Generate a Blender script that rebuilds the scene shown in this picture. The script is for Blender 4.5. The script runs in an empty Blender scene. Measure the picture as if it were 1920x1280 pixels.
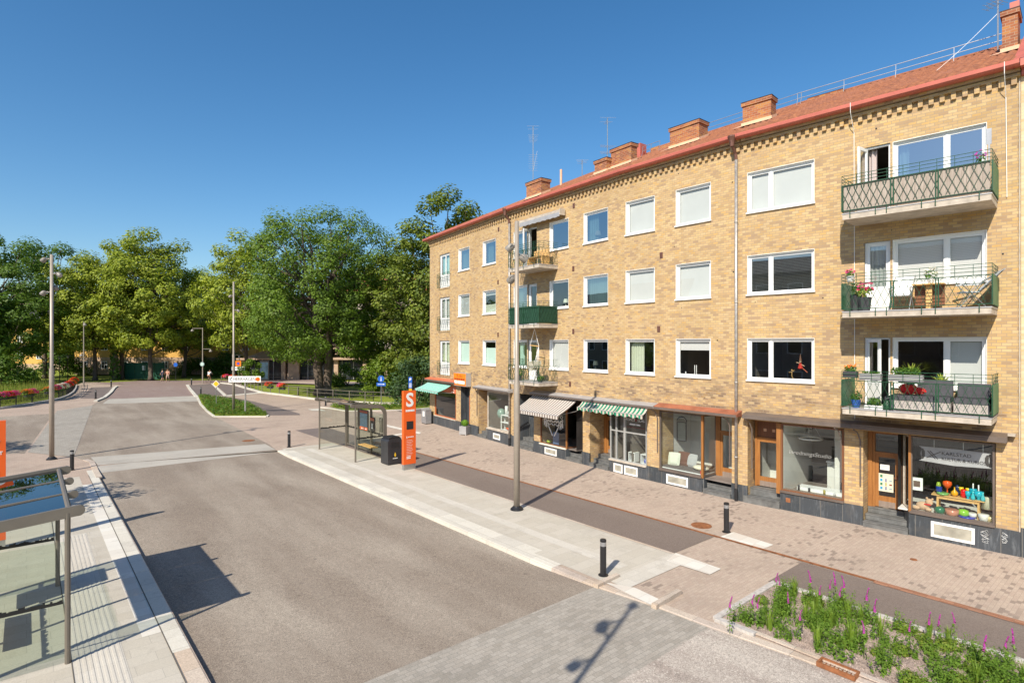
import bpy, math, random
from math import sin, cos, pi, radians, atan2, hypot, floor
from mathutils import Vector, Matrix
random.seed(7)
C = bpy.context.scene
COL = C.collection
# ---------------- camera ----------------
F, HC, HZ, CX = 1070., 5.5, 643., 960.
cd = bpy.data.cameras.new('camera'); cam = bpy.data.objects.new('camera', cd); COL.objects.link(cam)
cam.location = (0, 0, HC); cam.rotation_euler = (pi/2, 0, 0)
cd.sensor_width = 36; cd.lens = F/1920*36; cd.shift_y = (HZ-640)/1920
cd.clip_start = .1; cd.clip_end = 3000
C.camera = cam
# ---------------- sky, sun, exposure ----------------
SUNX, SUNY = -.481, -.876
W = bpy.data.worlds.new('World'); C.world = W; W.use_nodes = True
nt = W.node_tree
sky = nt.nodes.new('ShaderNodeTexSky'); sky.sky_type = 'NISHITA'; sky.sun_disc = False
sky.sun_elevation = radians(40); sky.sun_rotation = atan2(SUNX, SUNY)
sky.altitude = 0; sky.air_density = 1.0; sky.dust_density = .75; sky.ozone_density = 3.0
bg = nt.nodes['Background']; bg.inputs[1].default_value = .116
hs = nt.nodes.new('ShaderNodeHueSaturation'); hs.inputs['Saturation'].default_value = 1.27; hs.inputs['Hue'].default_value = .497
nt.links.new(sky.outputs[0], hs.inputs['Color']); nt.links.new(hs.outputs[0], bg.inputs[0])
sd = bpy.data.lights.new('sun', 'SUN'); sd.energy = 4.9; sd.angle = radians(.5); sd.color = (1, .92, .79)
sun = bpy.data.objects.new('sun', sd); COL.objects.link(sun)
ce = cos(radians(40))
sun.rotation_euler = Vector((SUNX*ce, SUNY*ce, sin(radians(40)))).to_track_quat('Z', 'Y').to_euler()
sun.location = (-30, -50, 60)
C.view_settings.view_transform = 'Standard'; C.view_settings.look = 'None'
C.view_settings.exposure = 0.38; C.view_settings.gamma = 1
# ---------------- helpers ----------------
TH = atan2(.6481, .7616)          # the street runs up-left: local x across it, local y along it
def G(u, v, z=0):
    Y = F*(HC-z)/(v-HZ); return ((u-CX)/F*Y, Y)
def TS(u, v, z=0):
    x, y = G(u, v, z); return (x*.7616+y*.6481, -x*.6481+y*.7616)
def W2(t, s): return (t*.7616-s*.6481, t*.6481+s*.7616)
class MB:
    def __init__(s): s.v = []; s.f = []; s.m = []
    def face(s, pts, m=0):
        b = len(s.v); s.v += [tuple(p) for p in pts]; s.f.append(tuple(range(b, b+len(pts)))); s.m.append(m)
    def box(s, x0, x1, y0, y1, z0, z1, m=0, rot=0, skip=''):
        if rot:
            cx, cy = (x0+x1)/2, (y0+y1)/2; c, n = cos(rot), sin(rot)
            P = lambda x, y, z: (cx+(x-cx)*c-(y-cy)*n, cy+(x-cx)*n+(y-cy)*c, z)
        else: P = lambda x, y, z: (x, y, z)
        b = len(s.v)
        s.v += [P(x0,y0,z0),P(x1,y0,z0),P(x1,y1,z0),P(x0,y1,z0),P(x0,y0,z1),P(x1,y0,z1),P(x1,y1,z1),P(x0,y1,z1)]
        for k, q in zip('bfrkltx', ((0,3,2,1),(0,1,5,4),(1,2,6,5),(2,3,7,6),(3,0,4,7),(4,5,6,7))):
            if k in skip: continue
            s.f.append(tuple(b+i for i in q)); s.m.append(m)
    def tube(s, pts, r, n=6, m=0, cap=True):
        pts = [Vector(p) for p in pts]; N = len(pts)
        rs = r if isinstance(r, (list, tuple)) else [r]*N
        b = len(s.v); up = None
        for i, p in enumerate(pts):
            d = (pts[min(i+1, N-1)]-pts[max(i-1, 0)])
            d = d.normalized() if d.length > 1e-9 else Vector((0, 0, 1))
            if up is None: up = Vector((0, 0, 1)) if abs(d.z) < .9 else Vector((1, 0, 0))
            a = d.cross(up).normalized(); c = a.cross(d).normalized(); up = c
            for k in range(n):
                t = 2*pi*k/n+pi/n
                s.v.append(tuple(p+a*cos(t)*rs[i]+c*sin(t)*rs[i]))
        for i in range(N-1):
            for k in range(n):
                k2 = (k+1) % n
                s.f.append((b+i*n+k, b+i*n+k2, b+(i+1)*n+k2, b+(i+1)*n+k)); s.m.append(m)
        if cap:
            s.f.append(tuple(b+k for k in range(n))[::-1]); s.m.append(m)
            s.f.append(tuple(b+(N-1)*n+k for k in range(n))); s.m.append(m)
    def lathe(s, prof, cx=0, cy=0, n=12, m=0):
        b = len(s.v); N = len(prof)
        for r, z in prof:
            for k in range(n):
                t = 2*pi*k/n; s.v.append((cx+r*cos(t), cy+r*sin(t), z))
        for i in range(N-1):
            for k in range(n):
                k2 = (k+1) % n; s.f.append((b+i*n+k, b+i*n+k2, b+(i+1)*n+k2, b+(i+1)*n+k)); s.m.append(m)
        s.f.append(tuple(b+k for k in range(n))[::-1]); s.m.append(m)
        s.f.append(tuple(b+(N-1)*n+k for k in range(n))); s.m.append(m)
    def prism(s, poly, z0, z1, m=0, bottom=True):
        n = len(poly); b = len(s.v)
        s.v += [(p[0], p[1], z0) for p in poly]+[(p[0], p[1], z1) for p in poly]
        for i in range(n):
            j = (i+1) % n; s.f.append((b+i, b+j, b+n+j, b+n+i)); s.m.append(m)
        s.f.append(tuple(b+n+i for i in range(n))); s.m.append(m)
        if bottom: s.f.append(tuple(b+i for i in range(n))[::-1]); s.m.append(m)
    def prismy(s, poly, y0, y1, m=0):   # polygon in x,z extruded along y
        n = len(poly); b = len(s.v)
        s.v += [(p[0], y0, p[1]) for p in poly]+[(p[0], y1, p[1]) for p in poly]
        for i in range(n):
            j = (i+1) % n; s.f.append((b+i, b+j, b+n+j, b+n+i)); s.m.append(m)
        s.f.append(tuple(b+n+i for i in range(n))[::-1]); s.m.append(m); s.f.append(tuple(b+i for i in range(n))); s.m.append(m)
    def ball(s, c, r, n=8, m=0, sq=(1, 1, 1)):
        b = len(s.v); K = max(4, n//2+1)
        for i in range(K+1):
            th = pi*i/K
            for k in range(n):
                t = 2*pi*k/n; s.v.append((c[0]+r*sq[0]*sin(th)*cos(t), c[1]+r*sq[1]*sin(th)*sin(t), c[2]+r*sq[2]*cos(th)))
        for i in range(K):
            for k in range(n):
                k2 = (k+1) % n; s.f.append((b+i*n+k, b+(i+1)*n+k, b+(i+1)*n+k2, b+i*n+k2)); s.m.append(m)
    def add(s, o, M, m=None):
        b = len(s.v); s.v += [tuple(M @ Vector(p)) for p in o.v]
        s.f += [tuple(b+i for i in f) for f in o.f]; s.m += o.m if m is None else [m]*len(o.f)
    def build(s, name, mats, parent=None, loc=(0, 0, 0), rz=0, smooth=False):
        me = bpy.data.meshes.new(name); me.from_pydata(s.v, [], s.f)
        if not isinstance(mats, (list, tuple)): mats = [mats]
        for q in mats: me.materials.append(q)
        if len(mats) > 1: me.polygons.foreach_set('material_index', s.m)
        if smooth: me.polygons.foreach_set('use_smooth', [True]*len(s.f))
        me.update()
        o = bpy.data.objects.new(name, me); COL.objects.link(o)
        o.location = loc; o.rotation_euler = (0, 0, rz)
        if parent: o.parent = parent
        return o
def tag(o, label=None, cat=None, group=None, kind=None):
    if label: o['label'] = label
    if cat: o['category'] = cat
    if group: o['group'] = group
    if kind: o['kind'] = kind
    return o
def thing(name, label, cat, loc=(0, 0, 0), rz=0, group=None):
    o = bpy.data.objects.new(name, None); COL.objects.link(o); o.empty_display_size = .3
    o.location = loc; o.rotation_euler = (0, 0, rz)
    return tag(o, label, cat, group)
def kids(o): return [c for c in COL.objects if c.parent is o]
def dup(o, loc=None, rz=None, label=None, parent=None, sc=None):
    c = o.copy(); COL.objects.link(c)
    if parent is not None: c.parent = parent
    if loc is not None: c.location = loc
    if rz is not None: c.rotation_euler = (0, 0, rz)
    if sc is not None: c.scale = sc if isinstance(sc, tuple) else (sc,)*3
    if label: c['label'] = label
    for ch in kids(o): dup(ch, parent=c)
    return c
def text_mesh(txt, size, ext=.004, bold=0, align='CENTER', shear=0, sx=1):
    cu = bpy.data.curves.new('lettering', 'FONT'); cu.body = txt; cu.size = size; cu.extrude = ext; cu.offset = bold
    cu.align_x = align; cu.align_y = 'CENTER'; cu.shear = shear; cu.resolution_u = 3
    ob = bpy.data.objects.new('lettering', cu); COL.objects.link(ob)
    dg = bpy.context.evaluated_depsgraph_get(); me = bpy.data.meshes.new_from_object(ob.evaluated_get(dg))
    m = MB(); m.v = [(p.co.x*sx, -p.co.z, p.co.y) for p in me.vertices]; m.f = [tuple(p.vertices) for p in me.polygons]; m.m = [0]*len(m.f)
    bpy.data.objects.remove(ob); bpy.data.curves.remove(cu); bpy.data.meshes.remove(me)
    return m     # upright, in the x-z plane, facing -y
def TM(x=0, y=0, z=0, rz=0, s=1):
    return Matrix.Translation((x, y, z)) @ Matrix.Rotation(rz, 4, 'Z') @ Matrix.Scale(s, 4)
# ---------------- materials ----------------
class NT:
    def __init__(s, name):
        s.mat = bpy.data.materials.new(name); s.mat.use_nodes = True; s.t = s.mat.node_tree
        s.p = s.t.nodes['Principled BSDF']; s.out = s.t.nodes['Material Output']
    def n(s, typ, **kw):
        nd = s.t.nodes.new('ShaderNode'+typ)
        for k, v in kw.items(): setattr(nd, k, v)
        return nd
    def l(s, a, b): s.t.links.new(a, b)
    def val(s, x, inp):
        if isinstance(x, (int, float)): inp.default_value = x
        elif isinstance(x, tuple): inp.default_value = x if len(x) == 4 else (*x, 1)
        else: s.l(x, inp)
    def math(s, op, a, b=None, clamp=False):
        nd = s.n('Math', operation=op, use_clamp=clamp); s.val(a, nd.inputs[0])
        if b is not None: s.val(b, nd.inputs[1])
        return nd.outputs[0]
    def obj(s):
        return s.n('TexCoord').outputs['Object']
    def noise(s, scale, detail=3, rough=.55, vec=None, dist=0):
        nd = s.n('TexNoise'); nd.inputs['Scale'].default_value = scale; nd.inputs['Detail'].default_value = detail
        nd.inputs['Roughness'].default_value = rough; nd.inputs['Distortion'].default_value = dist
        s.l(vec if vec is not None else s.obj(), nd.inputs['Vector']); return nd.outputs['Fac']
    def ramp(s, fac, stops, interp='LINEAR'):
        nd = s.n('ValToRGB'); nd.color_ramp.interpolation = interp; e = nd.color_ramp.elements
        while len(e) < len(stops): e.new(.5)
        for el, (p, c) in zip(e, stops):
            el.position = p; el.color = (*c, 1) if isinstance(c, tuple) else (c, c, c, 1)
        s.l(fac, nd.inputs[0]); return nd.outputs[0]
    def mix(s, f, a, b, mode='MIX'):
        nd = s.n('Mix', data_type='RGBA', blend_type=mode); s.val(f, nd.inputs[0]); s.val(a, nd.inputs[6]); s.val(b, nd.inputs[7]); return nd.outputs[2]
    def bump(s, h, strength=.3, dist=.01):
        nd = s.n('Bump'); nd.inputs['Strength'].default_value = strength; nd.inputs['Distance'].default_value = dist
        s.l(h, nd.inputs['Height']); s.l(nd.outputs[0], s.p.inputs['Normal'])
    def scale(s, sx, sy, sz, vec=None):
        nd = s.n('Mapping'); nd.inputs['Scale'].default_value = (sx, sy, sz); s.l(vec if vec is not None else s.obj(), nd.inputs[0]); return nd.outputs[0]
def pm(name, col, rough=.6, metal=0, var=.15, sc=3, bump=0, spec=.5, fine=0):
    m = NT(name); m.p.inputs['Roughness'].default_value = rough; m.p.inputs['Metallic'].default_value = metal
    m.p.inputs['Specular IOR Level'].default_value = spec
    if var:
        f = m.noise(sc, 4); lo = tuple(c*(1-var) for c in col); hi = tuple(min(1, c*(1+var)) for c in col)
        c = m.ramp(f, [(.3, lo), (.7, hi)])
        if fine: c = m.mix(fine, c, m.ramp(m.noise(60, 2), [(.35, 0.), (.65, 1.)]), 'OVERLAY')
        m.l(c, m.p.inputs['Base Color'])
    else: m.p.inputs['Base Color'].default_value = (*col, 1)
    if bump: m.bump(m.noise(sc*6, 4), bump, .02)
    return m.mat
def tiles(m, X, Yc, w, h, off=.5, joint=.008):
    """running-bond cells: returns (random per cell, joint mask 0..1)"""
    ry = m.math('DIVIDE', Yc, h); row = m.math('FLOOR', ry)
    par = m.math('MULTIPLY', m.math('FRACT', m.math('MULTIPLY', row, off)), 1.)
    rx = m.math('ADD', m.math('DIVIDE', X, w), par); cx = m.math('FLOOR', rx)
    cmb = m.n('CombineXYZ'); m.l(cx, cmb.inputs[0]); m.l(row, cmb.inputs[1])
    wn = m.n('TexWhiteNoise', noise_dimensions='2D'); m.l(cmb.outputs[0], wn.inputs['Vector'])
    fx = m.math('FRACT', rx); fy = m.math('FRACT', ry)
    ex = m.math('MULTIPLY', m.math('MINIMUM', fx, m.math('SUBTRACT', 1, fx)), w)
    ey = m.math('MULTIPLY', m.math('MINIMUM', fy, m.math('SUBTRACT', 1, fy)), h)
    e = m.math('MINIMUM', ex, ey)
    mask = m.math('LESS_THAN', e, joint/2)
    return wn.outputs['Value'], mask, wn.outputs['Color']
def xyz(m, vec=None):
    nd = m.n('SeparateXYZ'); m.l(vec if vec is not None else m.obj(), nd.inputs[0]); return nd.outputs
def brick_mat(name, cols, mortar, w=.205, h=.081, joint=.013, stain=None):
    m = NT(name); o = xyz(m); X = m.math('ADD', o[0], o[1])
    r, mask, _ = tiles(m, X, o[2], w, h, .5, joint)
    n = len(cols); c = m.ramp(r, [((i+.0)/n, q) for i, q in enumerate(cols)], 'CONSTANT')
    big = m.noise(.55, 4, .6); c = m.mix(.55, c, m.ramp(big, [(.35, (.82, .79, .76)), (.5, (1., 1., 1.)), (.68, (1.14, 1.11, 1.04))]), 'MULTIPLY')
    sk = m.noise(1, 4, .6, m.scale(3.2, 3.2, .28)); c = m.mix(m.ramp(sk, [(.52, 0.), (.75, .25)]), c, (.28,.20,.13))
    if stain:
        # soot and washed courses below the first-floor windows and above the canopies
        zz = m.ramp(m.math('DIVIDE', o[2], 14), stain)
        k = m.noise(1.3, 5, .65, m.scale(.5, 1, 2.2)); k = m.ramp(k, [(.46, 0.), (.58, 1.)])
        c = m.mix(m.math('MULTIPLY', m.math('MULTIPLY', zz, k), m.ramp(r, [(.25, .35), (.6, 1.)])), c, (.15, .105, .075))
    c = m.mix(mask, c, mortar); m.l(c, m.p.inputs['Base Color'])
    m.p.inputs['Roughness'].default_value = .8; m.p.inputs['Specular IOR Level'].default_value = .25
    m.bump(m.math('SUBTRACT', m.math('MULTIPLY', r, .4), mask), .35, .006)
    return m.mat
YB = [(0.519,0.361,0.176),(0.491,0.333,0.153),(0.556,0.403,0.215),(0.454,0.305,0.148),(0.528,0.374,0.195),(0.407,0.276,0.148),(0.546,0.393,0.191),(0.510,0.351,0.181),(0.538,0.346,0.139),(0.519,0.365,0.186),(0.482,0.323,0.162),(0.380,0.257,0.148)]
M_brick = brick_mat('yellow_brick', YB, (.34,.255,.18), stain=[(0,0.),(.19,0.),(.225,.9),(.27,.75),(.32,.1),(.5,.0)])
M_brick2 = brick_mat('pale_brick', [(.66,.50,.30),(.60,.45,.26),(.68,.53,.34),(.58,.42,.23)], (.55,.46,.34))
M_chim = brick_mat('chimney_brick', [(0.357,0.120,0.048),(0.306,0.101,0.048),(0.391,0.147,0.057),(0.255,0.092,0.048),(0.425,0.184,0.057)], (0.357,0.258,0.180))
def paver_mat(name, cols, mortar, w, h, off=.5, joint=.006, dirt=.35, blot=None, rough=.85, rot=0, grit=.15):
    m = NT(name); v = m.obj()
    if rot:
        mp = m.n('Mapping'); mp.inputs['Rotation'].default_value = (0, 0, rot); m.l(v, mp.inputs[0]); v = mp.outputs[0]
    o = xyz(m, v); r, mask, _ = tiles(m, o[0], o[1], w, h, off, joint)
    n = len(cols); c = m.ramp(r, [(i/n, q) for i, q in enumerate(cols)], 'CONSTANT')
    if blot:
        k = m.ramp(m.noise(.55, 3, .5), [(.48, .12), (.58, 1.)]); c = m.mix(m.math('MULTIPLY', k, m.math('GREATER_THAN', r, .84)), c, blot)
    c = m.mix(dirt, c, m.ramp(m.noise(.5, 5, .6), [(.3, (.62,.62,.62)), (.5, (1.,1.,1.)), (.75, (1.15,1.15,1.15))]), 'MULTIPLY')
    gv = m.n('TexVoronoi'); gv.inputs['Scale'].default_value = 2.2; m.l(m.obj(), gv.inputs['Vector']); c = m.mix(m.ramp(gv.outputs['Distance'], [(.035, .4), (.06, 0.)]), c, (.12,.10,.085))
    stn = m.noise(1.7, 6, .75, None, .6); c = m.mix(m.ramp(stn, [(.56, 0.), (.72, .30)]), c, (.22,.185,.15))
    c = m.mix(grit, c, m.ramp(m.noise(45, 3, .7), [(.35, 0.), (.65, 1.)]), 'OVERLAY')
    c = m.mix(m.math('MULTIPLY', mask, .75), c, mortar); m.l(c, m.p.inputs['Base Color'])
    m.p.inputs['Roughness'].default_value = rough; m.p.inputs['Specular IOR Level'].default_value = .25
    m.bump(m.math('SUBTRACT', m.noise(60, 2), m.math('MULTIPLY', mask, 1.)), .25, .006)
    return m.mat
M_pave = paver_mat('pink_pavers', [(0.427,0.341,0.272),(0.446,0.356,0.287),(0.418,0.327,0.262),(0.456,0.366,0.292),(0.437,0.346,0.277)], (0.288,0.234,0.198), .17, .085, .5, .007, .3, blot=(0.278,0.219,0.178))
M_pave2 = paver_mat('pink_setts', [(.42,.325,.26),(.445,.35,.28),(.40,.305,.245),(.43,.34,.27)], (.28,.225,.19), .17, .085, .5, .007, .45)
M_slab = paver_mat('concrete_slabs', [(0.490,0.452,0.383),(0.469,0.430,0.361),(0.503,0.464,0.396),(0.482,0.443,0.374)], (0.284,0.267,0.235), .7, .35, .5, .006, .3, grit=.08)
M_slabl = paver_mat('light_slabs', [(0.542,0.507,0.444),(0.525,0.490,0.426),(0.559,0.525,0.461)], (0.344,0.327,0.296), .35, .7, .5, .006, .25, grit=.08)
M_white = paver_mat('white_slabs', [(0.654,0.619,0.548),(0.619,0.585,0.522),(0.671,0.645,0.583),(0.602,0.550,0.479)], (0.430,0.396,0.348), .40, .40, 0, .008, .2, grit=.05)
M_kerbw = paver_mat('pale_kerb_stone', [(0.588,0.554,0.479),(0.554,0.521,0.454),(0.613,0.580,0.504)], (0.319,0.294,0.252), 5, .9, 0, .012, .35, grit=.12)
M_kerbs = paver_mat('sandstone_kerb', [(0.494,0.399,0.312),(0.522,0.441,0.362),(0.475,0.399,0.338)], (0.237,0.210,0.188), 5, .9, 0, .012, .5, grit=.2)
M_grey = paver_mat('grey_setts', [(0.353,0.319,0.273),(0.331,0.302,0.260),(0.370,0.336,0.290),(0.310,0.281,0.239)], (0.206,0.196,0.176), .21, .105, .5, .009, .45, rot=.02)
M_band = paver_mat('concrete_band', [(0.423,0.392,0.342),(0.405,0.373,0.324)], (0.360,0.342,0.315), 2.5, 1.2, .5, .006, .4, grit=.1)
def asphalt(name, a, b, grain=.35, light=(.42,.38,.33), lt=.62, sc=.22, speck=.0):
    m = NT(name); big = m.noise(sc, 5, .6); c = m.ramp(big, [(.3, a), (.7, b)])
    # worn paler streaks along the driving direction
    st = m.noise(1, 5, .6, m.scale(.55, .12, 1)); c = m.mix(m.ramp(st, [(lt-.12, 0.), (lt+.12, .55)]), c, light)
    c = m.mix(grain*.25, c, m.ramp(m.noise(13, 4, .85), [(.32, 0.), (.68, 1.)]), 'OVERLAY')
    g = m.noise(55, 3, .75); c = m.mix(grain, c, m.ramp(g, [(.3, 0.), (.7, 1.)]), 'OVERLAY')
    vo = m.n('TexVoronoi'); vo.inputs['Scale'].default_value = 38; m.l(m.obj(), vo.inputs['Vector'])
    sp = m.ramp(vo.outputs['Color'], [(.80, 0.), (.86, 1.)]); c = m.mix(m.math('MULTIPLY', sp, .25+speck), c, light)
    dr = m.n('TexVoronoi'); dr.inputs['Scale'].default_value = .9; m.l(m.obj(), dr.inputs['Vector']); c = m.mix(m.ramp(dr.outputs['Distance'], [(.02, .55), (.06, 0.)]), c, (.11,.09,.075))
    cr = m.n('TexVoronoi', feature='DISTANCE_TO_EDGE'); cr.inputs['Scale'].default_value = .16; wv = m.n('Mapping'); m.l(m.mix(.12, m.obj(), m.n('TexNoise').outputs['Color']), wv.inputs[0]); m.l(wv.outputs[0], cr.inputs['Vector']); c = m.mix(m.math('MULTIPLY', m.ramp(cr.outputs['Distance'], [(.0008, .35), (.002, 0.)]), m.ramp(m.noise(.25, 2), [(.58, 0.), (.64, 1.)])), c, (.13,.105,.085))
    tk = xyz(m)[0]; w_ = m.math('ABSOLUTE', m.math('SUBTRACT', m.math('FRACT', m.math('DIVIDE', m.math('SUBTRACT', tk, 2.3), 3.7)), .5)); c = m.mix(m.math('MULTIPLY', m.ramp(w_, [(.12, 0.), (.22, .28), (.34, 0.)]), m.noise(1.2, 4)), c, light)
    m.l(c, m.p.inputs['Base Color']); m.p.inputs['Roughness'].default_value = .88; m.p.inputs['Specular IOR Level'].default_value = .3
    m.bump(m.noise(90, 3, .7), .4, .006); return m.mat
M_road = asphalt('road_asphalt', (0.211,0.170,0.134), (0.270,0.222,0.176), grain=.6, light=(0.405,0.354,0.290), lt=.56, speck=.1)
M_road2 = asphalt('bridge_asphalt', (.235,.17,.15), (.27,.20,.175), light=(.30,.25,.22))
M_road3 = asphalt('gritty_asphalt', (.22,.17,.145), (.30,.245,.21), grain=.55, light=(.58,.53,.46), lt=.50, sc=.5, speck=.5)
M_bike = asphalt('cycle_path_asphalt', (.165,.130,.11), (.20,.16,.135), grain=.35, light=(.24,.20,.17))
M_bike2 = asphalt('dark_asphalt', (.15,.12,.11), (.19,.155,.14), grain=.25, light=(.2,.17,.15))
M_rust = pm('rusty_steel', (.30,.12,.05), .7, .3, .35, 8)
M_slate = None
def slate():
    m = NT('dark_slate'); o = xyz(m); X = m.math('ADD', o[0], o[1])
    r, mask, _ = tiles(m, X, m.math('ADD', o[2], 2), .62, 5, 0, .012)
    c = m.mix(r, (.040,.048,.056), (.060,.068,.078)); s = m.noise(1, 6, .7, m.scale(9, 9, 1.1), 1.5)
    c = m.mix(m.ramp(s, [(.52, 0.), (.72, .55)]), c, (.22,.24,.26)); c = m.mix(m.ramp(m.noise(2.5, 5, .7), [(.5, 0.), (.75, .5)]), c, (.12,.11,.10))
    c = m.mix(m.math('MULTIPLY', mask, .8), c, (.22,.2,.17)); m.l(c, m.p.inputs['Base Color']); m.p.inputs['Roughness'].default_value = .45
    m.bump(m.noise(25, 4), .2, .01); return m.mat
M_slate = slate()
def glass_mat(name, boost=1.0, tint=(.9,.95,.93), grey=0.):
    m = NT(name); m.t.nodes.remove(m.p); ge = m.n('NewGeometry'); dt = m.n('VectorMath', operation='DOT_PRODUCT'); m.l(ge.outputs['Incoming'], dt.inputs[0]); m.l(ge.outputs['True Normal'], dt.inputs[1])
    fr_ = m.math('ADD', m.math('MULTIPLY', m.math('POWER', m.math('SUBTRACT', 1, m.math('ABSOLUTE', dt.outputs['Value'])), 5), .93), .045)
    gl = m.n('BsdfGlossy'); gl.inputs['Roughness'].default_value = .01; gl.inputs['Color'].default_value = (.95, .97, 1, 1)
    tr = m.n('BsdfTransparent'); tr.inputs['Color'].default_value = (*tint, 1)
    f = m.math('MINIMUM', m.math('ADD', m.math('MULTIPLY', fr_, boost), grey), .97)
    wv = m.noise(1.2, 2); b = m.n('Bump'); b.inputs['Strength'].default_value = .02; b.inputs['Distance'].default_value = .03; m.l(wv, b.inputs['Height'])
    m.l(b.outputs[0], gl.inputs['Normal'])
    mx = m.n('MixShader'); m.l(f, mx.inputs[0]); m.l(tr.outputs[0], mx.inputs[1]); m.l(gl.outputs[0], mx.inputs[2]); m.l(mx.outputs[0], m.out.inputs['Surface'])
    return m.mat
M_glass = glass_mat('window_glass', 2.4, grey=.10)
M_glassb = glass_mat('clear_glass_before_blind', 1.2, (.97,.98,.97))
M_glassd = glass_mat('window_glass_reflecting', 2.4, (.5,.55,.56), grey=.33)
M_shopglass = glass_mat('shop_glass', 1.5, grey=.02)
M_shglass = glass_mat('shelter_glass', 1.2, (.80,.86,.80))
M_roofglass = glass_mat('shelter_roof_glass', 2.2, (.10,.12,.14), grey=.25)
def wood(name, a, b, rough=.45):
    m = NT(name); c = m.ramp(m.noise(1, 5, .6, m.scale(22, 22, 1.6), .6), [(.3, a), (.7, b)]); m.l(c, m.p.inputs['Base Color']); m.p.inputs['Roughness'].default_value = rough; return m.mat
M_wood = wood('varnished_wood', (.26,.105,.03), (.38,.165,.045))
M_woodd = wood('dark_varnished_wood', (.16,.065,.03), (.24,.10,.045))
M_woodo = wood('orange_wood', (.40,.095,.025), (.50,.135,.04))
M_woodg = wood('weathered_wood', (.20,.15,.12), (.28,.22,.18), .7)
M_pine = wood('pine_wood', (.62,.36,.12), (.7,.44,.18))
M_brownm = pm('brown_metal', (.17,.135,.115), .5, .3, .15, 2)
M_winw = pm('white_window_paint', (.80,.80,.78), .45, 0, .04, 2)
M_blind = None
def blind_mat(name, col, freq=0., vert=False):
    m = NT(name); o = xyz(m)
    if freq:
        s = m.math('FRACT', m.math('MULTIPLY', o[0 if vert else 2], freq)); c = m.ramp(s, [(0., tuple(q*.72 for q in col)), (.25, col), (.85, col), (1., tuple(q*.8 for q in col))])
    else: c = m.ramp(m.noise(1.5, 2), [(.3, tuple(q*.94 for q in col)), (.7, col)])
    m.l(c, m.p.inputs['Base Color']); m.p.inputs['Roughness'].default_value = .8; return m.mat
M_blind = blind_mat('white_roller_blind', (.50,.515,.50)); M_blindh = blind_mat('venetian_blind', (.56,.56,.55), 22.)
M_blindv = blind_mat('pale_slatted_blind', (.56,.57,.55), 6., True); M_frost = blind_mat('pale_green_curtain', (.50,.66,.58))
M_curt = blind_mat('teal_curtain', (.42,.60,.55), 8., True); M_curtw = blind_mat('cream_curtain', (.66,.68,.55), 8., True)
M_curtp = blind_mat('patterned_curtain', (.60,.52,.50), 11., True)
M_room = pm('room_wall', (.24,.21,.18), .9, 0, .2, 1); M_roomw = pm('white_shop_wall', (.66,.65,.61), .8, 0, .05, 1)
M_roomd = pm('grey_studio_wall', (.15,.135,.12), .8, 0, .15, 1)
M_floor = pm('shop_floor', (.20,.17,.15), .6, 0, .2, 2)
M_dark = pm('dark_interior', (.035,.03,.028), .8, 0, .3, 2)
M_green = pm('green_railing_paint', (.016,.07,.032), .45, .1, .25, 6)
M_greend = pm('dark_green_cloth', (.012,.055,.030), .8, 0, .2, 5)
M_greens = pm('green_metal_sheet', (.028,.15,.07), .5, 0, .2, 3)
M_step = pm('worn_slate_step', (.135,.135,.13), .7, 0, .3, 5, .2)
M_conc = pm('balcony_concrete', (.46,.40,.33), .85, 0, .22, 4, .2)
M_zinc = pm('galvanised_pipe', (.42,.40,.38), .45, .55, .25, 9)
M_zincw = pm('grey_canopy_metal', (.42,.41,.41), .5, .3, .1, 3)
M_redm = pm('pinkish_red_sheet_metal', (.50,.135,.095), .5, .1, .12, 2)
M_redm2 = pm('orange_red_metal', (.62,.15,.07), .5, 0, .1, 2)
M_copper = pm('brown_copper', (.20,.095,.07), .5, .4, .2, 5)
M_rustsheet = pm('rust_red_sheet', (.33,.115,.06), .7, .1, .25, 3)
M_flash = pm('peach_flashing', (.70,.44,.28), .7, 0, .08, 2)
M_black = pm('black_paint', (.018,.018,.020), .45, 0, .2, 8); M_blackm = pm('black_cast_metal', (.028,.028,.03), .4, .4, .2, 8)
M_pole = pm('beige_grey_pole_paint', (.36,.31,.255), .45, .2, .08, 4)
M_shel = pm('bronze_grey_aluminium', (.19,.165,.135), .5, .3, .08, 3)
M_orange = pm('orange_enamel', (.80,.12,.015), .35, 0, .05, 1)
M_whitep = pm('white_lettering', (.82,.82,.80), .5, 0, 0); M_steel = pm('brushed_steel', (.45,.45,.44), .35, .8, .1, 6)
M_ralum = pm('roof_rail_aluminium', (.40,.40,.41), .4, .6, .1, 6)
# ================= GROUND =================
def gpoly(name, pts, mat, z, px=True, kind='structure'):
    P = [TS(*p) for p in pts] if px else pts
    a = sum(P[i][0]*P[(i+1) % len(P)][1]-P[(i+1) % len(P)][0]*P[i][1] for i in range(len(P)))
    if a < 0: P = P[::-1]
    m = MB(); m.face([(p[0], p[1], z) for p in P]); o = m.build(name, mat, rz=TH); return tag(o, kind=kind)
gm = NT('park_grass'); g1 = gm.noise(.12, 5, .6); cc = gm.ramp(g1, [(.3, (.16,.21,.03)), (.55, (.23,.27,.045)), (.75, (.28,.27,.08))])
cc = gm.mix(.5, cc, gm.ramp(gm.noise(6, 4, .7), [(.3, 0.), (.7, 1.)]), 'OVERLAY'); gm.l(cc, gm.p.inputs['Base Color']); gm.p.inputs['Roughness'].default_value = .95; gm.p.inputs['Specular IOR Level'].default_value = .1
M_grass = gm.mat
m = MB(); m.face([(-1500,-1500,-.16),(1500,-1500,-.16),(1500,1500,-.16),(-1500,1500,-.16)]); tag(m.build('ground', M_grass), kind='structure')
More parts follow.
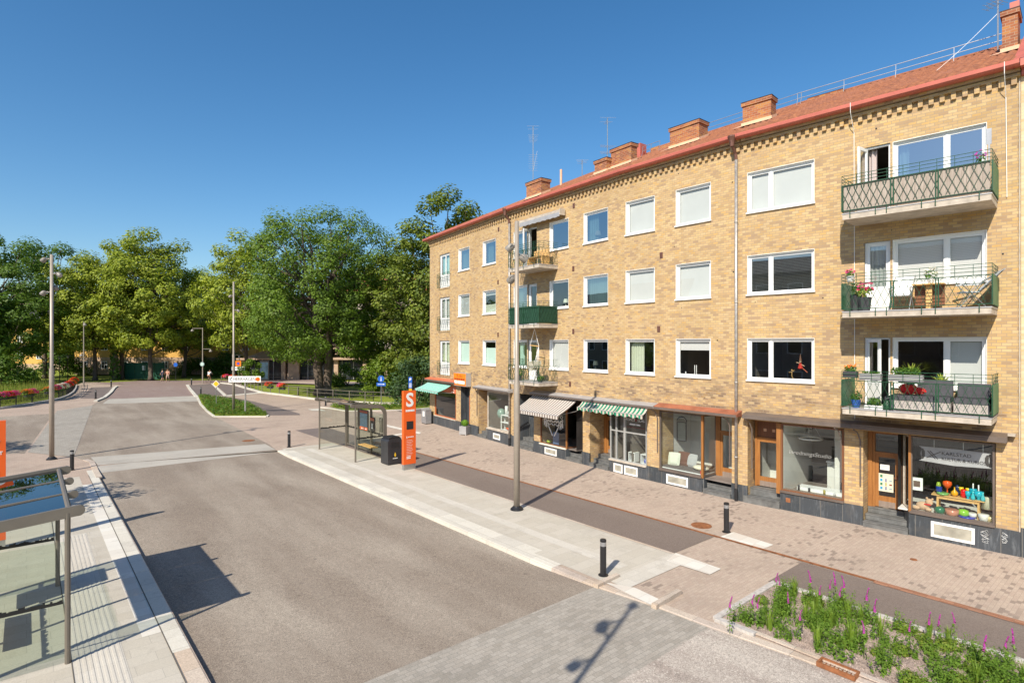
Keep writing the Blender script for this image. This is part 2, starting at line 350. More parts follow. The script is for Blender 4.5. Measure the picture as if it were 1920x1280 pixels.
def zr(s):
    if s < 8.6: return -.012
    if s < 10.6: return -.012-.09*(s-8.6)/2
    if s < 28.5: return -.102
    if s < 31.4: return -.102+.102*(s-28.5)/2.9
    return 0.
def kR(s):    # right kerb line, distance across the street
    for (a, ta), (b, tb) in zip(((-14,10.4),(3.5,10.28),(4.3,10.26),(6.,10.07),(7.1,10.0),(8.6,9.78),(31.4,9.78)), ((3.5,10.28),(4.3,10.26),(6.,10.07),(7.1,10.0),(8.6,9.78),(31.4,9.78),(99,9.78))):
        if s <= b: return ta+(tb-ta)*(s-a)/(b-a)
def kL(s): return 2.28
ST_ = [-14,-5,0,2,3.5,4.3,5,5.95,6.6,7.1,7.8,8.6,9.1,9.6,10.1,10.6,12,15,18,22,26,28.5,29.2,30,30.7,31.4]
def strip(name, s0, s1, fl, fr, mat, dz=0., kind='structure', zf=zr):
    ss = sorted({s0, s1} | {s for s in ST_ if s0 < s < s1}); m = MB()
    for a, b in zip(ss, ss[1:]):
        m.face([(fl(a), a, zf(a)+dz), (fr(a), a, zf(a)+dz), (fr(b), b, zf(b)+dz), (fl(b), b, zf(b)+dz)])
    return tag(m.build(name, mat, rz=TH), kind=kind)
strip('road', -14, 31.4, kL, kR, M_road)
c_ = lambda k: (lambda s: k)
strip('road_crossing_paving', 5.95, 8.62, kL, kR, M_grey, .004)
strip('near_road_surface', -14, 5.95, kL, kR, M_road3, .004)
strip('road_band', 30.0, 31.4, kL, kR, M_band, .004)
z0 = lambda s: 0.
strip('right_pavement', -14, 31.4, kR, c_(30), M_pave, 0, zf=z0)
strip('left_pavement', -14, 31.4, c_(-45), kL, M_pave2, 0, zf=z0)
inter = [(-100,31.4),(40,31.4)]
edge = [(-400,790),(-200,778),(0,766),(47,759),(92,752),(113,746),(128,740),(137,733),(143,722),(157,716),(236,713),(440,713),(462,726),(491,735.5),(541,741),(595,748),(655,753),(751,757),(806,760)]
P = [(-45,31.4)]+[TS(*p) for p in edge]+[(70,60),(70,31.4)]
gpoly('square_pavement', P, M_pave2, 0, px=False)
# kerbs: a stone with a top and a face down to the road
def kerb(name, s0, s1, fin, fout, mat, h=.012, side=1, chamf=.03):
    ss = sorted({s0, s1} | {s for s in ST_ if s0 < s < s1}); m = MB()
    for a, b in zip(ss, ss[1:]):
        A = [(fin(a), a, h), (fout(a)+side*chamf, a, h), (fout(a), a, h-.02), (fout(a)-side*.015, a, zr(a)-.05)]
        B = [(fin(b), b, h), (fout(b)+side*chamf, b, h), (fout(b), b, h-.02), (fout(b)-side*.015, b, zr(b)-.05)]
        for i in range(3):
            q = [A[i], A[i+1], B[i+1], B[i]]
            m.face(q if side < 0 else q[::-1])
        m.face([A[0], B[0], (B[0][0], b, -.1), (A[0][0], a, -.1)])
    return tag(m.build(name, mat, rz=TH), kind='structure')
kerb('right_kerb', 10.0, 30.0, lambda s: 10.13, kR, M_kerbw)
kerb('right_sandstone_kerb', -14, 10.0, lambda s: kR(s)+.22, kR, M_kerbs)
kerb('left_kerb', 11.6, 30.6, lambda s: 1.97, kL, M_kerbw, side=-1)
kerb('left_sandstone_kerb', -14, 11.6, lambda s: 2.0, kL, M_kerbs, side=-1)
E1, E2, E3 = .004, .008, .012
R = lambda n, t0, t1, s0, s1, mat, z: gpoly(n, [(t0,s0),(t1,s0),(t1,s1),(t0,s1)], mat, z, px=False)
# right platform
R('platform', 10.13, 12.82, 8.62, 30.4, M_slab, E1)
R('platform_band', 10.13, 10.42, 11.0, 29.5, M_kerbw, E2)
R('platform_guide_strip', 11.0, 11.35, 8.9, 29.5, M_slabl, E2)
R('platform_edge', 12.82, 12.92, 8.6, 30.4, M_kerbs, E2)
R('cycle_path', 12.92, 14.90, 8.62, 24.7, M_bike, E2)
R('far_cycle_path', 12.92, 14.90, 24.7, 36.3, M_bike2, E1)
R('near_cycle_path', 13.03, 14.85, -14, 6.2, M_bike, E2)
R('steel_gutter', 14.88, 15.0, -14, 25.2, M_rust, E3)
M_mosaic = paver_mat('red_brick_edging', [(.36,.17,.10),(.30,.14,.08),(.40,.20,.12)], (.2,.12,.09), .06, .24, .5, .01, .4)
R('brick_edging', 14.78, 14.98, -14, 4.6, M_mosaic, .016)
gpoly('white_slab_band', [(130,1094),(1262,1039),(1289,1062),(1190,1104)], M_white, .016)
gpoly('white_slab_band', [(1267,1037),(1352,1067),(1331,1078),(1250,1052)], M_white, .019)
gpoly('white_slab_band', [(1133,1092),(1192,1103),(1236,1124),(1222,1136)], M_white, .019)
for o in [o for o in COL.objects if o.name == 'white_slab_band']: bpy.data.objects.remove(o)   # first band rebuilt in street metres below
R('white_slab_band', 10.25, 12.85, 8.05, 8.62, M_slabl, .014)
gpoly('white_mat', [(1345,1008),(1375,997),(1450,1021),(1428,1030)], M_white, E2)
# planting beds
BED = [(10.42,5.95),(13.0,5.98),(13.02,-14),(10.5,-14)]
M_soil = pm('gravelly_soil', (.34,.26,.22), .95, 0, .3, 5, .5, fine=.5)
gpoly('planting_bed_soil', BED, M_soil, .03, px=False)
def curb_poly(name, path, w, h, mat, closed=False, z0_=-.02, px=True):
    P = [Vector(TS(*p)) if px else Vector(p) for p in path]; m = MB(); n = len(P)
    for i in range(n if closed else n-1):
        a, b = P[i], P[(i+1) % n]; d = (b-a).normalized(); q = Vector((-d.y, d.x))*w/2; e = d*.002*(i % 2)
        m.prism([a-q-e, b-q+e, b+q+e, a+q-e], z0_, h+.0015*(i % 2))
    return tag(m.build(name, mat, rz=TH), kind='structure')
M_granite = pm('granite_edging', (.46,.43,.40), .8, 0, .2, 12, .2)
curb_poly('bed_edging', [(10.42,5.2),(10.42,6.0),(13.02,6.02),(13.04,-14)], .13, .07, M_granite, px=False)
curb_poly('bed_kerb', [(10.52,-14),(10.50,5.9)], .10, .05, M_kerbs, px=False)
# small raised edges by the crossing
curb_poly('low_kerb_end', [(1117,1101),(1158,1081)], .12, .08, M_kerbs)
curb_poly('low_kerb_end', [(1226,1140),(1274,1112)], .12, .09, M_kerbs)
# left platform
R('left_platform', -8, 1.66, -14, 29.5, M_slab, E1)
R('left_platform_edge', 1.66, 1.99, -14, 12.6, M_slab, E1)
R('left_white_band', 1.65, 1.97, 12.6, 27.6, M_white, E2)
R('left_guide_strip', 0.60, 1.32, -14, 20.6, M_slabl, E2)
M_joint = pm('dark_joint', (.13,.115,.095), .9)
R('left_joint', 1.955, 1.975, -14, 29.5, M_joint, .0145)
R('slab_joint', .585, .60, -14, 29.5, M_joint, .0145)
rb = MB()
for t in [.66+.085*i for i in range(8)]: rb.box(t, t+.04, 8, 20.5, .0, .014)
tag(rb.build('guide_ribs', M_slabl, rz=TH), kind='structure')
# intersection and bridge
gpoly('road_across_square', [(179,872),(140,856),(172,760),(192,748),(366,741),(372,753),(405,782),(505,833),(520,845)], M_road, E1)
gpoly('far_band', [(192,757),(204,748),(366,742),(373,752)], M_band, E2)
gpoly('square_band', [(170,857),(184,872),(517,843),(497,832)], M_band, E2)
gpoly('bridge_road', [(193,748),(208,738),(218,726),(236,718),(352,718),(357,730),(366,742)], M_road2, E2)
gpoly('cross_street', [(170,719),(236,714),(480,711.5),(600,711.5),(600,716),(440,718),(236,722)], M_road2, E3)
gpoly('grey_sett_area', [(107,770),(174,760),(138,857),(52,848)], M_grey, E3)
gpoly('side_road', [(-400,806),(100,775),(46,850),(-400,860)], M_road, E1)
gpoly('left_far_path', [(150,747),(171,726),(209,725),(213,729),(193,747)], M_bike2, E1)
gpoly('right_far_path', [(353,722),(396,719),(423,741),(367,741)], M_bike2, E1)
gpoly('far_path', [(400,718.5),(437,717.5),(489,735),(427,741)], M_bike2, E1)
gpoly('curving_cycle_path', [(384,742),(421,743),(460,749),(516,762),(561,775),(563,778),(500,778.5),(466,757),(435,750)], M_bike2, E2)
gpoly('asphalt_patch', [(742,769),(806,762),(807,775),(763,776)], M_bike2, E1)
gpoly('pale_line', [(395,719),(400,719),(426,742),(420,743)], M_kerbw, .02)
gpoly('pale_line', [(424,741),(489,735.4),(491,737.2),(424,743.2)], M_kerbw, .02)
gpoly('pale_line', [(577,767.2),(598,766),(612,770.5),(585,770)], M_kerbw, .02)
gpoly('pale_line', [(714,797.5),(724,796),(790,811),(786,814)], M_white, .02)
gpoly('pale_line', [(714,818.5),(754,812.5),(758,814.5),(718,821.5)], M_white, .02)
gpoly('traffic_island_grass', [(370,742),(384,742),(435,750),(466,757),(503,778),(500,781),(400,781),(385,769),(374,757)], M_grass, .05)
curb_poly('island_kerb', [(503,779),(500,781.5),(402,781.5),(388,771),(376,758),(369,742)], .16, .075, M_kerbw)
gpoly('shrub_bed_grass', [(617,762),(640,758),(809,762),(809,765),(720,769),(650,770)], M_grass, .05)
curb_poly('shrub_bed_kerb', [(600,764),(617,765.5),(650,771),(720,770),(770,768.5),(806,765)], .16, .07, M_kerbw)
gpoly('far_verge', [(157,716),(205,717),(300,711.5),(400,711.5),(440,713),(236,712),(180,714)], M_grass, .03)
curb_poly('bridge_kerb', [(179,753),(196,746),(207,737),(214,728),(219,725)], .3, .12, M_kerbw)
curb_poly('bridge_kerb', [(351,722),(357,731),(368,744)], .3, .10, M_kerbw)
curb_poly('platform_end_kerb', [(160,862),(172,866),(180,884),(186,895)], .2, .03, M_kerbs)
# dropped sett joints and iron covers on the ground
def disc(name, u, v, r, mat, label, grp=None):
    m = MB(); m.lathe([(r, 0), (r, .006), (r*.93, .010)], n=24); x, y = G(u, v); o = m.build(name, mat, loc=(x, y, .0085)); tag(o, label, 'manhole cover', grp); return o
disc('manhole_cover', 1315, 985, .30, M_rust, 'round rusty iron manhole cover in the pink pavement left of the bollard')
disc('manhole_cover', 466, 826, .33, M_rust, 'small round rusty cover in the road beyond the pale band')
disc('manhole_cover', 1713, 1049, .08, M_rust, 'tiny rusty iron cap in the pink pavement before the curiosity shop')
gm_ = MB(); x, y = G(1571, 1257); 
for a in range(9): gm_.box(-.26+a*.065, -.25+a*.065, -.09, .09, .0, .03)
gm_.box(-.3, .3, -.12, -.09, 0, .08); gm_.box(-.3, .3, .09, .12, 0, .08); gm_.box(-.3, -.27, -.09, .09, 0, .078); gm_.box(.27, .3, -.09, .09, 0, .078)
tag(gm_.build('drain_inlet', M_rust, loc=(x, y, .0), rz=TH+pi/2), 'rusty steel rain inlet set in the kerb of the flower bed', 'drain')
# ================= YELLOW BRICK BUILDING =================
def _sub(a, b): return (a[0]-b[0], a[1]-b[1])
def _nrm(a): l = hypot(*a); return (a[0]/l, a[1]/l)
def _int(p, d, q, e):
    det = d[0]*(-e[1])+e[0]*d[1]; r = _sub(q, p); t = (r[0]*(-e[1])+e[0]*r[1])/det
    return (p[0]+t*d[0], p[1]+t*d[1])
inn = lambda e: (-e[1], e[0])
gp = [((u-CX)/F*(F*7.05/(HZ-v)), F*7.05/(HZ-v)) for u, v in ((800,450.5),(950,394),(1160,324.5),(1383,258.5),(1899,124.5))]
ES = [_nrm(_sub(gp[i+1], gp[i])) for i in range(4)]
_of = [((gp[i][0]+inn(ES[i])[0]*.35, gp[i][1]+inn(ES[i])[1]*.35), ES[i]) for i in range(4)]
wp = [_int((0,0), ((806-CX)/F, 1), *_of[0])]+[_int(*_of[i], *_of[i+1]) for i in range(3)]+[_int((0,0), ((1914-CX)/F, 1), *_of[3])]
RZ = [atan2(e[1], e[0]) for e in ES]
LEN = [hypot(*_sub(wp[i+1], wp[i])) for i in range(4)]
def LW(k, x, y=0, z=0):
    e = ES[k]; i = inn(e); return (wp[k][0]+e[0]*x+i[0]*y, wp[k][1]+e[1]*x+i[1]*y, z)
B = thing('apartment_building', 'long yellow brick apartment building with shops below and a red tiled roof', 'building', (*wp[3], 0))
def part(name, mb, mat, k, parent=None, smooth=False, **kw):
    if parent is None: o = mb.build(name, mat, B, (wp[k][0]-wp[3][0], wp[k][1]-wp[3][1], 0), RZ[k], smooth)
    else: o = mb.build(name, mat, parent, smooth=smooth)
    return o
def sheet(m, x0, x1, z0, z1, y, holes):
    xs = sorted({x0, x1, *[h[0] for h in holes], *[h[1] for h in holes]}); zs = sorted({z0, z1, *[h[2] for h in holes], *[h[3] for h in holes]})
    xs = [x for x in xs if x0 <= x <= x1]; zs = [z for z in zs if z0 <= z <= z1]
    for a, b in zip(xs, xs[1:]):
        for c, d in zip(zs, zs[1:]):
            if any(h[0] <= (a+b)/2 <= h[1] and h[2] <= (c+d)/2 <= h[3] for h in holes): continue
            m.face([(a,y,c),(b,y,c),(b,y,d),(a,y,d)])
Z3, Z2, Z1 = (9.98, 11.37), (7.16, 8.51), (4.23, 5.66)
ROWS = [Z3, Z2, Z1]; DB = [9.22, 6.40, 3.63]      # balcony door thresholds
HOLE = {k: [] for k in range(4)}
WIN = []       # (k, x0, x1, z0, z1, mullions, style, row)
def addw(k, x0, x1, row, style, mull=()):
    z0, z1 = ROWS[row]; HOLE[k].append((x0, x1, z0, z1)); WIN.append((k, x0, x1, z0, z1, mull, style, row))
for r in range(3):
    addw(0, 4.39, 5.87, r, ('curtain','venetian','frost')[r]); addw(0, 7.53, 9.03, r, ('curtain2','darkitems','frosthalf')[r])
    addw(1, .15, 1.34, r, ('curtain','curtain','darkcurt')[r]); addw(1, 3.16, 4.56, r, ('sky','darklamp','blind')[r]); addw(1, 5.60, 7.14, r, ('curtlamp','curtitems','skylamp')[r])
    addw(2, .07, 1.54, r, ('blind','blindtilt','cream')[r]); addw(2, 2.52, 4.01, r, ('blind','blind','halfblind')[r])
    addw(3, .17, 2.32, r, ('blind','darkven','doll')[r], (.93,))
    addw(3, 4.44, 6.57, r, ('skyteal','venblind','roomblind')[r], (5.70,))
    HOLE[0].append((1.62, 3.12, (9.16, 6.32, 3.38)[r], ROWS[r][1])); HOLE[1].append((1.42, 2.14, DB[r], ROWS[r][1])); HOLE[3].append((3.72, 4.38, DB[r], ROWS[r][1]))
HOLE[0] += [(.85,4.05,.62,2.75),(4.71,5.92,0,2.8),(7.0,10.45,0,2.8)]
HOLE[1] += [(.3,1.9,0,2.86),(2.42,5.54,0,2.86),(6.01,LEN[1],0,2.86)]
HOLE[2] += [(0,1.17,0,2.86),(1.75,4.83,0,2.86)]
HOLE[3] += [(.18,3.17,0,2.86),(3.68,6.75,0,2.86)]
HT = 12.36
for k in range(4):
    m = MB(); sheet(m, 0, LEN[k], 0, HT, 0, HOLE[k])
    # brick returns of the shop bays
    for a, b, z0_, z1_ in HOLE[k]:
        if z0_ == 0 and z1_ > 2.5:
            if a > .01: m.face([(a,0,0),(a,0,z1_),(a,.95,z1_),(a,.95,0)])
            if b < LEN[k]-.01: m.face([(b,0,0),(b,.95,0),(b,.95,z1_),(b,0,z1_)])
            m.face([(a,0,z1_),(b,0,z1_),(b,.95,z1_),(a,.95,z1_)])
    part('brick_wall', m, M_brick, k)
# end wall, back wall and inner floors
BW = 10.5
bp = [LW(0, 0, BW), LW(0, LEN[0]*.8, BW), LW(2, 2, BW), LW(3, LEN[3], BW)]
m = MB(); base = [(*wp[0],), bp[0][:2], bp[1][:2], bp[2][:2], bp[3][:2], wp[4]]
L3 = wp[3]
for a, b in zip(base, base[1:]): m.face([(a[0]-L3[0],a[1]-L3[1],0),(b[0]-L3[0],b[1]-L3[1],0),(b[0]-L3[0],b[1]-L3[1],HT),(a[0]-L3[0],a[1]-L3[1],HT)])
m.build('rear_wall', M_brick, B)
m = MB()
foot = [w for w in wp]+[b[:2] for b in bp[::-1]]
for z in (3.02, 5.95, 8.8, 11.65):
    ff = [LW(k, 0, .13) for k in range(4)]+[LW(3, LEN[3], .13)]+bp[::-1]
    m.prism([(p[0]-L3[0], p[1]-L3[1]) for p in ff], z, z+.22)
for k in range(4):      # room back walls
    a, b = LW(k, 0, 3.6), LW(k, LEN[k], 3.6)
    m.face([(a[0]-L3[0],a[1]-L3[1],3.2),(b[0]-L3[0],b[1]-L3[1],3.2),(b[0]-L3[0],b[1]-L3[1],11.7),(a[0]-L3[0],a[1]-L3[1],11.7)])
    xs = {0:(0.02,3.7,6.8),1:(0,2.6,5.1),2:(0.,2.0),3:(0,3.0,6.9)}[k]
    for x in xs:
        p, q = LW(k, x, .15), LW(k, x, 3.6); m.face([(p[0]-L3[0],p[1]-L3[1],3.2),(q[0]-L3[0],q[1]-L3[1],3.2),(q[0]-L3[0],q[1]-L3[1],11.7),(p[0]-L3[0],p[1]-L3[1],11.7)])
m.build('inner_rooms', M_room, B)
# cornice: string bands and brick dentils
for k in range(4):
    L = LEN[k]; m = MB(); ex = .02
    for (z0_, z1_, d) in ((12.36,12.44,.10),(12.44,12.47,.06),(12.47,12.60,.17),(12.60,12.68,.12)):
        # mitred ends
        def mit(i, d):
            if i in (0,): return 0
            a0, a1 = RZ[i-1], RZ[i]; return d*math.tan((a0-a1)/2)
        l, r = (-mit(k, d) if k else -d), (L+mit(k+1, d) if k < 3 else L)
        m.prism([(l*-1 if 0 else l, -d), (r, -d), (r, .3), (0 if k else l, .3)], z0_, z1_)
    part('cornice', m, M_brick, k)
    n = int(L/.242); m = MB()
    for i in range(n):
        x = (i+.5)*L/n; m.box(x-.055, x+.055, -.085, .0, 12.17, 12.36)
    o = part('brick_dentils', m, M_brick, k)
# roof tiles, gutter
SL = math.tan(radians(25)); RB = 5.5
m = MB()
def rp(k, x, b, z): p = LW(k, x, b); return (p[0]-L3[0], p[1]-L3[1], z)
def jn(i, b):   # plan point on the joint line between walls i-1 and i at setback b
    if i == 0: return LW(0, max(0, b+.3)*.95-.25, b)[:2]
    if i == 4: return LW(3, LEN[3], b)[:2]
    a0, a1 = RZ[i-1], RZ[i]; return LW(i, b*math.tan((a0-a1)/2)*-1*-1 if 0 else -(-b)*math.tan((a0-a1)/2)*-1*-1 if 0 else b*math.tan((a0-a1)/2)*(1), b)[:2]
def jpt(i, b):
    if 0 < i < 4:
        o1 = LW(i-1, 0, b)[:2]; o2 = LW(i, 0, b)[:2]; return _int(o1, ES[i-1], o2, ES[i])
    return jn(i, b)
for k in range(4):
    rows = 17; cols = max(8, int(LEN[k]/.22))*4
    prev = None
    for j in range(rows+1):
        for sub_ in ((0, 0.) , (1, .0)):
            b = -.3+(RB+.3)*(j+ (0 if sub_[0] == 0 else .92))/rows
            if j == rows and sub_[0] == 1: break
            p, q = jpt(k, b), jpt(k+1, b); zz = 12.66+(b+.3)*SL+(.0 if sub_[0] == 0 else .055)
            line = []
            for i in range(cols+1):
                f = i/cols; h = (.0, .045, .065, .045)[i % 4]
                line.append((p[0]+(q[0]-p[0])*f-L3[0], p[1]+(q[1]-p[1])*f-L3[1], zz+h))
            if prev:
                b0 = len(m.v)
                m.v += prev+line; n = len(line)
                for i in range(n-1): m.f.append((b0+i, b0+i+1, b0+n+i+1, b0+n+i)); m.m.append(0)
            prev = line
tm = NT('clay_roof_tiles'); o_ = tm.n('TexCoord').outputs['Object']
c1 = tm.ramp(tm.noise(4.5, 4, .8, o_), [(.32, (.15,.058,.03)), (.5, (.28,.098,.042)), (.68, (.38,.15,.062))])
c1 = tm.mix(tm.ramp(tm.noise(.8, 5, .7, o_), [(.45, 0.), (.65, .7)]), c1, (.30,.12,.07)); tm.l(c1, tm.p.inputs['Base Color']); tm.p.inputs['Roughness'].default_value = .75
M_tile = tm.mat
roof = m.build('tiled_roof', M_tile, B, smooth=False)
m = MB()      # rear slope and ridge tiles
for k in range(4):
    p, q = jpt(k, RB), jpt(k+1, RB); p2, q2 = jpt(k, BW+.3), jpt(k+1, BW+.3); zr_ = 12.66+(RB+.3)*SL
    m.face([(p[0]-L3[0],p[1]-L3[1],zr_),(q[0]-L3[0],q[1]-L3[1],zr_),(q2[0]-L3[0],q2[1]-L3[1],12.6),(p2[0]-L3[0],p2[1]-L3[1],12.6)])
    m.tube([(p[0]-L3[0],p[1]-L3[1],zr_+.02),(q[0]-L3[0],q[1]-L3[1],zr_+.02)], .11, 8)
a, b_, c_1 = jpt(0, -.3), jpt(0, RB), jpt(0, BW+.3)
m.face([(a[0]-L3[0],a[1]-L3[1],12.6),(b_[0]-L3[0],b_[1]-L3[1],zr_),(c_1[0]-L3[0],c_1[1]-L3[1],12.6)])
m.build('rear_roof_slope', M_tile, B)
for k in range(4):
    p, q = jpt(k, -.36), jpt(k+1, -.36); m = MB(); P0 = (p[0]-L3[0],p[1]-L3[1]); Q0 = (q[0]-L3[0],q[1]-L3[1])
    if k == 0: P0 = (P0[0]-ES[0][0]*.1, P0[1]-ES[0][1]*.1)
    e = ES[k]; i_ = inn(e); prof = [(-.02,12.70),(-.055,12.66),(-.05,12.585),(.0,12.545),(.3,12.545)]
    for (d0, z0_), (d1, z1_) in zip(prof, prof[1:]+[]):
        m.face([(P0[0]+i_[0]*d0,P0[1]+i_[1]*d0,z0_),(Q0[0]+i_[0]*d0,Q0[1]+i_[1]*d0,z0_),(Q0[0]+i_[0]*d1,Q0[1]+i_[1]*d1,z1_),(P0[0]+i_[0]*d1,P0[1]+i_[1]*d1,z1_)][::-1])
    m.face([(P0[0]+i_[0]*-.02,P0[1]+i_[1]*-.02,12.70),(Q0[0]+i_[0]*-.02,Q0[1]+i_[1]*-.02,12.70),(Q0[0]+i_[0]*.12,Q0[1]+i_[1]*.12,12.73),(P0[0]+i_[0]*.12,P0[1]+i_[1]*.12,12.73)])
    m.build('gutter', M_redm, B)
# ---------- windows ----------
def ring(m, x0, x1, z0, z1, w, y0, y1):
    m.box(x0, x1, y0, y1, z1-w, z1); m.box(x0, x1, y0, y1, z0, z0+w); m.box(x0, x0+w, y0, y1, z0+w, z1-w); m.box(x1-w, x1, y0, y1, z0+w, z1-w)
def panes(x0, x1, mull):
    e = [x0]+list(mull)+[x1]; return list(zip(e, e[1:]))
def curtain(m, x0, x1, z0, z1, y, amp=.03, lam=.11):
    n = max(4, int((x1-x0)/lam*4)); pts = [(x0+(x1-x0)*i/n, y+amp*sin(2*pi*i/4+.3*sin(i))) for i in range(n+1)]
    for a, b in zip(pts, pts[1:]): m.face([(a[0],a[1],z0),(b[0],b[1],z0),(b[0],b[1],z1),(a[0],a[1],z1)])
def lampshade(m, x, z, y=.32, s=1.):
    m.lathe([(.13*s, z+.24*s), (.09*s, z+.42*s)], x, y, 10); m.lathe([(.03, z), (.02, z+.24*s)], x, y, 6)
def window(k, x0, x1, z0, z1, mull, style, row):
    m = MB(); d = .11
    m.box(x0, x1, -.004, d+.05, z1-.012, z1+.002); m.box(x0, x0+.012, -.006, d+.05, z0, z1-.012); m.box(x1-.012, x1, -.006, d+.05, z0, z1-.012)
    ring(m, x0+.012, x1-.012, z0, z1-.012, .055, d-.03, d+.05)
    fr = part('window', m, M_winw, k)
    s = MB(); s.prismy([(0,0)]*3, 0, 0) if 0 else None
    s.box(x0-.03, x1+.03, -.06, d-.03, z0-.035, z0+.012); part('sill', s, M_winw, k, fr)
    pl = panes(x0+.067, x1-.067, mull)
    for i, (a, b) in enumerate(pl):
        aa, bb = a+(.03 if i else 0), b-(.03 if i < len(pl)-1 else 0)
        if i: mm = MB(); mm.box(a-.035, a+.035, d-.028, d+.05, z0+.055, z1-.067); part('mullion', mm, M_winw, k, fr)
        sm = MB(); ring(sm, aa, bb, z0+.055, z1-.067, .045, d-.015, d+.035); part('casement', sm, M_winw, k, fr)
        g = MB(); g.face([(aa+.045,d,z0+.1),(bb-.045,d,z0+.1),(bb-.045,d,z1-.112),(aa+.045,d,z1-.112)])
        sky_ = style in ('sky','skylamp','skyteal','curtain','curtain2','curtlamp','curtitems') and row < 2 or style == 'skylamp'
        part('pane', g, M_glassd if sky_ else (M_glassb if 'blind' in style or 'frost' in style else M_glass), k, fr)
        za, zb, ya, yb = z0+.06, z1-.07, d+.07, d+.13
        def bl(mat, z_0=za, z_1=zb, nm='blind', y=ya):
            q = MB(); q.box(aa, bb, y, y+.01, z_0, z_1); part(nm, q, mat, k, fr)
        def cu(mat, f0, f1, nm='curtain', zlo=za):
            q = MB(); w = bb-aa; curtain(q, aa+w*f0, aa+w*f1, zlo, zb, yb+.06); part(nm, q, mat, k, fr)
        if style in ('blind','blindtilt'): bl(M_blind)
        elif style == 'venetian': bl(M_blindh)
        elif style == 'venblind': bl(M_blindh)
        elif style == 'darkven': 
            q = MB(); [q.box(aa, bb, ya, ya+.02, za+.05*j, za+.05*j+.004) for j in range(int((zb-za)/.05))]; part('blind', q, M_blindh, k, fr)
            bl(M_blindh, zb-.12, zb)
        elif style == 'frost': bl(M_frost, y=ya)
        elif style == 'frosthalf': bl(M_frost, za, za+(zb-za)*.72)
        elif style == 'curtain': cu(M_curt, .0, .55); cu(M_curtw, .85, 1.)
        elif style == 'curtain2': cu(M_curt, .05, .5)
        elif style == 'darkcurt': cu(M_curt, .1, .45)
        elif style == 'curtlamp': cu(M_curt, .0, .42); q = MB(); lampshade(q, aa+.55, za+.02, .3, 1.1); part('table_lamp', q, M_curtw, k, fr)
        elif style == 'curtitems': cu(M_curt, .0, 1.)
        elif style == 'cream': cu(M_curtw, .0, .5)
        elif style in ('darklamp','skylamp'): q = MB(); lampshade(q, aa+(.35 if style == 'skylamp' else .75), za-.02, .34); part('table_lamp', q, M_curtw, k, fr)
        elif style == 'darkitems': bl(M_blindh, zb-.2, zb); bl(M_curtw, za, za+.5)
        elif style == 'halfblind':
            bl(M_blindh, zb-.36, zb); q = MB()
            for xx in (.62, .70): q.lathe([(.012, za), (.012, za+.38)], aa+xx*.95, .26, 6)
            q.lathe([(.02,za),(.02,za+.12)], aa+.2, .26, 6); part('candles', q, M_winw, k, fr)
        elif style == 'skyteal': 
            if i == 0: cu(M_curt, .04, .24, zlo=za)
        elif style == 'roomblind':
            if i == 1: bl(M_blind)
        elif style == 'doll':
            q = MB(); [q.box(aa, bb, ya, ya+.02, zb-.05-.02*j, zb-.045-.02*j) for j in range(2)]; part('blind', q, M_blindh, k, fr)
    return fr
for w in WIN: window(*w)
def gdoor(k, x0, x1, z0, z1, panel, y=.11, glass=None, openy=0, curt=None, half=False):
    m = MB(); ring(m, x0, x1, z0, z1, .05, y-.06, y+.05); fr = part('balcony_door', m, M_winw, k)
    lf = MB(); a, b = x0+.05, x1-.05
    if openy: # leaf swung outwards about its left edge
        w = (b-a)*openy[1]; ang = openy[0]; t = MB(); ring(t, 0, w, z0+.05, z1-.05, .085, -.025, .025); t.box(.085, w-.085, -.02, .02, z0+.13, panel)
        g = MB(); g.face([(.085,0,panel),(w-.085,0,panel),(w-.085,0,z1-.13),(.085,0,z1-.13)])
        M = TM(a, y-.03, 0, ang); lf.add(t, M); part('door_leaf', lf, M_winw, k, fr); gg = MB(); gg.add(g, M); part('pane', gg, M_glass, k, fr)
        if curt: q = MB(); curtain(q, a+.02, a+(b-a)*.42, z0+.1, z1-.05, y+.12, .05, .12); part('curtain', q, curt, k, fr)
        return fr
    ring(lf, a, b, z0+.05, z1-.05, .075, y-.03, y+.02); lf.box(a+.075, b-.075, y-.022, y+.015, z0+.12, panel)
    if half: lf.box((a+b)/2-.03, (a+b)/2+.03, y-.028, y+.018, panel, z1-.12)
    part('door_leaf', lf, M_winw, k, fr)
    g = MB(); g.face([(a+.07,y,panel),(b-.07,y,panel),(b-.07,y,z1-.12),(a+.07,y,z1-.12)]); part('pane', g, glass or M_glass, k, fr)
    if curt:
        q = MB(); curtain(q, a, b, z0+.1, z1-.05, y+.12); part('curtain', q, curt, k, fr)
    return fr
for r in range(3):
    gdoor(0, 1.62, 3.12, (9.16, 6.32, 3.38)[r], ROWS[r][1], (9.16, 6.32, 3.38)[r]+.86, half=True, curt=(M_curt, M_blindv, M_curtw)[r])
gdoor(1, 1.42, 2.14, DB[0], Z3[1], DB[0]+.8, openy=(radians(-78), .85)); gdoor(1, 1.42, 2.14, DB[1], Z2[1], DB[1]+.8); gdoor(1, 1.42, 2.14, DB[2], Z1[1], DB[2]+.8, curt=None)
gdoor(3, 3.72, 4.38, DB[0], Z3[1], DB[0]+.75, openy=(radians(-100), 1.), curt=M_curtp); gdoor(3, 3.72, 4.38, DB[1], Z2[1], DB[1]+.78, curt=M_blindh)
gdoor(3, 3.72, 4.38, DB[2], Z1[1], DB[2]+.75, openy=(radians(-38), .95))
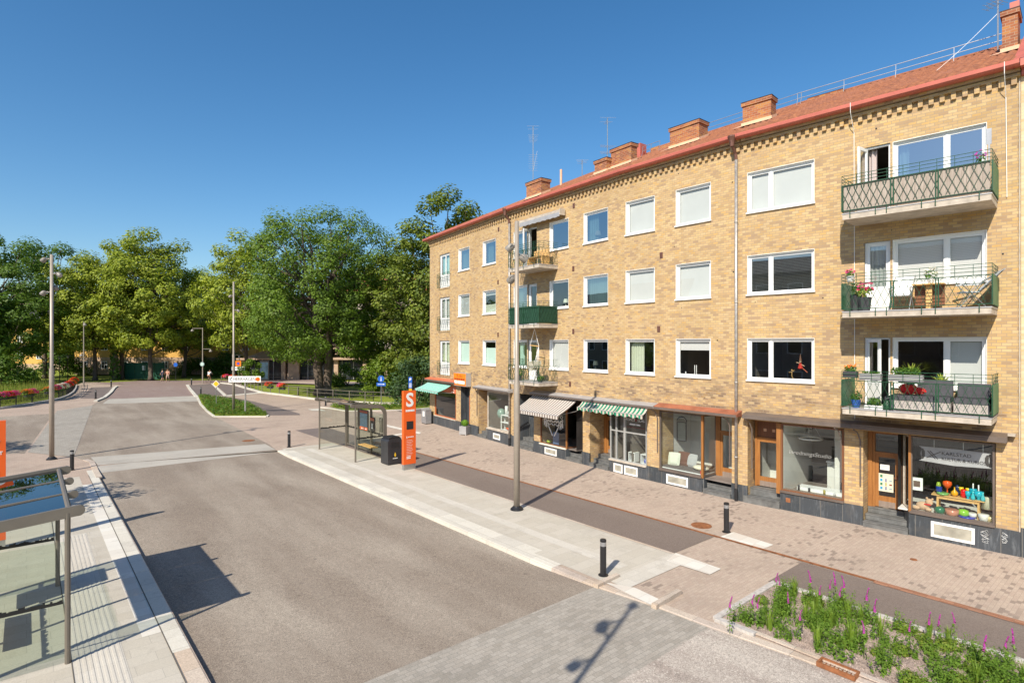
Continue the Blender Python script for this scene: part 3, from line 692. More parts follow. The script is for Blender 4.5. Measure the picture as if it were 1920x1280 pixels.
# juliet railings
for r in range(3):
    zb = (9.16, 6.32, 3.38)[r]; m = MB()
    a, b = 1.55, 3.2; y = -.16
    for z in (zb+.92, zb+.80, zb+.70, zb+.04): m.tube([(a,0,z),(a,y,z),(b,y,z),(b,0,z)], .013, 4)
    for x in (a, b): m.tube([(x,y,zb-.02),(x,y,zb+.92)], .016, 4)
    n = 11
    for i in range(n):
        x = a+(b-a)*(i+.5)/n; dx = .07 if i % 2 else -.07
        m.tube([(x-dx,y,zb+.05),(x+dx,y,zb+.69)], .009, 4)
    part('french_balcony_railing', m, M_green, 0)
# vents in the brickwork
for k, x, z in ((0,9.33,11.81),(0,9.27,8.88),(0,9.27,5.97),(1,4.93,11.86),(1,4.9,8.95),(1,4.9,6.04),(1,4.67,3.58),(2,1.85,8.95),(2,1.73,6.05)):
    m = MB(); m.box(x-.07, x+.07, -.012, .02, z-.12, z+.12); [m.box(x-.06, x+.06, -.02, -.012, z-.1+.05*j, z-.08+.05*j) for j in range(4)]; part('wall_vent', m, M_copper, k)
rnd = random.Random(3); m = [MB() for _ in range(4)]       # old anchor holes, tiny dark plugs
for i in range(70):
    k = rnd.randrange(4); x = rnd.uniform(.2, LEN[k]-.2); z = rnd.uniform(3.3, 12)
    if any(h[0]-.1 < x < h[1]+.1 and h[2]-.1 < z < h[3]+.1 for h in HOLE[k]): continue
    s_ = rnd.uniform(.012, .028); m[k].box(x-s_, x+s_, -.006, .01, z-s_, z+s_)
for k in range(4): o = part('anchor_holes', m[k], M_dark, k); o['kind'] = 'stuff'
# ---------- balconies ----------
def lattice(m, x0, x1, z0, z1, P, per=.172):
    """ogee lattice between two rails; P maps (along, z) to a point"""
    n = max(1, round((x1-x0)/per)); w = (x1-x0)/n; H = z1-z0
    for i in range(-3, n+4):
        for s in (1, -1):
            pts = []
            for j in range(7):
                f = j/6; x = x0+(i+.5)*w+s*w*1.25*(f-.5)*2*.62; pts.append((x, z0+.04+f*(H-.10)))
            # clip to the panel
            seg = []
            for p in pts:
                if x0 <= p[0] <= x1: seg.append(p)
            if len(seg) > 1: m.tube([P(*p) for p in seg], .0068, 4, cap=False)
    for i in range(n):
        cx = x0+(i+.5)*w
        m.tube([P(cx+cos(t)*w*.42, z1-.085+sin(t)*.075) for t in [pi*j/6 for j in range(7)]], .0068, 4, cap=False)
def balcony(k, x0, x1, zf, dep, brackets, style='open', top=.20):
    m = MB(); m.box(x0, x1, -dep, .0, zf-.17, zf-.02); sl = part('balcony', m, M_conc, k)
    e = MB(); e.box(x0-.015, x1+.015, -dep-.015, -dep+.04, zf-.02, zf+.01); e.box(x0-.015, x1+.015, -dep+.04, -.02, zf-.02, zf+.008); part('floor_covering', e, M_zincw, k, sl)
    y = -dep-.02; xa, xb = x0-.01, x1+.02; z0_, z1_ = zf+.08, zf+.80; zt = zf+1.08
    m = MB()
    for z in (z0_, z1_): m.tube([(xa,y,z),(xb,y,z)], .014, 4)
    for z in (z1_+.095, z1_+.19, zt): m.tube([(xa,-.02,z),(xa,y,z),(xb,y,z),(xb,-.02,z)], .010, 4)
    for x in (xa, xb, xa+(xb-xa)*.36, xa+(xb-xa)*.37+.03, xa+(xb-xa)*.66, xa+(xb-xa)*.67+.02) if xb-xa > 3 else (xa, xb, (xa+xb)/2): m.box(x-.014, x+.014, y-.012, y+.012, z0_-.02, z1_)
    n = 9 if xb-xa > 3 else 6
    for i in range(n+1):
        x = xa+(xb-xa)*i/n; m.tube([(x,y,z1_),(x,y,zt)], .008, 4)
    for x in brackets: m.tube([(x0+(x1-x0)*x,y,z0_),(x0+(x1-x0)*x,y-.005,zf-.12),(x0+(x1-x0)*x,-dep+.02,zf-.13)], .014, 4)
    for xs in (xa, xb):
        for z in (z0_, z1_): m.tube([(xs,y,z),(xs,-.02,z)], .012, 4)
        for i in (1, 2, 3): m.tube([(xs,y*i/4,z1_),(xs,y*i/4,zt)], .008, 4)
    part('railing', m, M_green, k, sl)
    m = MB(); lattice(m, xa, xb, z0_, z1_, lambda a, z: (a, y, z)); part('lattice', m, M_green, k, sl)
    return sl
b3 = balcony(3, 3.47, 6.78, DB[0], 1.28, (.06,.25,.33,.57,.66,.93)); b2 = balcony(3, 3.47, 6.78, DB[1], 1.28, (.06,.25,.33,.57,.66,.93)); b1 = balcony(3, 3.47, 6.78, DB[2], 1.28, (.06,.25,.33,.57,.66,.93))
def ribbed(m, xs, y0, y1, z0, z1, n=9):
    w = (y1-y0)/n
    for i in range(n): m.box(xs-.012-(.012 if i % 2 else 0), xs+.012, y0+w*i, y0+w*(i+1), z0, z1)
for b, zf in ((b3, DB[0]), (b2, DB[1]), (b1, DB[2])):
    for xs in (3.46, 6.80):
        m = MB(); ribbed(m, xs, -1.29, -.03, zf+.06, zf+.82); part('side_screen', m, M_greens, 3, b)
rm = NT('reed_screen'); oo = xyz(rm); s_ = rm.noise(1, 3, .6, rm.scale(70, 70, 1.5)); cc = rm.ramp(s_, [(.3, (.23,.185,.15)), (.5, (.37,.31,.26)), (.7, (.48,.41,.35))]); rm.l(cc, rm.p.inputs['Base Color']); rm.p.inputs['Roughness'].default_value = .9
M_reed = rm.mat
m = MB(); m.box(3.50, 6.76, -1.272, -1.255, DB[0]+.03, DB[0]+.80); part('reed_screen', m, M_reed, 3, b3)
# the three narrower balconies
c3 = balcony(1, 1.34, 3.78, DB[0], 1.15, (.12,.5,.85)); c2 = balcony(1, 1.34, 3.78, DB[1], 1.15, (.12,.5,.85)); c1_ = balcony(1, 1.34, 3.78, DB[2], 1.15, (.12,.5,.85))
m = MB(); m.box(1.35, 3.79, -1.145, -1.13, DB[1]+.03, DB[1]+.86); m.box(3.765, 3.78, -1.13, -.03, DB[1]+.03, DB[1]+.86); m.box(1.345, 1.36, -1.13, -.03, DB[1]+.03, DB[1]+.86); part('cloth_screen', m, M_greend, 1, c2)
for b, zf in ((c3, DB[0]), (c2, DB[1]), (c1_, DB[2])):
    for xs in (1.33, 3.80): m = MB(); lattice(m, -1.15, -.04, zf+.08, zf+.80, lambda a, z: (xs, a, z)); part('side_lattice', m, M_green, 1, b)
# folded awning above the upper balcony
m = MB(); m.box(1.1, 4.35, -.32, -.08, 11.62, 11.78); m.box(4.30, 4.37, -.36, -.05, 11.52, 11.82); m.box(1.08, 1.14, -.36, -.05, 11.52, 11.8)
aw = part('folded_awning', m, M_conc, 1); m = MB()
for i in range(16):
    xx = 1.14+i*.1975; m.box(xx, xx+.1975, -.345, -.335, 11.44+(.02 if i % 2 else 0), 11.66)
part('valance', m, M_zincw, 1, aw)
# ================= SHOPS =================
def plinth(k, x0, x1, z1=.57, y=-.035, y1=.05, z0_=0):
    m = MB(); m.box(x0, x1, y, y1, z0_, z1); return part('stone_plinth', m, M_slate, k)
def shopwin(k, x0, x1, z0_, z1, mat=M_woodd, y=.04, w=.06, mull=(), nm='shop_window', glass=None, sillm=None, trans=None):
    m = MB(); ring(m, x0, x1, z0_, z1, w, y-.04, y+.04)
    for q in mull: m.box(q-.03, q+.03, y-.04, y+.04, z0_+w, z1-w)
    if trans: m.box(x0+w, x1-w, y-.03, y+.03, trans-.025, trans+.025)
    fr = part(nm, m, mat, k); s = MB(); s.box(x0-.01, x1+.01, y-.12, y-.04, z0_-.05, z0_+.01); part('sill', s, sillm or M_brownm, k, fr)
    g = MB(); g.face([(x0+w,y,z0_+w),(x1-w,y,z0_+w),(x1-w,y,z1-w),(x0+w,y,z1-w)]); part('pane', g, glass or M_shopglass, k, fr); return fr
def sideglass(k, xa, ya, xb, yb, z0_, z1, mat=M_woodd, plin=True):
    L = hypot(xb-xa, yb-ya); a = atan2(yb-ya, xb-xa); M = TM(xa, ya, 0, a); m = MB(); ring(m, 0, L, z0_, z1, .05, -.03, .03); t = MB(); t.add(m, M)
    fr = part('side_window', t, mat, k); g = MB(); g.face([(.05,0,z0_+.05),(L-.05,0,z0_+.05),(L-.05,0,z1-.05),(.05,0,z1-.05)]); t = MB(); t.add(g, M); part('pane', t, M_shopglass, k, fr)
    if plin: g = MB(); g.box(0, L, -.04, .04, 0, z0_-.01); t = MB(); t.add(g, M); part('stone_plinth', t, M_slate, k)
    return fr
def shopdoor(k, x0, x1, y, z0_=.5, zt=2.12, z1=2.8, mat=M_wood, top='glass', panel=.35, hx=None, knob=True):
    m = MB(); m.box(x0, x0+.07, y-.05, y+.05, z0_, z1); m.box(x1-.07, x1, y-.05, y+.05, z0_, z1); m.box(x0+.07, x1-.07, y-.05, y+.05, zt, zt+.07); m.box(x0+.07, x1-.07, y-.05, y+.05, z1-.06, z1)
    fr = part('shop_door', m, mat, k)
    if top == 'glass': g = MB(); g.face([(x0+.07,y,zt+.07),(x1-.07,y,zt+.07),(x1-.07,y,z1-.06),(x0+.07,y,z1-.06)]); part('transom_pane', g, M_shopglass, k, fr)
    else:
        g = MB(); g.box(x0+.07, x1-.07, y-.01, y+.02, zt+.07, z1-.06); part('transom_panel', g, M_woodd, k, fr); g = MB()
        for q in (.36, .68): cx = x0+(x1-x0)*q; g.box(cx-.05, cx+.05, y-.02, y-.01, zt+.28, zt+.38)
        part('transom_vents', g, M_flash, k, fr)
    a, b = x0+.07, x1-.07; m = MB(); ring(m, a, b, z0_+.02, zt, .09, y-.025, y+.025); m.box(a+.09, b-.09, y-.02, y+.02, z0_+.11, z0_+panel); lf = part('door_leaf', m, mat, k, fr)
    g = MB(); g.box(a+.09, b-.09, y-.028, y-.02, z0_+.02, z0_+.2) ; part('kick_plate', g, M_woodg, k, fr)
    g = MB(); g.face([(a+.09,y,z0_+panel),(b-.09,y,z0_+panel),(b-.09,y,zt-.09),(a+.09,y,zt-.09)]); part('pane', g, M_shopglass, k, fr)
    h = MB(); hx = hx if hx is not None else b-.05
    if knob: h.lathe([(.01, 0), (.055, .01), (.06, .03), (.04, .05)], 0, 0, 10); t = MB(); t.add(h, Matrix.Translation((hx, y-.03, z0_+.95)) @ Matrix.Rotation(pi/2, 4, 'X')); part('door_knob', t, M_woodd, k, fr)
    else: h.box(hx-.015, hx+.015, y-.07, y-.03, z0_+.85, z0_+1.05); part('door_handle', h, M_steel, k, fr)
    return fr
def steps(k, x0, x1, yb, n=3, out=.12, left=None):
    m = MB()
    for i in range(n):
        y0 = -out+(i*(.27)); m.box(x0-(.12 if i == 0 and left else 0)+.003*i, x1-.003*i, y0, yb if i == n-1 else y0+.30, 0 if i == 0 else .5/n*i+.001, .5/n*(i+1)-.01)
        m.box(x0+.003*i, x1-.003*i, y0-.015, y0+.12, .5/n*(i+1)-.035, .5/n*(i+1))
    return part('stone_steps', m, M_step, k)
def basewin(k, x0, x1, z0_=.05, z1=.42):
    m = MB(); ring(m, x0, x1, z0_, z1, .065, -.055, .0); fr = part('cellar_window', m, M_winw, k); g = MB(); g.box(x0+.065, x1-.065, -.042, -.036, z0_+.065, z1-.065); part('pane', g, M_cel, k, fr)
M_cel = pm('dusty_cellar_glass', (.36,.34,.28), .35, 0, .3, 3)
def canopy(k, x0, x1, mat, z=2.95, h=.12, out=.35, under=M_brownm, tilt=.08):
    m = MB(); m.prismy([(0,0)]*0, 0, 0) if 0 else None
    P = [(-.0, z+h+tilt), (-out, z+h), (-out, z), (.0, z)]
    for a, b in zip(P, P[1:]+P[:1]): m.face([(x0,a[0],a[1]),(x0,b[0],b[1]),(x1,b[0],b[1]),(x1,a[0],a[1])])
    m.face([(x0,p[0],p[1]) for p in P][::-1]); m.face([(x1,p[0],p[1]) for p in P])
    c = part('canopy', m, mat, k)
    e = MB(); e.box(x0+.01, x1-.01, -out-.012, -out-.001, z-.02, z+.07); part('fascia', e, under, k, c); return c
def awn_arm(k, x, y0=-.05, z0_=1.2, z1=2.9):
    m = MB(); m.tube([(x,y0,z0_),(x,y0,z1-.35),(x-.06,y0-.08,z1-.1),(x-.12,-.3,z1)], .022, 6); return part('awning_rod', m, M_brownm, k)
def stripes(name, c1, c2, n, w1=.5):
    m = NT(name); o = xyz(m); f = m.math('FRACT', m.math('MULTIPLY', o[0], n)); c = m.mix(m.math('GREATER_THAN', f, w1), c1, c2); m.l(c, m.p.inputs['Base Color']); m.p.inputs['Roughness'].default_value = .85
    return m.mat
M_awn_b = stripes('brown_white_awning', (.55,.51,.46), (.17,.13,.11), 5.4, .55); M_awn_g = stripes('green_white_awning', (.012,.20,.11), (.52,.45,.38), 4.9, .5); M_awn_t = stripes('pale_green_awning', (.05,.42,.32), (.55,.70,.62), 4.6, .6)
def awning(k, x0, x1, y0, z0_, y1, z1, mat, drop=.18, scal=0, xs=0):
    """cloth from the wall line (y0,z0_) to the front bar (y1,z1), with a hanging valance; xs shifts the front sideways"""
    m = MB(); n = 24
    for i in range(n):
        a, b = i/n, (i+1)/n
        for j in range(4):
            f, g = j/4, (j+1)/4; sg = lambda q: -.05*sin(pi*q)
            P = lambda t, q: (x0+(x1-x0)*t, y0+(y1-y0)*q, z0_+(z1-z0_)*q+sg(q))
            m.face([P(a,g), P(b,g), P(b,f), P(a,f)])
    aw = part('awning', m, mat, k, smooth=False); m = MB(); nn = 96
    for i in range(nn):
        a, b = i/nn, (i+1)/nn; xa, xb = x0+(x1-x0)*a, x0+(x1-x0)*b
        d = lambda x: drop*(1 if not scal else .55+.45*abs(sin(x*scal*pi+.6)))
        m.face([(xa,y1-.012,z1-d(xa)),(xb,y1-.012,z1-d(xb)),(xb,y1-.012,z1),(xa,y1-.012,z1)])
    part('valance', m, mat, k, aw); m = MB(); m.tube([(x0,y1,z1),(x1,y1,z1)], .022, 6)
    for x in (x0+.12, x1-.12): m.tube([(x,y1,z1-.01),(x,y0-.0,z0_-.55 if y1 < -.7 else z0_-.2)], .012, 5)
    part('awning_frame', m, M_zincw, k, aw); return aw
def room(k, x0, x1, wall, fl, depth=3.2, zf=.52, zt=2.95, floor0=.1):
    m = MB(); m.face([(x0,depth,0),(x1,depth,0),(x1,depth,zt),(x0,depth,zt)]); m.face([(x0,floor0,zf),(x0,depth,zf),(x0,depth,zt),(x0,floor0,zt)]); m.face([(x1,floor0,zf),(x1,depth,zf),(x1,depth,zt),(x1,floor0,zt)]); m.face([(x0,floor0,zt-.02),(x1,floor0,zt-.02),(x1,depth,zt-.02),(x0,depth,zt-.02)])
    r_ = part('shop_interior', m, wall, k); m = MB(); m.box(x0, x1, floor0, depth, zf-.04, zf); part('shop_floor', m, fl, k, r_); return r_
# ---- left-hand shop (segment 0)
for a, b in ((0,4.71),(5.92,7.0),(8.07,10.45)): plinth(0, a, b, .60)
plinth(0, 10.45, LEN[0]+.005, .60); shopwin(0, .85, 4.05, .62, 2.75, M_woodo, sillm=M_conc); room(0, .8, 4.6, M_room, M_floor)
m = MB(); m.box(.93, 3.97, .03, .05, 2.28, 2.68); sg = part('shop_banner', m, M_redm2, 0)
t = text_mesh('A', .26, .003); tt = MB(); tt.add(t, TM(3.66, .022, 2.53)); tt.box(3.3, 3.75, .02, .024, 2.33, 2.38); part('lettering', tt, M_whitep, 0, sg)
m = MB(); m.box(4.71, 5.92, .45, .5, 0, 2.8); m.box(4.713, 4.74, .003, .45, 0, 2.79); part('slate_doorway', m, M_slate, 0); m = MB(); m.box(5.84, 5.917, .0, .45, 0, 2.3); part('door_jamb', m, M_woodo, 0)
m = MB(); ring(m, 5.15, 5.8, 1.95, 2.45, .06, .40, .448); m.box(5.21, 5.74, .42, .44, 2.01, 2.39); part('notice_frame', m, M_winw, 0)
canopy(0, .0, 4.62, M_redm2, 2.98, .1, .40); canopy(0, 6.95, LEN[0]+.1, M_zincw, 2.86, .1, .35)
awning(0, .15, 3.8, -.12, 2.86, -1.15, 2.42, M_awn_t, .14, 3.)
sgn = thing('shop_sign', 'orange box sign with dark lettering above the black doorway left of the planter', 'sign', LW(0, 4.45, -.36, 2.88), RZ[0])
m = MB(); m.box(0, 1.66, 0, .34, 0, .80); m.build('sign_box', M_zincw, sgn); m = MB(); m.box(.03, 1.63, -.012, -.001, .03, .77); m.build('sign_face', pm('orange_sign_face', (.92,.22,.01), .4, 0, 0), sgn)
m = MB(); m.box(.12, .50, -.018, -.0125, .13, .32); m.box(.56, 1.5, -.018, -.0125, .13, .32); m.build('white_field', M_whitep, sgn)
m = MB(); m.add(text_mesh('B', .24), TM(.52, -.02, .62)); [m.box(x, x+.035, -.02, -.013, .54, .54+h) for x, h in ((.72,.08),(.84,.15),(.95,.15),(1.02,.07),(1.14,.13))]
[m.box(.12+.142*i, .12+.142*i+(.12,.09,.13,.1)[i % 4], -.02, -.013, .36, .47) for i in range(10)]; m.build('lettering', pm('dark_sign_red', (.32,.05,.01), .6, 0, 0), sgn)
# recessed bay with the shelf window
m = MB(); m.box(8.07, 10.45, -.02, .06, 0, .0) if 0 else None
shopwin(0, 8.07, 10.42, .66, 2.76, M_conc, sillm=M_conc); shopdoor(0, 7.04, 8.0, .82, .5, 2.1, 2.76, M_woodo); steps(0, 7.02, 8.04, .8, 3, .06); room(0, 8.1, 10.6, M_room, M_floor)
basewin(0, 8.8, 9.55, .14, .46); awn_arm(0, 6.9)
# ---- segment 1
plinth(1, -.005, .3); plinth(1, 1.9, 2.42); plinth(1, 2.42, 4.41, .50); plinth(1, 5.54, 6.01); plinth(1, 7.26, LEN[1], .50)
m = MB(); m.box(.3, .34, .0, .95, 0, 2.85); m.box(.34, 1.25, .9, .95, 0, 2.85); part('slate_doorway', m, M_slate, 1); steps(1, .34, 1.88, .9, 3, .06)
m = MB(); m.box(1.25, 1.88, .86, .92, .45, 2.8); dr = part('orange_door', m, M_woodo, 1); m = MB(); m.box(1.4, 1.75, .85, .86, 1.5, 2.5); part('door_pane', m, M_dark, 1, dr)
m = MB(); [m.box(.36+.012*i, .40+.012*i, .05+.1*i, .15+.1*i, .9+.05*i, 1.0+.05*i) for i in range(7)]; part('handrail', m, M_black, 1)
M_sillw = pm('cream_sill', (.70,.66,.56), .6)
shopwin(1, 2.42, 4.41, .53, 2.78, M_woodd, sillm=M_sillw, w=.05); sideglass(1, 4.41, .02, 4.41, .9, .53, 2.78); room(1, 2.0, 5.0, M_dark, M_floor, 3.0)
shopdoor(1, 4.46, 5.5, .9, .5, 2.1, 2.78, M_wood); steps(1, 4.46, 5.53, .9, 3, .06); basewin(1, 2.83, 3.74, .06, .38)
m = MB(); m.box(4.38, 4.44, -.02, .04, .5, 2.8); part('corner_post', m, M_wood, 1)
awning(1, 2.05, 5.36, -.1, 2.93, -1.3, 2.26, M_awn_b, .17)
canopy(1, 2.0, LEN[1], M_zincw, 2.94, .1, .36); canopy(2, 0, 1.72, M_zincw, 2.943, .1, .36)
shopdoor(1, 6.12, 6.95, .9, .5, 2.1, 2.78, M_wood, knob=False); steps(1, 6.03, 7.2, .9, 3, .06)
m = MB(); m.box(6.015, 6.12, .86, .95, .5, 2.8); m.box(6.95, 7.26, .86, .93, .5, 2.8); part('door_surround', m, M_wood, 1)
M_alu = pm('pale_aluminium', (.50,.50,.48), .4, .4, .05, 3)
shopwin(1, 7.26, LEN[1]-.002, .54, 2.78, M_alu, sillm=M_conc, w=.045, mull=(7.62,), trans=1.78); shopwin(2, .002, 1.14, .54, 2.78, M_alu, sillm=M_conc, w=.045, trans=1.78); plinth(2, 0, 1.17, .50)
room(1, 7.2, 7.9, M_room, M_floor, 2.6); room(2, .3, 1.7, M_room, M_floor, 2.8)
basewin(1, 7.52, LEN[1]-.06, .03, .40); basewin(2, .03, .72, .032, .40)
awning(1, 5.85, LEN[1], -.28, 2.93, -.62, 2.66, M_awn_g, .15, 2.45); awning(2, .0, 1.42, -.28, 2.93, -.62, 2.66, M_awn_g, .15, 2.45)
for w_, x_ in (('KONST', .32), ('GLAS', .86)): sign_ = MB(); sign_.add(text_mesh(w_, .15), TM(x_, .0, 2.33)); part('lettering', sign_, M_whitep, 2)
sign_ = MB(); [sign_.box(.28+.05*i, .28+.05*i+(.045 if i != 6 else .01), -.002, .002, 2.12, 2.17+.01*(i % 2)) for i in range(11)]; part('lettering', sign_, M_whitep, 2)
sign_ = MB(); sign_.add(text_mesh('&', .17), TM(.60, .0, 2.33)); sign_.box(.1, 1.05, -.002, .002, 2.02, 2.035); part('red_film', sign_, pm('dark_red_film', (.25,.03,.03), .5, 0, 0), 2)
# ---- segment 2: white showroom
plinth(2, 1.17, 1.75); plinth(2, 1.75, 3.66, .50, y=-.033); plinth(2, 4.83, LEN[2]+.01)
shopwin(2, 1.77, 3.64, .56, 2.83, M_brownm, w=.04); sideglass(2, 3.68, .02, 3.68, .9, .56, 2.83, M_brownm); m = MB(); m.box(3.63, 3.71, -.03, .05, .52, 2.84); part('corner_post', m, M_wood, 2)
room(2, 1.72, 4.9, M_roomw, M_floor, 2.2); shopdoor(2, 3.80, 4.80, .9, .5, 2.15, 2.82, M_wood, knob=False); steps(2, 3.74, 4.82, .9, 3, .08)
m = MB(); m.box(3.70, 3.80, .84, .95, .5, 2.83); part('door_surround', m, M_wood, 2)
basewin(2, 2.12, 3.08, .05, .42); canopy(2, 1.74, LEN[2]-.02, M_rustsheet, 2.95, .08, .36, tilt=.12); awn_arm(2, 1.7); awn_arm(2, 4.78)
# ---- segment 3
plinth(3, 0, .18); plinth(3, 1.28, 3.17, .58, y=-.034); plinth(3, 3.17, 3.68, .58); plinth(3, 6.74, LEN[3], .64); plinth(3, 4.84, 6.74, .66, y=-.034)
shopdoor(3, .21, 1.14, .6, .5, 2.15, 2.83, M_wood, top='panel'); steps(3, .19, 1.27, .6, 2, .08, True); m = MB(); m.box(1.14, 1.28, .0, .64, .5, 2.84); part('door_surround', m, M_wood, 3)
shopwin(3, 1.29, 3.16, .62, 2.84, M_woodd, w=.05); room(3, 1.2, 3.4, M_roomd, M_floor, 3.0); g = MB(); g.box(2.62, 2.80, 1.0, 1.2, .52, 2.9); part('white_pillar', g, M_roomw, 3); g = MB(); g.box(1.25, 1.33, .15, 2.9, .52, 2.9); part('white_side_wall', g, M_roomw, 3); room(3, .18, 1.17, M_roomw, M_floor, 2.0, floor0=.7)
g = MB(); g.box(1.46, 1.60, -.042, -.036, .28, .42); part('brick_vent', g, M_rust, 3)
canopy(3, .12, 3.45, M_brownm, 2.95, .10, .32); canopy(3, 3.45, 7.0, M_brownm, 2.951, .12, .34)
for x in (.35, 3.1, 3.62): awn_arm(3, x)
shopdoor(3, 3.80, 4.55, .6, .5, 2.12, 2.80, M_wood); m = MB(); m.box(3.69, 3.80, .5, .68, .5, 2.83); part('door_surround', m, M_wood, 3)
steps(3, 3.7, 4.83, .6, 3, .10); sideglass(3, 4.60, .6, 4.86, .02, .69, 2.84, M_conc)
shopwin(3, 4.87, 6.73, .69, 2.84, M_brownm, w=.045); m = MB(); m.box(4.83, 4.89, -.03, .04, .66, 2.86); part('corner_post', m, M_wood, 3)
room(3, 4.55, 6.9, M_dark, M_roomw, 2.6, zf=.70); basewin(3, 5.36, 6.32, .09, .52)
m = MB(); m.box(7.0, 7.15, -.2, -.0, 3.1, 3.16); part('bracket', m, M_conc, 3)
# white scribbled tags on the slate
def scribble(m, x, z, w, h, seed, y=-.041):
    r = random.Random(seed); pts = []
    for i in range(26): pts.append((x+w*(.5+.45*sin(i*1.3+seed)*r.uniform(.6, 1)), y, z+h*(i/25.)+h*.12*cos(i*2.1)))
    m.tube(pts, .0035, 3)
m = MB(); scribble(m, 6.42, .2, .22, .32, 1); part('scribbled_tag', m, M_whitep, 3); m = MB(); scribble(m, 6.85, .28, .16, .26, 4); part('scribbled_tag', m, M_whitep, 3)
# drain pipes
def downpipe(k, x, zb=0, hop=True):
    m = MB(); m.tube([(x,-.10,.38),(x,-.10,11.95)], .052, 10)
    for z in (1.5, 4.1, 6.9, 9.7): m.tube([(x,-.10,z),(x,-.10,z+.05)], .062, 10)
    dp = part('drain_pipe', m, M_zinc, k, smooth=True); m = MB(); m.tube([(x,-.10,.0),(x,-.10,.42)], .062, 10); part('pipe_boot', m, M_black, k, dp)
    m = MB(); m.tube([(x,-.10,11.9),(x,-.14,12.1),(x,-.33,12.3),(x,-.36,12.42)], .055, 10); m.lathe([(.07,12.3),(.085,12.42),(.10,12.5),(.15,12.62),(.15,12.66)], x, -.37, 12); part('hopper', m, M_copper, k, dp)
downpipe(0, LEN[0]-.12); downpipe(2, 5.05)
# ---- shop-window goods and balcony things: each a thing of its own
def fthing(name, label, cat, k, x, y, z, rz=0, group=None): return thing(name, label, cat, LW(k, x, y, z), RZ[k]+rz, group)
def col(name, c, rough=.3, metal=0): return pm(name, c, rough, metal, .06, 6)
def lathe_thing(name, label, cat, k, x, y, z, prof, mat, group=None, n=14):
    m = MB(); m.lathe(prof, n=n); o = m.build(name, mat, None, LW(k, x, y, z), RZ[k], True); return tag(o, label, cat, group)
# curiosity shop
tb = fthing('display_table', 'low wooden table with turned-down edges in the curiosity shop window', 'table', 3, 5.95, .40, .70)
m = MB(); m.box(-.62, .55, -.2, .2, .50, .53); m.build('table_top', M_pine, tb); m = MB(); m.box(-.5, .44, -.17, -.14, .42, .50); m.box(-.5, .44, .14, .17, .42, .50); m.build('apron', M_pine, tb)
for x in (-.48, .42):
    for y in (-.15, .15): m = MB(); m.box(x-.025, x+.025, y-.025, y+.025, 0, .42); m.build('leg', M_pine, tb)
GZ = 1.232
goods = [('glass_vase','cobalt blue glass beaker at the left end of the window table',(.02,.05,.30),[(.04,0),(.06,.02),(.07,.16),(.065,.17)],-.42,-.02),
 ('green_jar','small lime green jar behind the blue beaker on the window table',(.30,.42,.05),[(.045,0),(.06,.05),(.05,.2),(.03,.26)],-.45,.1),
 ('red_goblet','tall orange-red goblet with a round bowl on the window table',(.75,.10,.02),[(.05,0),(.015,.03),(.015,.14),(.07,.18),(.10,.25),(.09,.31),(.03,.33)],-.24,.04),
 ('green_dish','shallow pale green glass dish with candle cups on the window table',(.18,.42,.12),[(.10,0),(.13,.03),(.12,.06),(.05,.05)],-.32,-.12),
 ('yellow_vase','round golden-yellow vase with a thin neck on the window table',(.75,.38,.01),[(.03,0),(.075,.05),(.07,.10),(.015,.16),(.012,.22)],-.06,-.08),
 ('blue_bottle','dark blue bottle standing behind the yellow vase',(.02,.03,.10),[(.04,0),(.05,.05),(.05,.2),(.02,.25)],-.02,.1),
 ('yellow_cup','small yellow egg cup left of the red pitcher',(.80,.60,.03),[(.03,0),(.015,.1),(.05,.16),(.05,.22)],.07,.06),
 ('red_pitcher','bright red tall glass pitcher in the middle of the window table',(.72,.01,.01),[(.045,0),(.065,.05),(.06,.18),(.04,.2)],.14,-.06),
 ('yellow_cup','small yellow egg cup right of the red pitcher',(.80,.60,.03),[(.03,0),(.015,.1),(.05,.16),(.05,.22)],.22,.06),
 ('turquoise_glass','slim turquoise goblet at the front left of the turquoise set',(.01,.40,.52),[(.05,0),(.015,.03),(.05,.08),(.055,.18)],.24,-.14),
 ('turquoise_jar','large turquoise glass jar with a white candle at the back of the set',(.01,.38,.50),[(.07,0),(.09,.06),(.09,.2),(.09,.22)],.33,.06),
 ('turquoise_bottle','small turquoise bell-shaped bottle at the front of the set',(.05,.50,.55),[(.05,0),(.045,.06),(.015,.15),(.02,.2)],.35,-.16),
 ('turquoise_bowl','wide turquoise footed bowl with a white candle',(.01,.40,.52),[(.06,0),(.03,.04),(.10,.10),(.10,.2)],.46,-.06),
 ('turquoise_bottle','small turquoise bell-shaped bottle at the right end of the set',(.08,.50,.55),[(.05,0),(.045,.06),(.015,.15),(.02,.2)],.56,-.14)]
for nm, lb, c, pr, dx, dy in goods: lathe_thing(nm, lb, nm.split('_')[1], 3, 5.95+dx-.05, .40+dy, GZ, [(a*1.12, b*1.15) for a, b in pr], col(nm+'_glass', c, .15))
for dx, dy in ((.33,.06),(.46,-.06)): lathe_thing('white_candle', ('white taper candle in the large turquoise jar','white taper candle in the wide turquoise bowl')[dx > .4], 'candle', 3, 5.90+dx, .40+dy, GZ+.18, [(.018,0),(.014,.22)], M_whitep)
FZ = .702
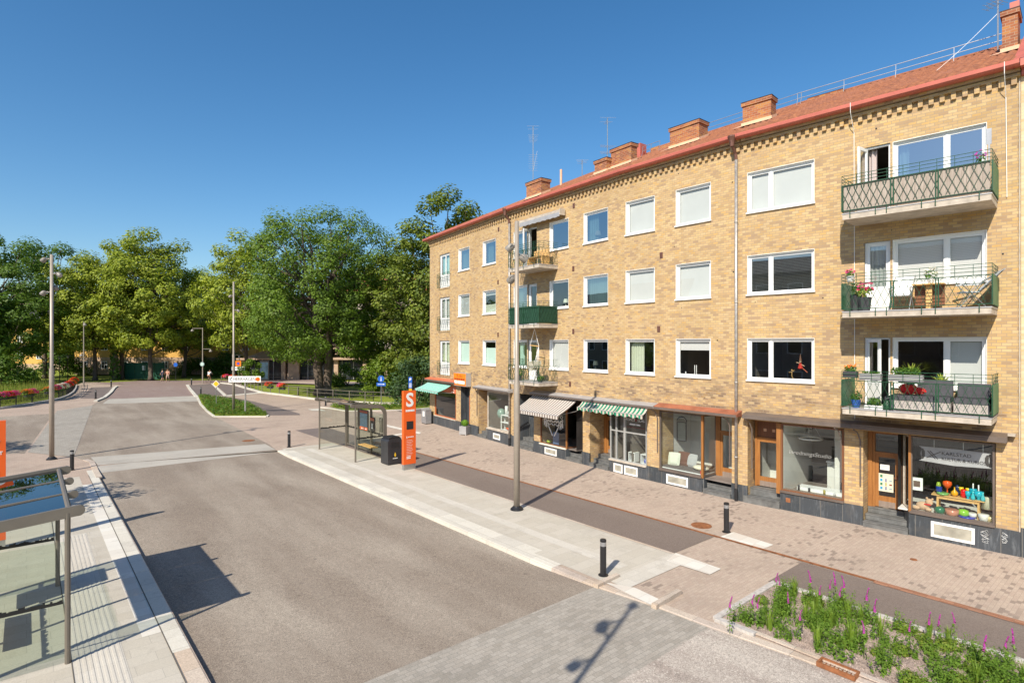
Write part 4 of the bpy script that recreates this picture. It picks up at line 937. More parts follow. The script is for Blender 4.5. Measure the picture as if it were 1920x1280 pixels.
low = [('green_kettle','dark green round enamel pot on the shop window floor',(.01,.14,.07),[(.07,0),(.11,.06),(.10,.13),(.03,.17)],5.52,.22),
 ('clay_basket','terracotta oval basket on the shop window floor',(.48,.20,.13),[(.09,0),(.13,.04),(.14,.15),(.12,.15)],5.80,.20),
 ('green_bowl','lime green round bowl behind the blue dish',(.22,.50,.03),[(.06,0),(.12,.06),(.10,.15),(.03,.17)],6.03,.34),
 ('blue_dish','ultramarine flat oval dish on the shop window floor',(.04,.05,.38),[(.05,0),(.16,.03),(.17,.05),(.05,.03)],6.13,.18),
 ('white_bowl','small white bowl with dark pattern right of the blue dish',(.72,.70,.64),[(.04,0),(.08,.05),(.085,.12),(.07,.12)],6.24,.34),
 ('white_mug','white cup with a blue pattern at the right of the window floor',(.72,.70,.66),[(.06,0),(.09,.05),(.11,.15),(.10,.16)],6.48,.20),
 ('yellow_platter','pale oval dish with a yellow rim in the right window corner',(.70,.55,.25),[(.08,0),(.15,.05),(.17,.12),(.14,.12)],6.60,.34)]
for nm, lb, c, pr, x, y in low: lathe_thing(nm, lb, nm.split('_')[1], 3, x, y, FZ, [(a*1.15, b*1.2) for a, b in pr], col(nm+'_glaze', c, .25))
m = MB(); m.lathe([(.15,0),(.10,.30),(.10,.31)], n=16); o = m.build('lamp_shade', col('cream_shade', (.62,.60,.45), .8), None, LW(3, 6.55, .45, 1.0), 0, True); tag(o, 'cream cone lamp shade at the right end of the curiosity window', 'lamp shade')
m = MB(); m.box(-.14,.14,-.012,.012,0,.36); o = m.build('picture', M_whitep, None, LW(3, 5.0, .14, 1.28), RZ[3]+.1); tag(o, 'white framed picture hanging in the left of the curiosity window', 'picture')
m = MB(); m.box(-.08,.08,-.018,-.0125,.10,.27); m.build('print', col('brown_print', (.16,.11,.09)), o)
tz = fthing('stuffed_bear', 'beige soft bear with a red ribbon lying in the window corner', 'toy', 3, 5.12, .30, .70)
m = MB(); m.ball((0,0,.13),.15,10,0,(1.2,.9,.8)); m.ball((.15,-.02,.26),.10,10); m.ball((.09,0,.36),.035,6); m.ball((.22,0,.35),.035,6); m.ball((.2,-.09,.24),.045,6); m.ball((-.15,-.1,.07),.07,8,0,(1.5,.8,.8)); m.ball((.15,-.12,.07),.065,8,0,(1.3,.8,.8)); m.build('body', col('beige_plush', (.58,.38,.24), .95), tz, smooth=True)
m = MB(); m.tube([(.05,-.1,.2),(.12,-.13,.21),(.2,-.1,.2)], .02, 5); m.build('ribbon', col('red_ribbon', (.7,.02,.02)), tz)
# hanging banner in the curiosity window
bn = fthing('shop_banner', 'grey scroll-shaped board with dark lettering hanging in the curiosity shop window', 'sign', 3, 5.86, .10, 2.36)
m = MB(); pr = [(-.80,-.20),(.0,-.245),(.80,-.20),(.74,-.17),(.76,0),(.74,.17),(.80,.20),(.1,.215),(-.80,.20),(-.74,.17),(-.76,0),(-.74,-.17)]
m.prismy(pr, -.02, .02); m.build('board', pm('grey_board', (.42,.40,.42), .6), bn)
m = MB(); 
for s_ in (-1, 1): m.prismy([(s_*.70,-.15),(s_*.66,-.07),(s_*.66,.07),(s_*.70,.15),(s_*.75,.15),(s_*.735,0),(s_*.75,-.15)], -.026, -.021)
m.add(text_mesh('KARLSTAD', .135, align='LEFT'), TM(-.28, -.024, .065)); m.add(text_mesh('KULTUR & KURIOSA', .125, align='LEFT', sx=.92), TM(-.28, -.024, -.085))
for a, b in (((-.60,.10),(-.42,-.11)),((-.54,.10),(-.36,-.11)),((-.30,.10),(-.62,-.10))): m.tube([(a[0],-.024,a[1]),(b[0],-.024,b[1])], .012, 4)
m.build('lettering', M_dark, bn); m = MB(); [m.tube([(x,0,.2),(x,0,.42)], .006, 4) for x in (-.45,.2,.62)]; m.build('cord', M_whitep, bn)
# posters on the curiosity shop door
po = fthing('poster', 'cream poster with small blue and green glassware pictures on the curiosity shop door', 'poster', 3, 4.15, .575, 1.02)
m = MB(); m.box(-.19,.19,-.004,.004,-.02,.52); m.build('sheet', col('cream_paper', (.70,.66,.50), .8), po); cs = [(.02,.30,.55),(.02,.05,.25),(.25,.35,.4),(.05,.2,.1),(.3,.3,.05),(.2,.03,.03)]
for i in range(10):
    m = MB(); x, z = -.12+.12*(i % 3), .08+.12*(i//3); w_, h_ = ((.03,.04),(.015,.05),(.035,.02))[i % 3]; m.box(x-w_, x+w_, -.009, -.0045, z-h_, z+h_); m.build('printed_picture', col('print_ink', cs[i % 6], .7), po)
pp = fthing('notice', 'small white notice taped to the curiosity shop door', 'notice', 3, 4.12, .575, 1.72); m = MB(); m.box(-.12,.12,-.004,.004,-.07,.09); m.build('paper', M_whitep, pp)
m = MB(); [m.box(-.10, .08-.02*(i % 2), -.006, -.0045, .055-.03*i, .062-.03*i) for i in range(4)]; m.build('print', M_brownm, pp)
# interior studio
for x, y, z, r_, lb in ((1.85,1.1,2.28,.36,'large white ring lamp hanging in the studio window'),(2.85,1.3,2.32,.30,'smaller white ring lamp hanging behind the studio window frame')):
    rl = fthing('ring_lamp', lb, 'lamp', 3, x, y, z, group='ring lamps in the studio'); m = MB(); m.tube([(r_*cos(2*pi*i/32), r_*sin(2*pi*i/32), 0) for i in range(33)], .028, 6, cap=False); m.build('ring', M_whitep, rl, smooth=True); m = MB(); [m.tube([(r_*cos(a),r_*sin(a),0),(0,0,.62)], .004, 3) for a in (0, 2.1, 4.2)]; m.build('wires', M_whitep, rl)
dk = fthing('counter', 'white counter inside the studio behind the lettering', 'counter', 3, 2.75, 1.8, .52); m = MB(); m.box(-.5,.7,-.3,.3,0,.95); m.build('body', M_roomw, dk); m = MB(); m.box(-.53,.73,-.33,.33,.95,1.0); m.build('top', M_winw, dk)
bx = fthing('display_tray', 'white bathtub-like tray on a brown ledge in the studio window', 'display', 3, 2.35, .42, .52)
m = MB(); m.box(-1.0,.78,-.32,-.16,0,.16); m.build('ledge', M_woodg, bx); m = MB(); m.box(-.65,.78,-.15,.32,.0,.26); m.build('tray', M_winw, bx)
for i, (x, h_, c) in enumerate(((1.78,.15,(.03,.03,.03)),(2.1,.10,(.04,.04,.05)),(2.55,.12,(.35,.30,.06)),(2.85,.08,(.5,.5,.5)))): lathe_thing('bottle', ('slim black bottle at the left of the studio window','short black jar in the middle of the studio window','olive yellow pot in the studio window','grey pot at the right of the studio window')[i], 'bottle', 3, x, .2, .69, [(.035,0),(.035,h_),(.02,h_+.02)], col('pot_paint', c))
m = MB(); m.add(text_mesh('InredningsStudio', .19, .001, shear=.2, bold=-.004), TM(2.16, .034, 1.93)); part('window_lettering', m, pm('pale_etched_film', (.45,.45,.43), .6, 0, 0), 3)
# white showroom goods
be = fthing('window_bench', 'dark upholstered bench along the white showroom window', 'bench', 2, 2.75, .55, .52); m = MB(); m.box(-.95,.85,-.42,.42,0,.10); m.build('base', M_winw, be); m = MB(); m.box(-.94,.84,-.40,.40,.10,.17); m.build('seat', pm('taupe_cloth', (.13,.115,.11), .9), be)
def cushion(k, x, y, z, mat, lb, rz=0, s=.24, lean=.35):
    m = MB(); n = 6; V = {}
    for i in range(n+1):
        for j in range(n+1):
            a, b = i/n*2-1, j/n*2-1; t_ = .075*(1-a*a)**.5*(1-b*b)**.5; V[i, j] = (a*s*(1-.06*b*b), t_, b*s*(1-.06*a*a)+s)
    for sg_ in (1, -1):
        for i in range(n):
            for j in range(n):
                q = [V[i,j],V[i+1,j],V[i+1,j+1],V[i,j+1]]; q = [(p[0],p[1]*sg_+p[2]*lean,p[2]) for p in q]; m.face(q[::sg_])
    o = m.build('cushion', mat, None, LW(k, x, y, z), RZ[k]+rz, True); return tag(o, lb, 'cushion', 'cushions on the showroom bench')
cushion(2, 2.12, .42, .69, col('leaf_print', (.60,.62,.52), .9), 'white cushion with a green leaf print on the showroom bench', .3); cushion(2, 2.38, .62, .69, col('brown_plush', (.14,.07,.05), .9), 'dark brown cushion between two pale ones on the showroom bench', .1, .26); cushion(2, 2.72, .66, .69, col('grey_linen', (.40,.40,.40), .9), 'plain grey cushion on the showroom bench', 0, .24)
sk = MB(); sk.ball((0,0,.1),.3,12,0,(1.1,.7,.33)); o = sk.build('sheepskin', col('cream_fleece', (.70,.66,.52), .95), None, LW(2, 3.35, .4, .69), RZ[2], True); tag(o, 'cream fleece heaped at the right end of the showroom bench', 'fleece')
lathe_thing('red_lantern', 'small red glass lantern in the showroom window corner', 'lantern', 2, 3.58, .12, .60, [(.06,0),(.07,.04),(.07,.14),(.05,.16)], col('red_glass', (.75,.01,.01), .2))
mr = fthing('lantern_mirror', 'black arched frame hanging on the showroom side wall', 'mirror', 2, 1.9, 1.3, 1.5, .3); m = MB(); ring(m, -.2, .2, 0, .8, .035, -.03, .03); m.tube([(.2*cos(a),0,.8+.2*sin(a)) for a in [pi*i/8 for i in range(9)]], .02, 5); m.build('frame', M_black, mr); m = MB(); m.face([(-.17,0,.03),(.17,0,.03),(.17,0,.77),(-.17,0,.77)]); m.build('mirror_glass', col('grey_mirror', (.3,.33,.30), .2), mr)
# shelf shop (segment 0)
sh = fthing('display_shelf', 'white two-tier shelf in the window left of the drain pipe', 'shelf', 0, 9.8, .35, .66); m = MB(); [m.box(-.6,.6,-.15,.15,z,z+.035) for z in (0,.42,.82)]; m.build('boards', M_winw, sh); m = MB(); [m.box(x-.02,x+.02,y-.02,y+.02,0,.82) for x in (-.57,.57) for y in (-.12,.12)]; m.build('posts', M_winw, sh)
for i, (nm, lb, c, pr, x, z) in enumerate((('orange_vase','round orange vase on the middle shelf',(.75,.30,.01),[(.05,0),(.13,.08),(.12,.2),(.05,.28)],10.15,1.115),('orange_bowl','shallow orange bowl on the lowest shelf',(.75,.12,.03),[(.06,0),(.16,.08),(.16,.14)],9.85,.70),('white_vase','tall white cylinder vase on the top shelf',(.75,.75,.72),[(.09,0),(.09,.5)],9.6,1.515),('white_teapot','squat white lidded pot on the top shelf',(.7,.72,.70),[(.12,0),(.24,.12),(.2,.25),(.05,.34),(.02,.4)],10.1,1.515),('sage_vase','grey-green round plate standing left of the shelf',(.22,.32,.27),[(.05,.3),(.2,.4),(.26,.6),(.2,.8),(.05,.88)],9.05,.95))): lathe_thing(nm, lb, 'vase', 0, x, .35, z, pr, col(nm+'_glaze', c, .3))
# frame shop pedestals
for i, x in enumerate((.22, .85)):
    m = MB(); ring(m, -.16, .16, 0, .4, .025, -.16, .16); o = m.build('white_box', M_winw, None, LW(2, x, .35, .54), RZ[2]); tag(o, ('open white display box at the left in the framing shop','open white display box at the right in the framing shop')[i], 'display box', 'display boxes in the framing shop')
    lathe_thing('blue_vase', ('small blue vase inside the left white display box','small blue vase inside the right white display box')[i], 'vase', 2, x, .3, .57, [(.04,0),(.06,.08),(.02,.18)], col('blue_glass', (.03,.08,.4)))
# tattoo-like window ornament: white curls and arched lettering, generic
for s_ in (-1, 1):
    orn = MB(); orn.tube([(3.42+s_*.06,.022,1.0),(3.42+s_*.36,.022,1.42)], .026, 4)
    for q in range(5): orn.tube([(3.42+s_*(.60+.11*cos(a+q)), .022, 1.46+.18*sin(a)+.05*q) for a in [pi*i/5 for i in range(7)]], .02, 4)
    orn.tube([(3.42+s_*(.03+.07*i), .022, 1.66+.05*((i*7) % 3)) for i in range(8)], .034, 4); orn.tube([(3.42+s_*(.03+.09*i), .022, 1.50+.05*((i*5) % 3)) for i in range(6)], .02, 4); orn.tube([(3.42+s_*.36,.022,1.42),(3.42+s_*.44,.022,1.7),(3.42+s_*.6,.022,1.5)], .02, 4)
    part('window_ornament', orn, M_whitep, 1)
orn = MB()
for i, ch in enumerate('TATTOO'): x = -.6+i*.24; orn.add(text_mesh(ch, .24), TM(3.42+x, .022, 2.02-.2*x*x))
part('window_lettering', orn, M_whitep, 1)
lathe_thing('lime_plant', 'small lime green plant in the ornamented window', 'plant', 1, 2.75, .3, .53, [(.06,0),(.14,.08),(.10,.15)], col('lime_leaf', (.35,.45,.03)))
fp = fthing('framed_picture', 'blue grey picture leaning under the white ornament', 'picture', 1, 3.35, .25, .54, .1); m = MB(); m.box(-.2,.2,-.01,.01,.02,.6); m.build('picture', col('blue_picture', (.10,.16,.30), .6), fp)
# ================= ROOF THINGS, NEIGHBOUR, BALCONY THINGS =================
def fpx(u, k, dep): # photo column -> distance along wall k at setback dep, and depth from the lens
    p = LW(k, 0, dep); q = _int((0,0), ((u-CX)/F, 1), p[:2], ES[k]); return (q[0]-p[0])*ES[k][0]+(q[1]-p[1])*ES[k][1], q[1]
zroof = lambda b: 12.68+(b+.3)*SL
def set_back(u, v, k):
    best = 0
    for i in range(0, 56):
        b = i*.1; x, Y = fpx(u, k, b)
        if HC+(HZ-v)*Y/F <= zroof(b)+1e-6: return b
    return 5.0
def chimney(k, u0, u1, u2, vt, vb, pot=False):
    b = set_back(u0, vb, k); b = min(b, 4.6); x0, Y = fpx(u0, k, b); x1, Y1 = fpx(u1, k, b); zt = HC+(HZ-vt)*Y/F
    d = .3
    while d < 2.2:
        p = LW(k, x1, b+d); 
        if CX+F*p[0]/p[1] >= u2: break
        d += .03
    zb = zroof(b)
    m = MB(); m.box(x0, x1, b, b+d, zb-.6, zt-.16, skip='b'); c = part('chimney', m, M_chim, k)
    m = MB(); m.box(x0-.045, x1+.045, b-.045, b+d+.045, zt-.16, zt-.02); part('chimney_crown', m, M_chim, k, c)
    m = MB(); m.box(x0-.055, x1+.055, b-.055, b+d+.055, zt-.02, zt); part('chimney_cap', m, M_black, k, c)
    m = MB(); fh = .17; m.box(x0-.04, x1+.04, b-.045, b-.001, zb-.3, zb+fh)
    m.face([(x1+.03,b-.04,zb-.2),(x1+.03,b+d,zroof(b+d)-.2),(x1+.03,b+d,zroof(b+d)+fh),(x1+.03,b-.04,zb+fh)])
    m.face([(x0-.3,b-.35,zroof(b-.35)+.10),(x1+.1,b-.35,zroof(b-.35)+.10),(x1+.1,b-.03,zb+.09),(x0-.04,b-.03,zb+.09)])
    part('flashing', m, M_flash, k, c)
    if pot: m = MB(); m.box((x0+x1)/2-.02, (x0+x1)/2+.2, b+.2, b+.4, zt, zt+.28); part('chimney_pot', m, M_redm, k, c)
    return x0, x1, b, d, zt
ch1 = chimney(1, 987, 1014.9, 1030.8, 343.5, 378); ch2 = chimney(1, 1115, 1137.4, 1147, 302.6, 331); ch3 = chimney(1, 1145.5, 1183.4, 1193.6, 280.9, 320)
ch4 = chimney(2, 1256.1, 1310.6, 1326.5, 241.2, 282.4); ch5 = chimney(3, 1392.5, 1445.5, 1454.8, 193.5, 240.7); ch6 = chimney(3, 1878.8, 1908.4, 1912.8, 22.4, 104, True)
x, Y = fpx(1200, 2, 4.9); m = MB(); m.box(x-.3, x+.25, 4.6, 5.1, zroof(4.6)-.2, zroof(4.9)+.55); part('red_metal_hood', m, M_redm, 2)
x, Y = fpx(1052, 1, 3.4); m = MB(); m.lathe([(.07,zroof(3.4)-.1),(.07,zroof(3.4)+.95)], x, 3.4, 10); part('vent_pipe', m, M_flash, 1)
for k, u, vv in ((3,1552,0),(2,1245,0)):   # low boxes on the ridge
    x, Y = fpx(u, k, 5.5); m = MB(); m.box(x-.7, x+.6, 5.3, 5.9, zroof(5.3), zroof(5.5)+.10); part('ridge_hatch', m, M_chim, k)
# safety rail along the ridge
def rrail(k, xa, xb, b=4.9):
    z = zroof(b); m = MB()
    for dz, r_ in ((.30,.014),(.52,.014)): m.tube([(xa,b,z+dz),(xb,b,z+dz)], r_, 5)
    r = part('roof_safety_rail', m, M_ralum, k); n = max(2, int((xb-xa)/1.7))
    for i in range(n+1):
        x = xa+(xb-xa)*i/n; m = MB(); m.tube([(x,b-.1,z-.03),(x,b,z+.3),(x,b,z+.53)], .013, 4); part('rail_bracket', m, M_ralum, k, r)
rrail(3, .1, 6.9, 5.05); rrail(2, .6, 5.0, 5.05); rrail(1, 5.1, 6.2, 4.5)
# aerials
def yagi(m, x, y, z, L, n, w, axis=0, r=.006):
    m.tube([(x,y-L*.3,z),(x,y+L*.7,z)], r*1.4, 4) if axis else m.tube([(x-L*.3,y,z),(x+L*.7,y,z)], r*1.4, 4)
    for i in range(n):
        f = -.3+1.*i/(n-1); ww = w*(1-.35*i/n)
        if axis: m.tube([(x-ww/2,y+L*f,z),(x+ww/2,y+L*f,z)], r, 4)
        else: m.tube([(x+L*f,y-ww/2,z),(x+L*f,y+ww/2,z)], r, 4)
def aerial(k, u, vt, vb, label, b, parts, white=False):
    x, Y = fpx(u, k, b); zt, zb = HC+(HZ-vt)*Y/F, HC+(HZ-vb)*Y/F; zb = min(zb, zroof(min(b, 5.4)))
    a = thing('roof_aerial', label, 'antenna', LW(k, x, b, zb), 0, 'aerials on the roof'); h = zt-zb
    m = MB(); m.tube([(0,0,-.1),(0,0,h)], .024, 6); m.build('mast', M_ralum if white else M_steel, a)
    for (z, L, n, w, ang) in parts:
        q = MB(); yagi(q, 0, 0, 0, L, n, w, 1); t = MB(); t.add(q, Matrix.Translation((0,0,h*z)) @ Matrix.Rotation(ang, 4, 'Z') @ Matrix.Rotation(radians(0), 4, 'X')); t_ = t.build('antenna_array', M_ralum, a)
    return a
a1 = aerial(1, 999.5, 237, 340, 'tall aerial with a long ladder of rods behind the leftmost chimney', 3.9, [(.99,.5,2,.75,.0),(.86,.5,3,.65,0.),(.80,.5,3,.55,0.)])
x_ = [c for c in COL.objects if c.parent is a1]; m = MB(); m.tube([(0,0,1.5),(.25,0,2.75)], .012, 4)
for i in range(8): m.tube([(-.28,0,1.55+.14*i),(.28,0,1.55+.14*i)], .006, 4)
m.build('antenna_array', M_ralum, a1)
aerial(1, 1139, 222, 322, 'tall aerial with grid panels between the two middle chimneys', 4.2, [(.99,.6,2,.85,0),(.92,.3,3,.3,.4),(.48,.3,4,.9,.2),(.36,.3,4,.9,.1)])
aerial(1, 1091.5, 300, 335, 'short T-shaped aerial beside the roof rail', 4.6, [(.97,.4,3,.7,0),(.85,.3,2,.5,.3)])
a4 = aerial(3, 1871, -60, 96, 'white aerial mast beside the rightmost chimney with a slack white cable', 4.2, [(.62,.5,5,.45,.3),(.57,.5,5,.45,.3),(.8,.9,7,.7,.2)], True)
m = MB(); P0 = a4.location; e = Vector((*ES[3], 0)); io = Vector((*inn(ES[3]), 0))
pts = []
for i in range(21):
    f = i/20; q = -e*4.6*f - io*(3.2*f); pts.append((q.x, q.y, 1.25*(1-f)-1.9*f-1.35*sin(pi*f)*.62-.0))
m.tube(pts, .008, 4); m.build('slack_cable', M_whitep, a4)
for nm, u in (('left',1601),('right',1886)):     # thin white cords down the wall
    x, Y = fpx(u, 3, -.05); m = MB(); m.tube([(x,-.42,12.7),(x,-.40,12.4),(x,-.03,11.9),(x+.02,-.03,9.3 if nm == 'right' else 3.2)], .009, 4); part('wall_cable', m, M_whitep, 3)
m = MB(); m.tube([(LEN[3]-.02,-.02,0),(LEN[3]-.02,-.02,12.3)], .018, 4); part('wall_joint', m, M_conc, 3)
# adjoining paler house at the right
NB = thing('adjoining_building', 'paler brick house wall at the far right edge beyond the joint', 'building', LW(3, LEN[3], 0), RZ[3])
m = MB(); sheet(m, .005, 5, 0, 12.5, .0, [(2.2,3.6,4.2,5.6),(2.2,3.6,7.1,8.5),(2.2,3.6,10,11.4)]); m.face([(5,0,0),(5,9,0),(5,9,12.5),(5,0,12.5)]); m.box(.01, 5, 2, 9, 0, 12.4); m.build('brick_wall', M_brick2, NB)
m = MB(); m.box(.006, 5, -.03, .05, 0, .75); m.build('stone_plinth', M_slate, NB); m = MB(); m.box(.01, 5.2, -.35, .3, 12.52, 12.7); m.box(.02, 5.2, -.12, .3, 12.36, 12.52); m.build('gutter', M_redm, NB)
m = MB(); m.face([(-.12,-.33,12.72),(5.2,-.33,12.72),(5.2,4.5,15.4),(-.12,4.5,15.4)]); m.face([(-.12,-.33,12.5),(-.12,4.5,12.5),(-.12,4.5,15.4),(-.12,-.33,12.72)][::-1]); [m.box(.1+.6*i, .13+.6*i, -.3, -.29, 12.72, 12.78) for i in range(8)]; m.build('metal_roof', M_redm, NB)
for z in (4.2, 7.1, 10.): m = MB(); ring(m, 2.2, 3.6, z, z+1.4, .07, .06, .14); w = m.build('window', M_winw, NB); m = MB(); m.face([(2.27,.1,z+.07),(3.53,.1,z+.07),(3.53,.1,z+1.33),(2.27,.1,z+1.33)]); m.build('pane', M_glassd, w)
# ---- foliage helper
def leaf_mat(name, cols, rough=.55, tr=.35, back=1.35):
    m = NT(name); ge = m.n('NewGeometry'); r = ge.outputs['Random Per Island']; n = len(cols)
    c = m.ramp(r, [(i/(n-1) if n > 1 else 0, q) for i, q in enumerate(cols)]); big = m.noise(.35, 3, .6); c = m.mix(.6, c, m.ramp(big, [(.35, (.72,.74,.7)), (.65, (1.25,1.22,1.1))]), 'MULTIPLY')
    m.l(c, m.p.inputs['Base Color']); m.p.inputs['Roughness'].default_value = rough; m.p.inputs['Specular IOR Level'].default_value = .3
    tl = m.n('BsdfTranslucent'); c2 = m.mix(1., c, (back, back*1.05, back*.4), 'MULTIPLY'); m.l(c2, tl.inputs['Color']); mx = m.n('MixShader'); mx.inputs[0].default_value = tr
    m.l(m.p.outputs[0], mx.inputs[1]); m.l(tl.outputs[0], mx.inputs[2]); m.l(mx.outputs[0], m.out.inputs['Surface']); return m.mat
M_leafp = leaf_mat('plant_leaf', [(.05,.13,.02),(.09,.20,.03),(.14,.24,.04)])
M_leafy = leaf_mat('yellow_green_leaf', [(.30,.38,.05),(.38,.45,.08)])
M_pink = leaf_mat('pink_petals', [(.65,.04,.18),(.75,.12,.30),(.60,.02,.10)], back=1.); M_redf = leaf_mat('red_petals', [(.70,.02,.02),(.75,.10,.03)], back=1.)
M_orgf = leaf_mat('orange_petals', [(.75,.16,.03),(.75,.28,.05)], back=1.); M_whtf = leaf_mat('white_petals', [(.80,.72,.72),(.8,.8,.78)], back=1.); M_magf = leaf_mat('magenta_petals', [(.50,.04,.38),(.58,.08,.50),(.45,.05,.42)], back=1.)
def quad_leaf(m, p, n, s, r, asp=.6, mi=0):
    a = Vector((r.uniform(-1,1), r.uniform(-1,1), r.uniform(-1,1))); n = Vector(n)
    if n.length < 1e-6: n = Vector((0,0,1))
    n.normalize(); t = n.cross(a); 
    if t.length < 1e-3: t = n.cross(Vector((1,.3,.2)))
    t.normalize(); b = n.cross(t); p = Vector(p); t = t*s; b = b*s*asp
    m.face([p-t, p-b*1., p+t, p+b], mi)
def clump(m, c, rad, n, s, r, mi=0, up=.4, sq=(1,1,1)):
    for i in range(n):
        d = Vector((r.gauss(0,1), r.gauss(0,1), r.gauss(0,1))).normalized(); q = rad*r.uniform(.35,1)**.5
        p = Vector(c)+Vector((d.x*q*sq[0], d.y*q*sq[1], d.z*q*sq[2])); nn = (d+Vector((r.uniform(-.6,.6), r.uniform(-.6,.6), up+r.uniform(-.4,.4))))
        quad_leaf(m, p, nn, s*r.uniform(.7,1.3), r, .6, mi)
def potted(name, label, k, x, y, z, potmat, pr, fol, flow=None, rad=.16, h=.2, n=90, s=.04, spiky=False, group=None, box=None):
    t = fthing(name, label, 'plant' if not flow else 'flowers', k, x, y, z, 0, group); m = MB(); r = random.Random(hash(label) % 1000 if 0 else len(label)*7)
    if box: m.box(-box[0]/2, box[0]/2, -box[1]/2, box[1]/2, 0, box[2]); top = box[2]; m.build('planter_box', potmat, t)
    else: m.lathe(pr, n=10); top = pr[-1][1]; m.build('pot', potmat, t, smooth=False)
    m = MB(); W_ = (box[0]/2*.9 if box else 0)
    if spiky:
        for i in range(26):
            a = r.uniform(0, 2*pi); L = r.uniform(.7, 1.2)*h; lean = r.uniform(.2, 1.1); cx = r.uniform(-W_*.3, W_*.3); w_ = .022
            P = [Vector((cx+cos(a)*lean*L*f, sin(a)*lean*L*f, top+L*f*(1-.35*lean*f))) for f in (0,.4,.75,1)]; sd = Vector((-sin(a), cos(a), 0))
            for (p, q, wa, wb) in zip(P, P[1:], (1,.9,.6), (.9,.6,.1)): m.face([p-sd*w_*wa, p+sd*w_*wa, q+sd*w_*wb, q-sd*w_*wb])
    else:
        for i in range(max(1, int(W_/rad*2)) if box else 1):
            cx = 0 if not box else -W_+rad+(2*(W_-rad))*i/max(1, int(W_/rad*2)-1) if int(W_/rad*2) > 1 else 0; clump(m, (cx,0,top+h*.5), rad, n, s, r, sq=(1,.8,h/rad*.7))
    m.build('foliage', fol, t)
    if flow:
        m = MB()
        for i in range(n//4): quad_leaf(m, (r.uniform(-1,1)*(W_ or rad*.9), r.uniform(-1,1)*rad*.8, top+h*r.uniform(.6,1.35)), (r.uniform(-1,1), -1, .8), s*1.1, r, .9); 
        m.build('blossom', flow, t)
    return t
PT = [(.09,0),(.13,.22),(.12,.22)]; M_pot = pm('dark_pot', (.05,.05,.055), .6); M_potw = pm('white_pot', (.65,.65,.63), .5)
FL = [DB[0]+.01, DB[1]+.01, DB[2]+.01]
# lowest wide balcony
potted('flower_box', 'small dark box of orange flowers at the left corner of the lowest wide balcony rail', 3, 3.62, -1.05, FL[2]+.86, M_pot, None, M_leafp, M_orgf, .10, .16, 60, .035, box=(.36,.2,.18))
potted('window_box', 'shorter grey planter hung inside the lowest wide balcony rail', 3, 4.15, -1.15, FL[2]+.82, M_zincw, None, M_leafp, None, .07, .06, 18, .03, box=(.52,.2,.18))
potted('window_box', 'longer grey planter with bushy green plants on the lowest wide balcony rail', 3, 4.98, -1.15, FL[2]+.82, M_zincw, None, M_leafp, None, .10, .18, 70, .035, box=(.78,.2,.18))
potted('spiky_plant', 'yellow-green spiky plant rising behind the long grey planter', 3, 5.05, -.95, FL[2]+.72, M_pot, PT, M_leafy, None, .2, .42, spiky=True)
potted('spiky_plant', 'small spiky green plant on the window sill of the lowest balcony', 3, 5.62, -.10, FL[2]+.66, M_potw, [(.05,0),(.06,.08)], M_leafy, None, .1, .30, spiky=True)
potted('potted_plant', 'green plant in a blue pot at the left of the lowest balcony floor', 3, 3.72, -.9, FL[2], col('blue_pot', (.03,.10,.35)), PT, M_leafp, None, .16, .22)
potted('potted_plant', 'low green herbs in a white box on the lowest balcony floor', 3, 4.2, -1.0, FL[2], M_potw, None, M_leafp, None, .12, .2, 70, .04, box=(.45,.2,.1))
lathe_thing('watering_can', 'green rounded watering can on the lowest balcony floor', 'watering can', 3, 4.5, -.95, FL[2], [(.10,0),(.11,.14),(.06,.22),(.05,.26)], M_green)
def sofa(x, w, lb, arm, back=.42):
    t = fthing('outdoor_sofa', lb, 'sofa', 3, x, -.62, FL[2], 0, 'sofas on the lowest balcony'); m = MB(); m.box(-w/2, w/2, -.35, .30, .05, .28); m.build('base', pm('grey_weave', (.40,.36,.33), .8, 0, .2, 20), t)
    m = MB(); m.box(-w/2+.01, w/2-.01, -.36, .28, .285, .42); m.build('seat_cushion', M_dkc, t); m = MB(); m.box(-w/2+arm, w/2-.02, .14, .30, .43, .43+back); m.build('back_cushion', M_dkc, t); return t
M_dkc = pm('charcoal_cloth', (.075,.075,.085), .9, 0, .15, 8)
sofa(5.25, 1.35, 'wide charcoal garden sofa with pale base on the lowest balcony', .55); sofa(6.35, .72, 'single charcoal garden seat at the right end of the lowest balcony', .02, .36)
m = MB()
for i in range(7):
    for j in range(5): 
        pass
m.ball((0,0,.16), .2, 8, 0, (1.2,.5,.8)); m.ball((.25,-.05,.12), .16, 8, 0, (1.1,.5,.6)); o = m.build('red_cushion', pm('red_cloth', (.72,.03,.03), .9, 0, .3, 14), None, LW(3, 4.95, -.68, FL[2]+.43), RZ[3]); tag(o, 'crumpled red and white cushion on the wide balcony sofa', 'cushion')
lathe_thing('dark_stool', 'dark round pouf left of the sofa on the lowest balcony', 'stool', 3, 4.55, -.5, FL[2], [(.18,0),(.22,.1),(.22,.3),(.15,.36)], M_dkc)
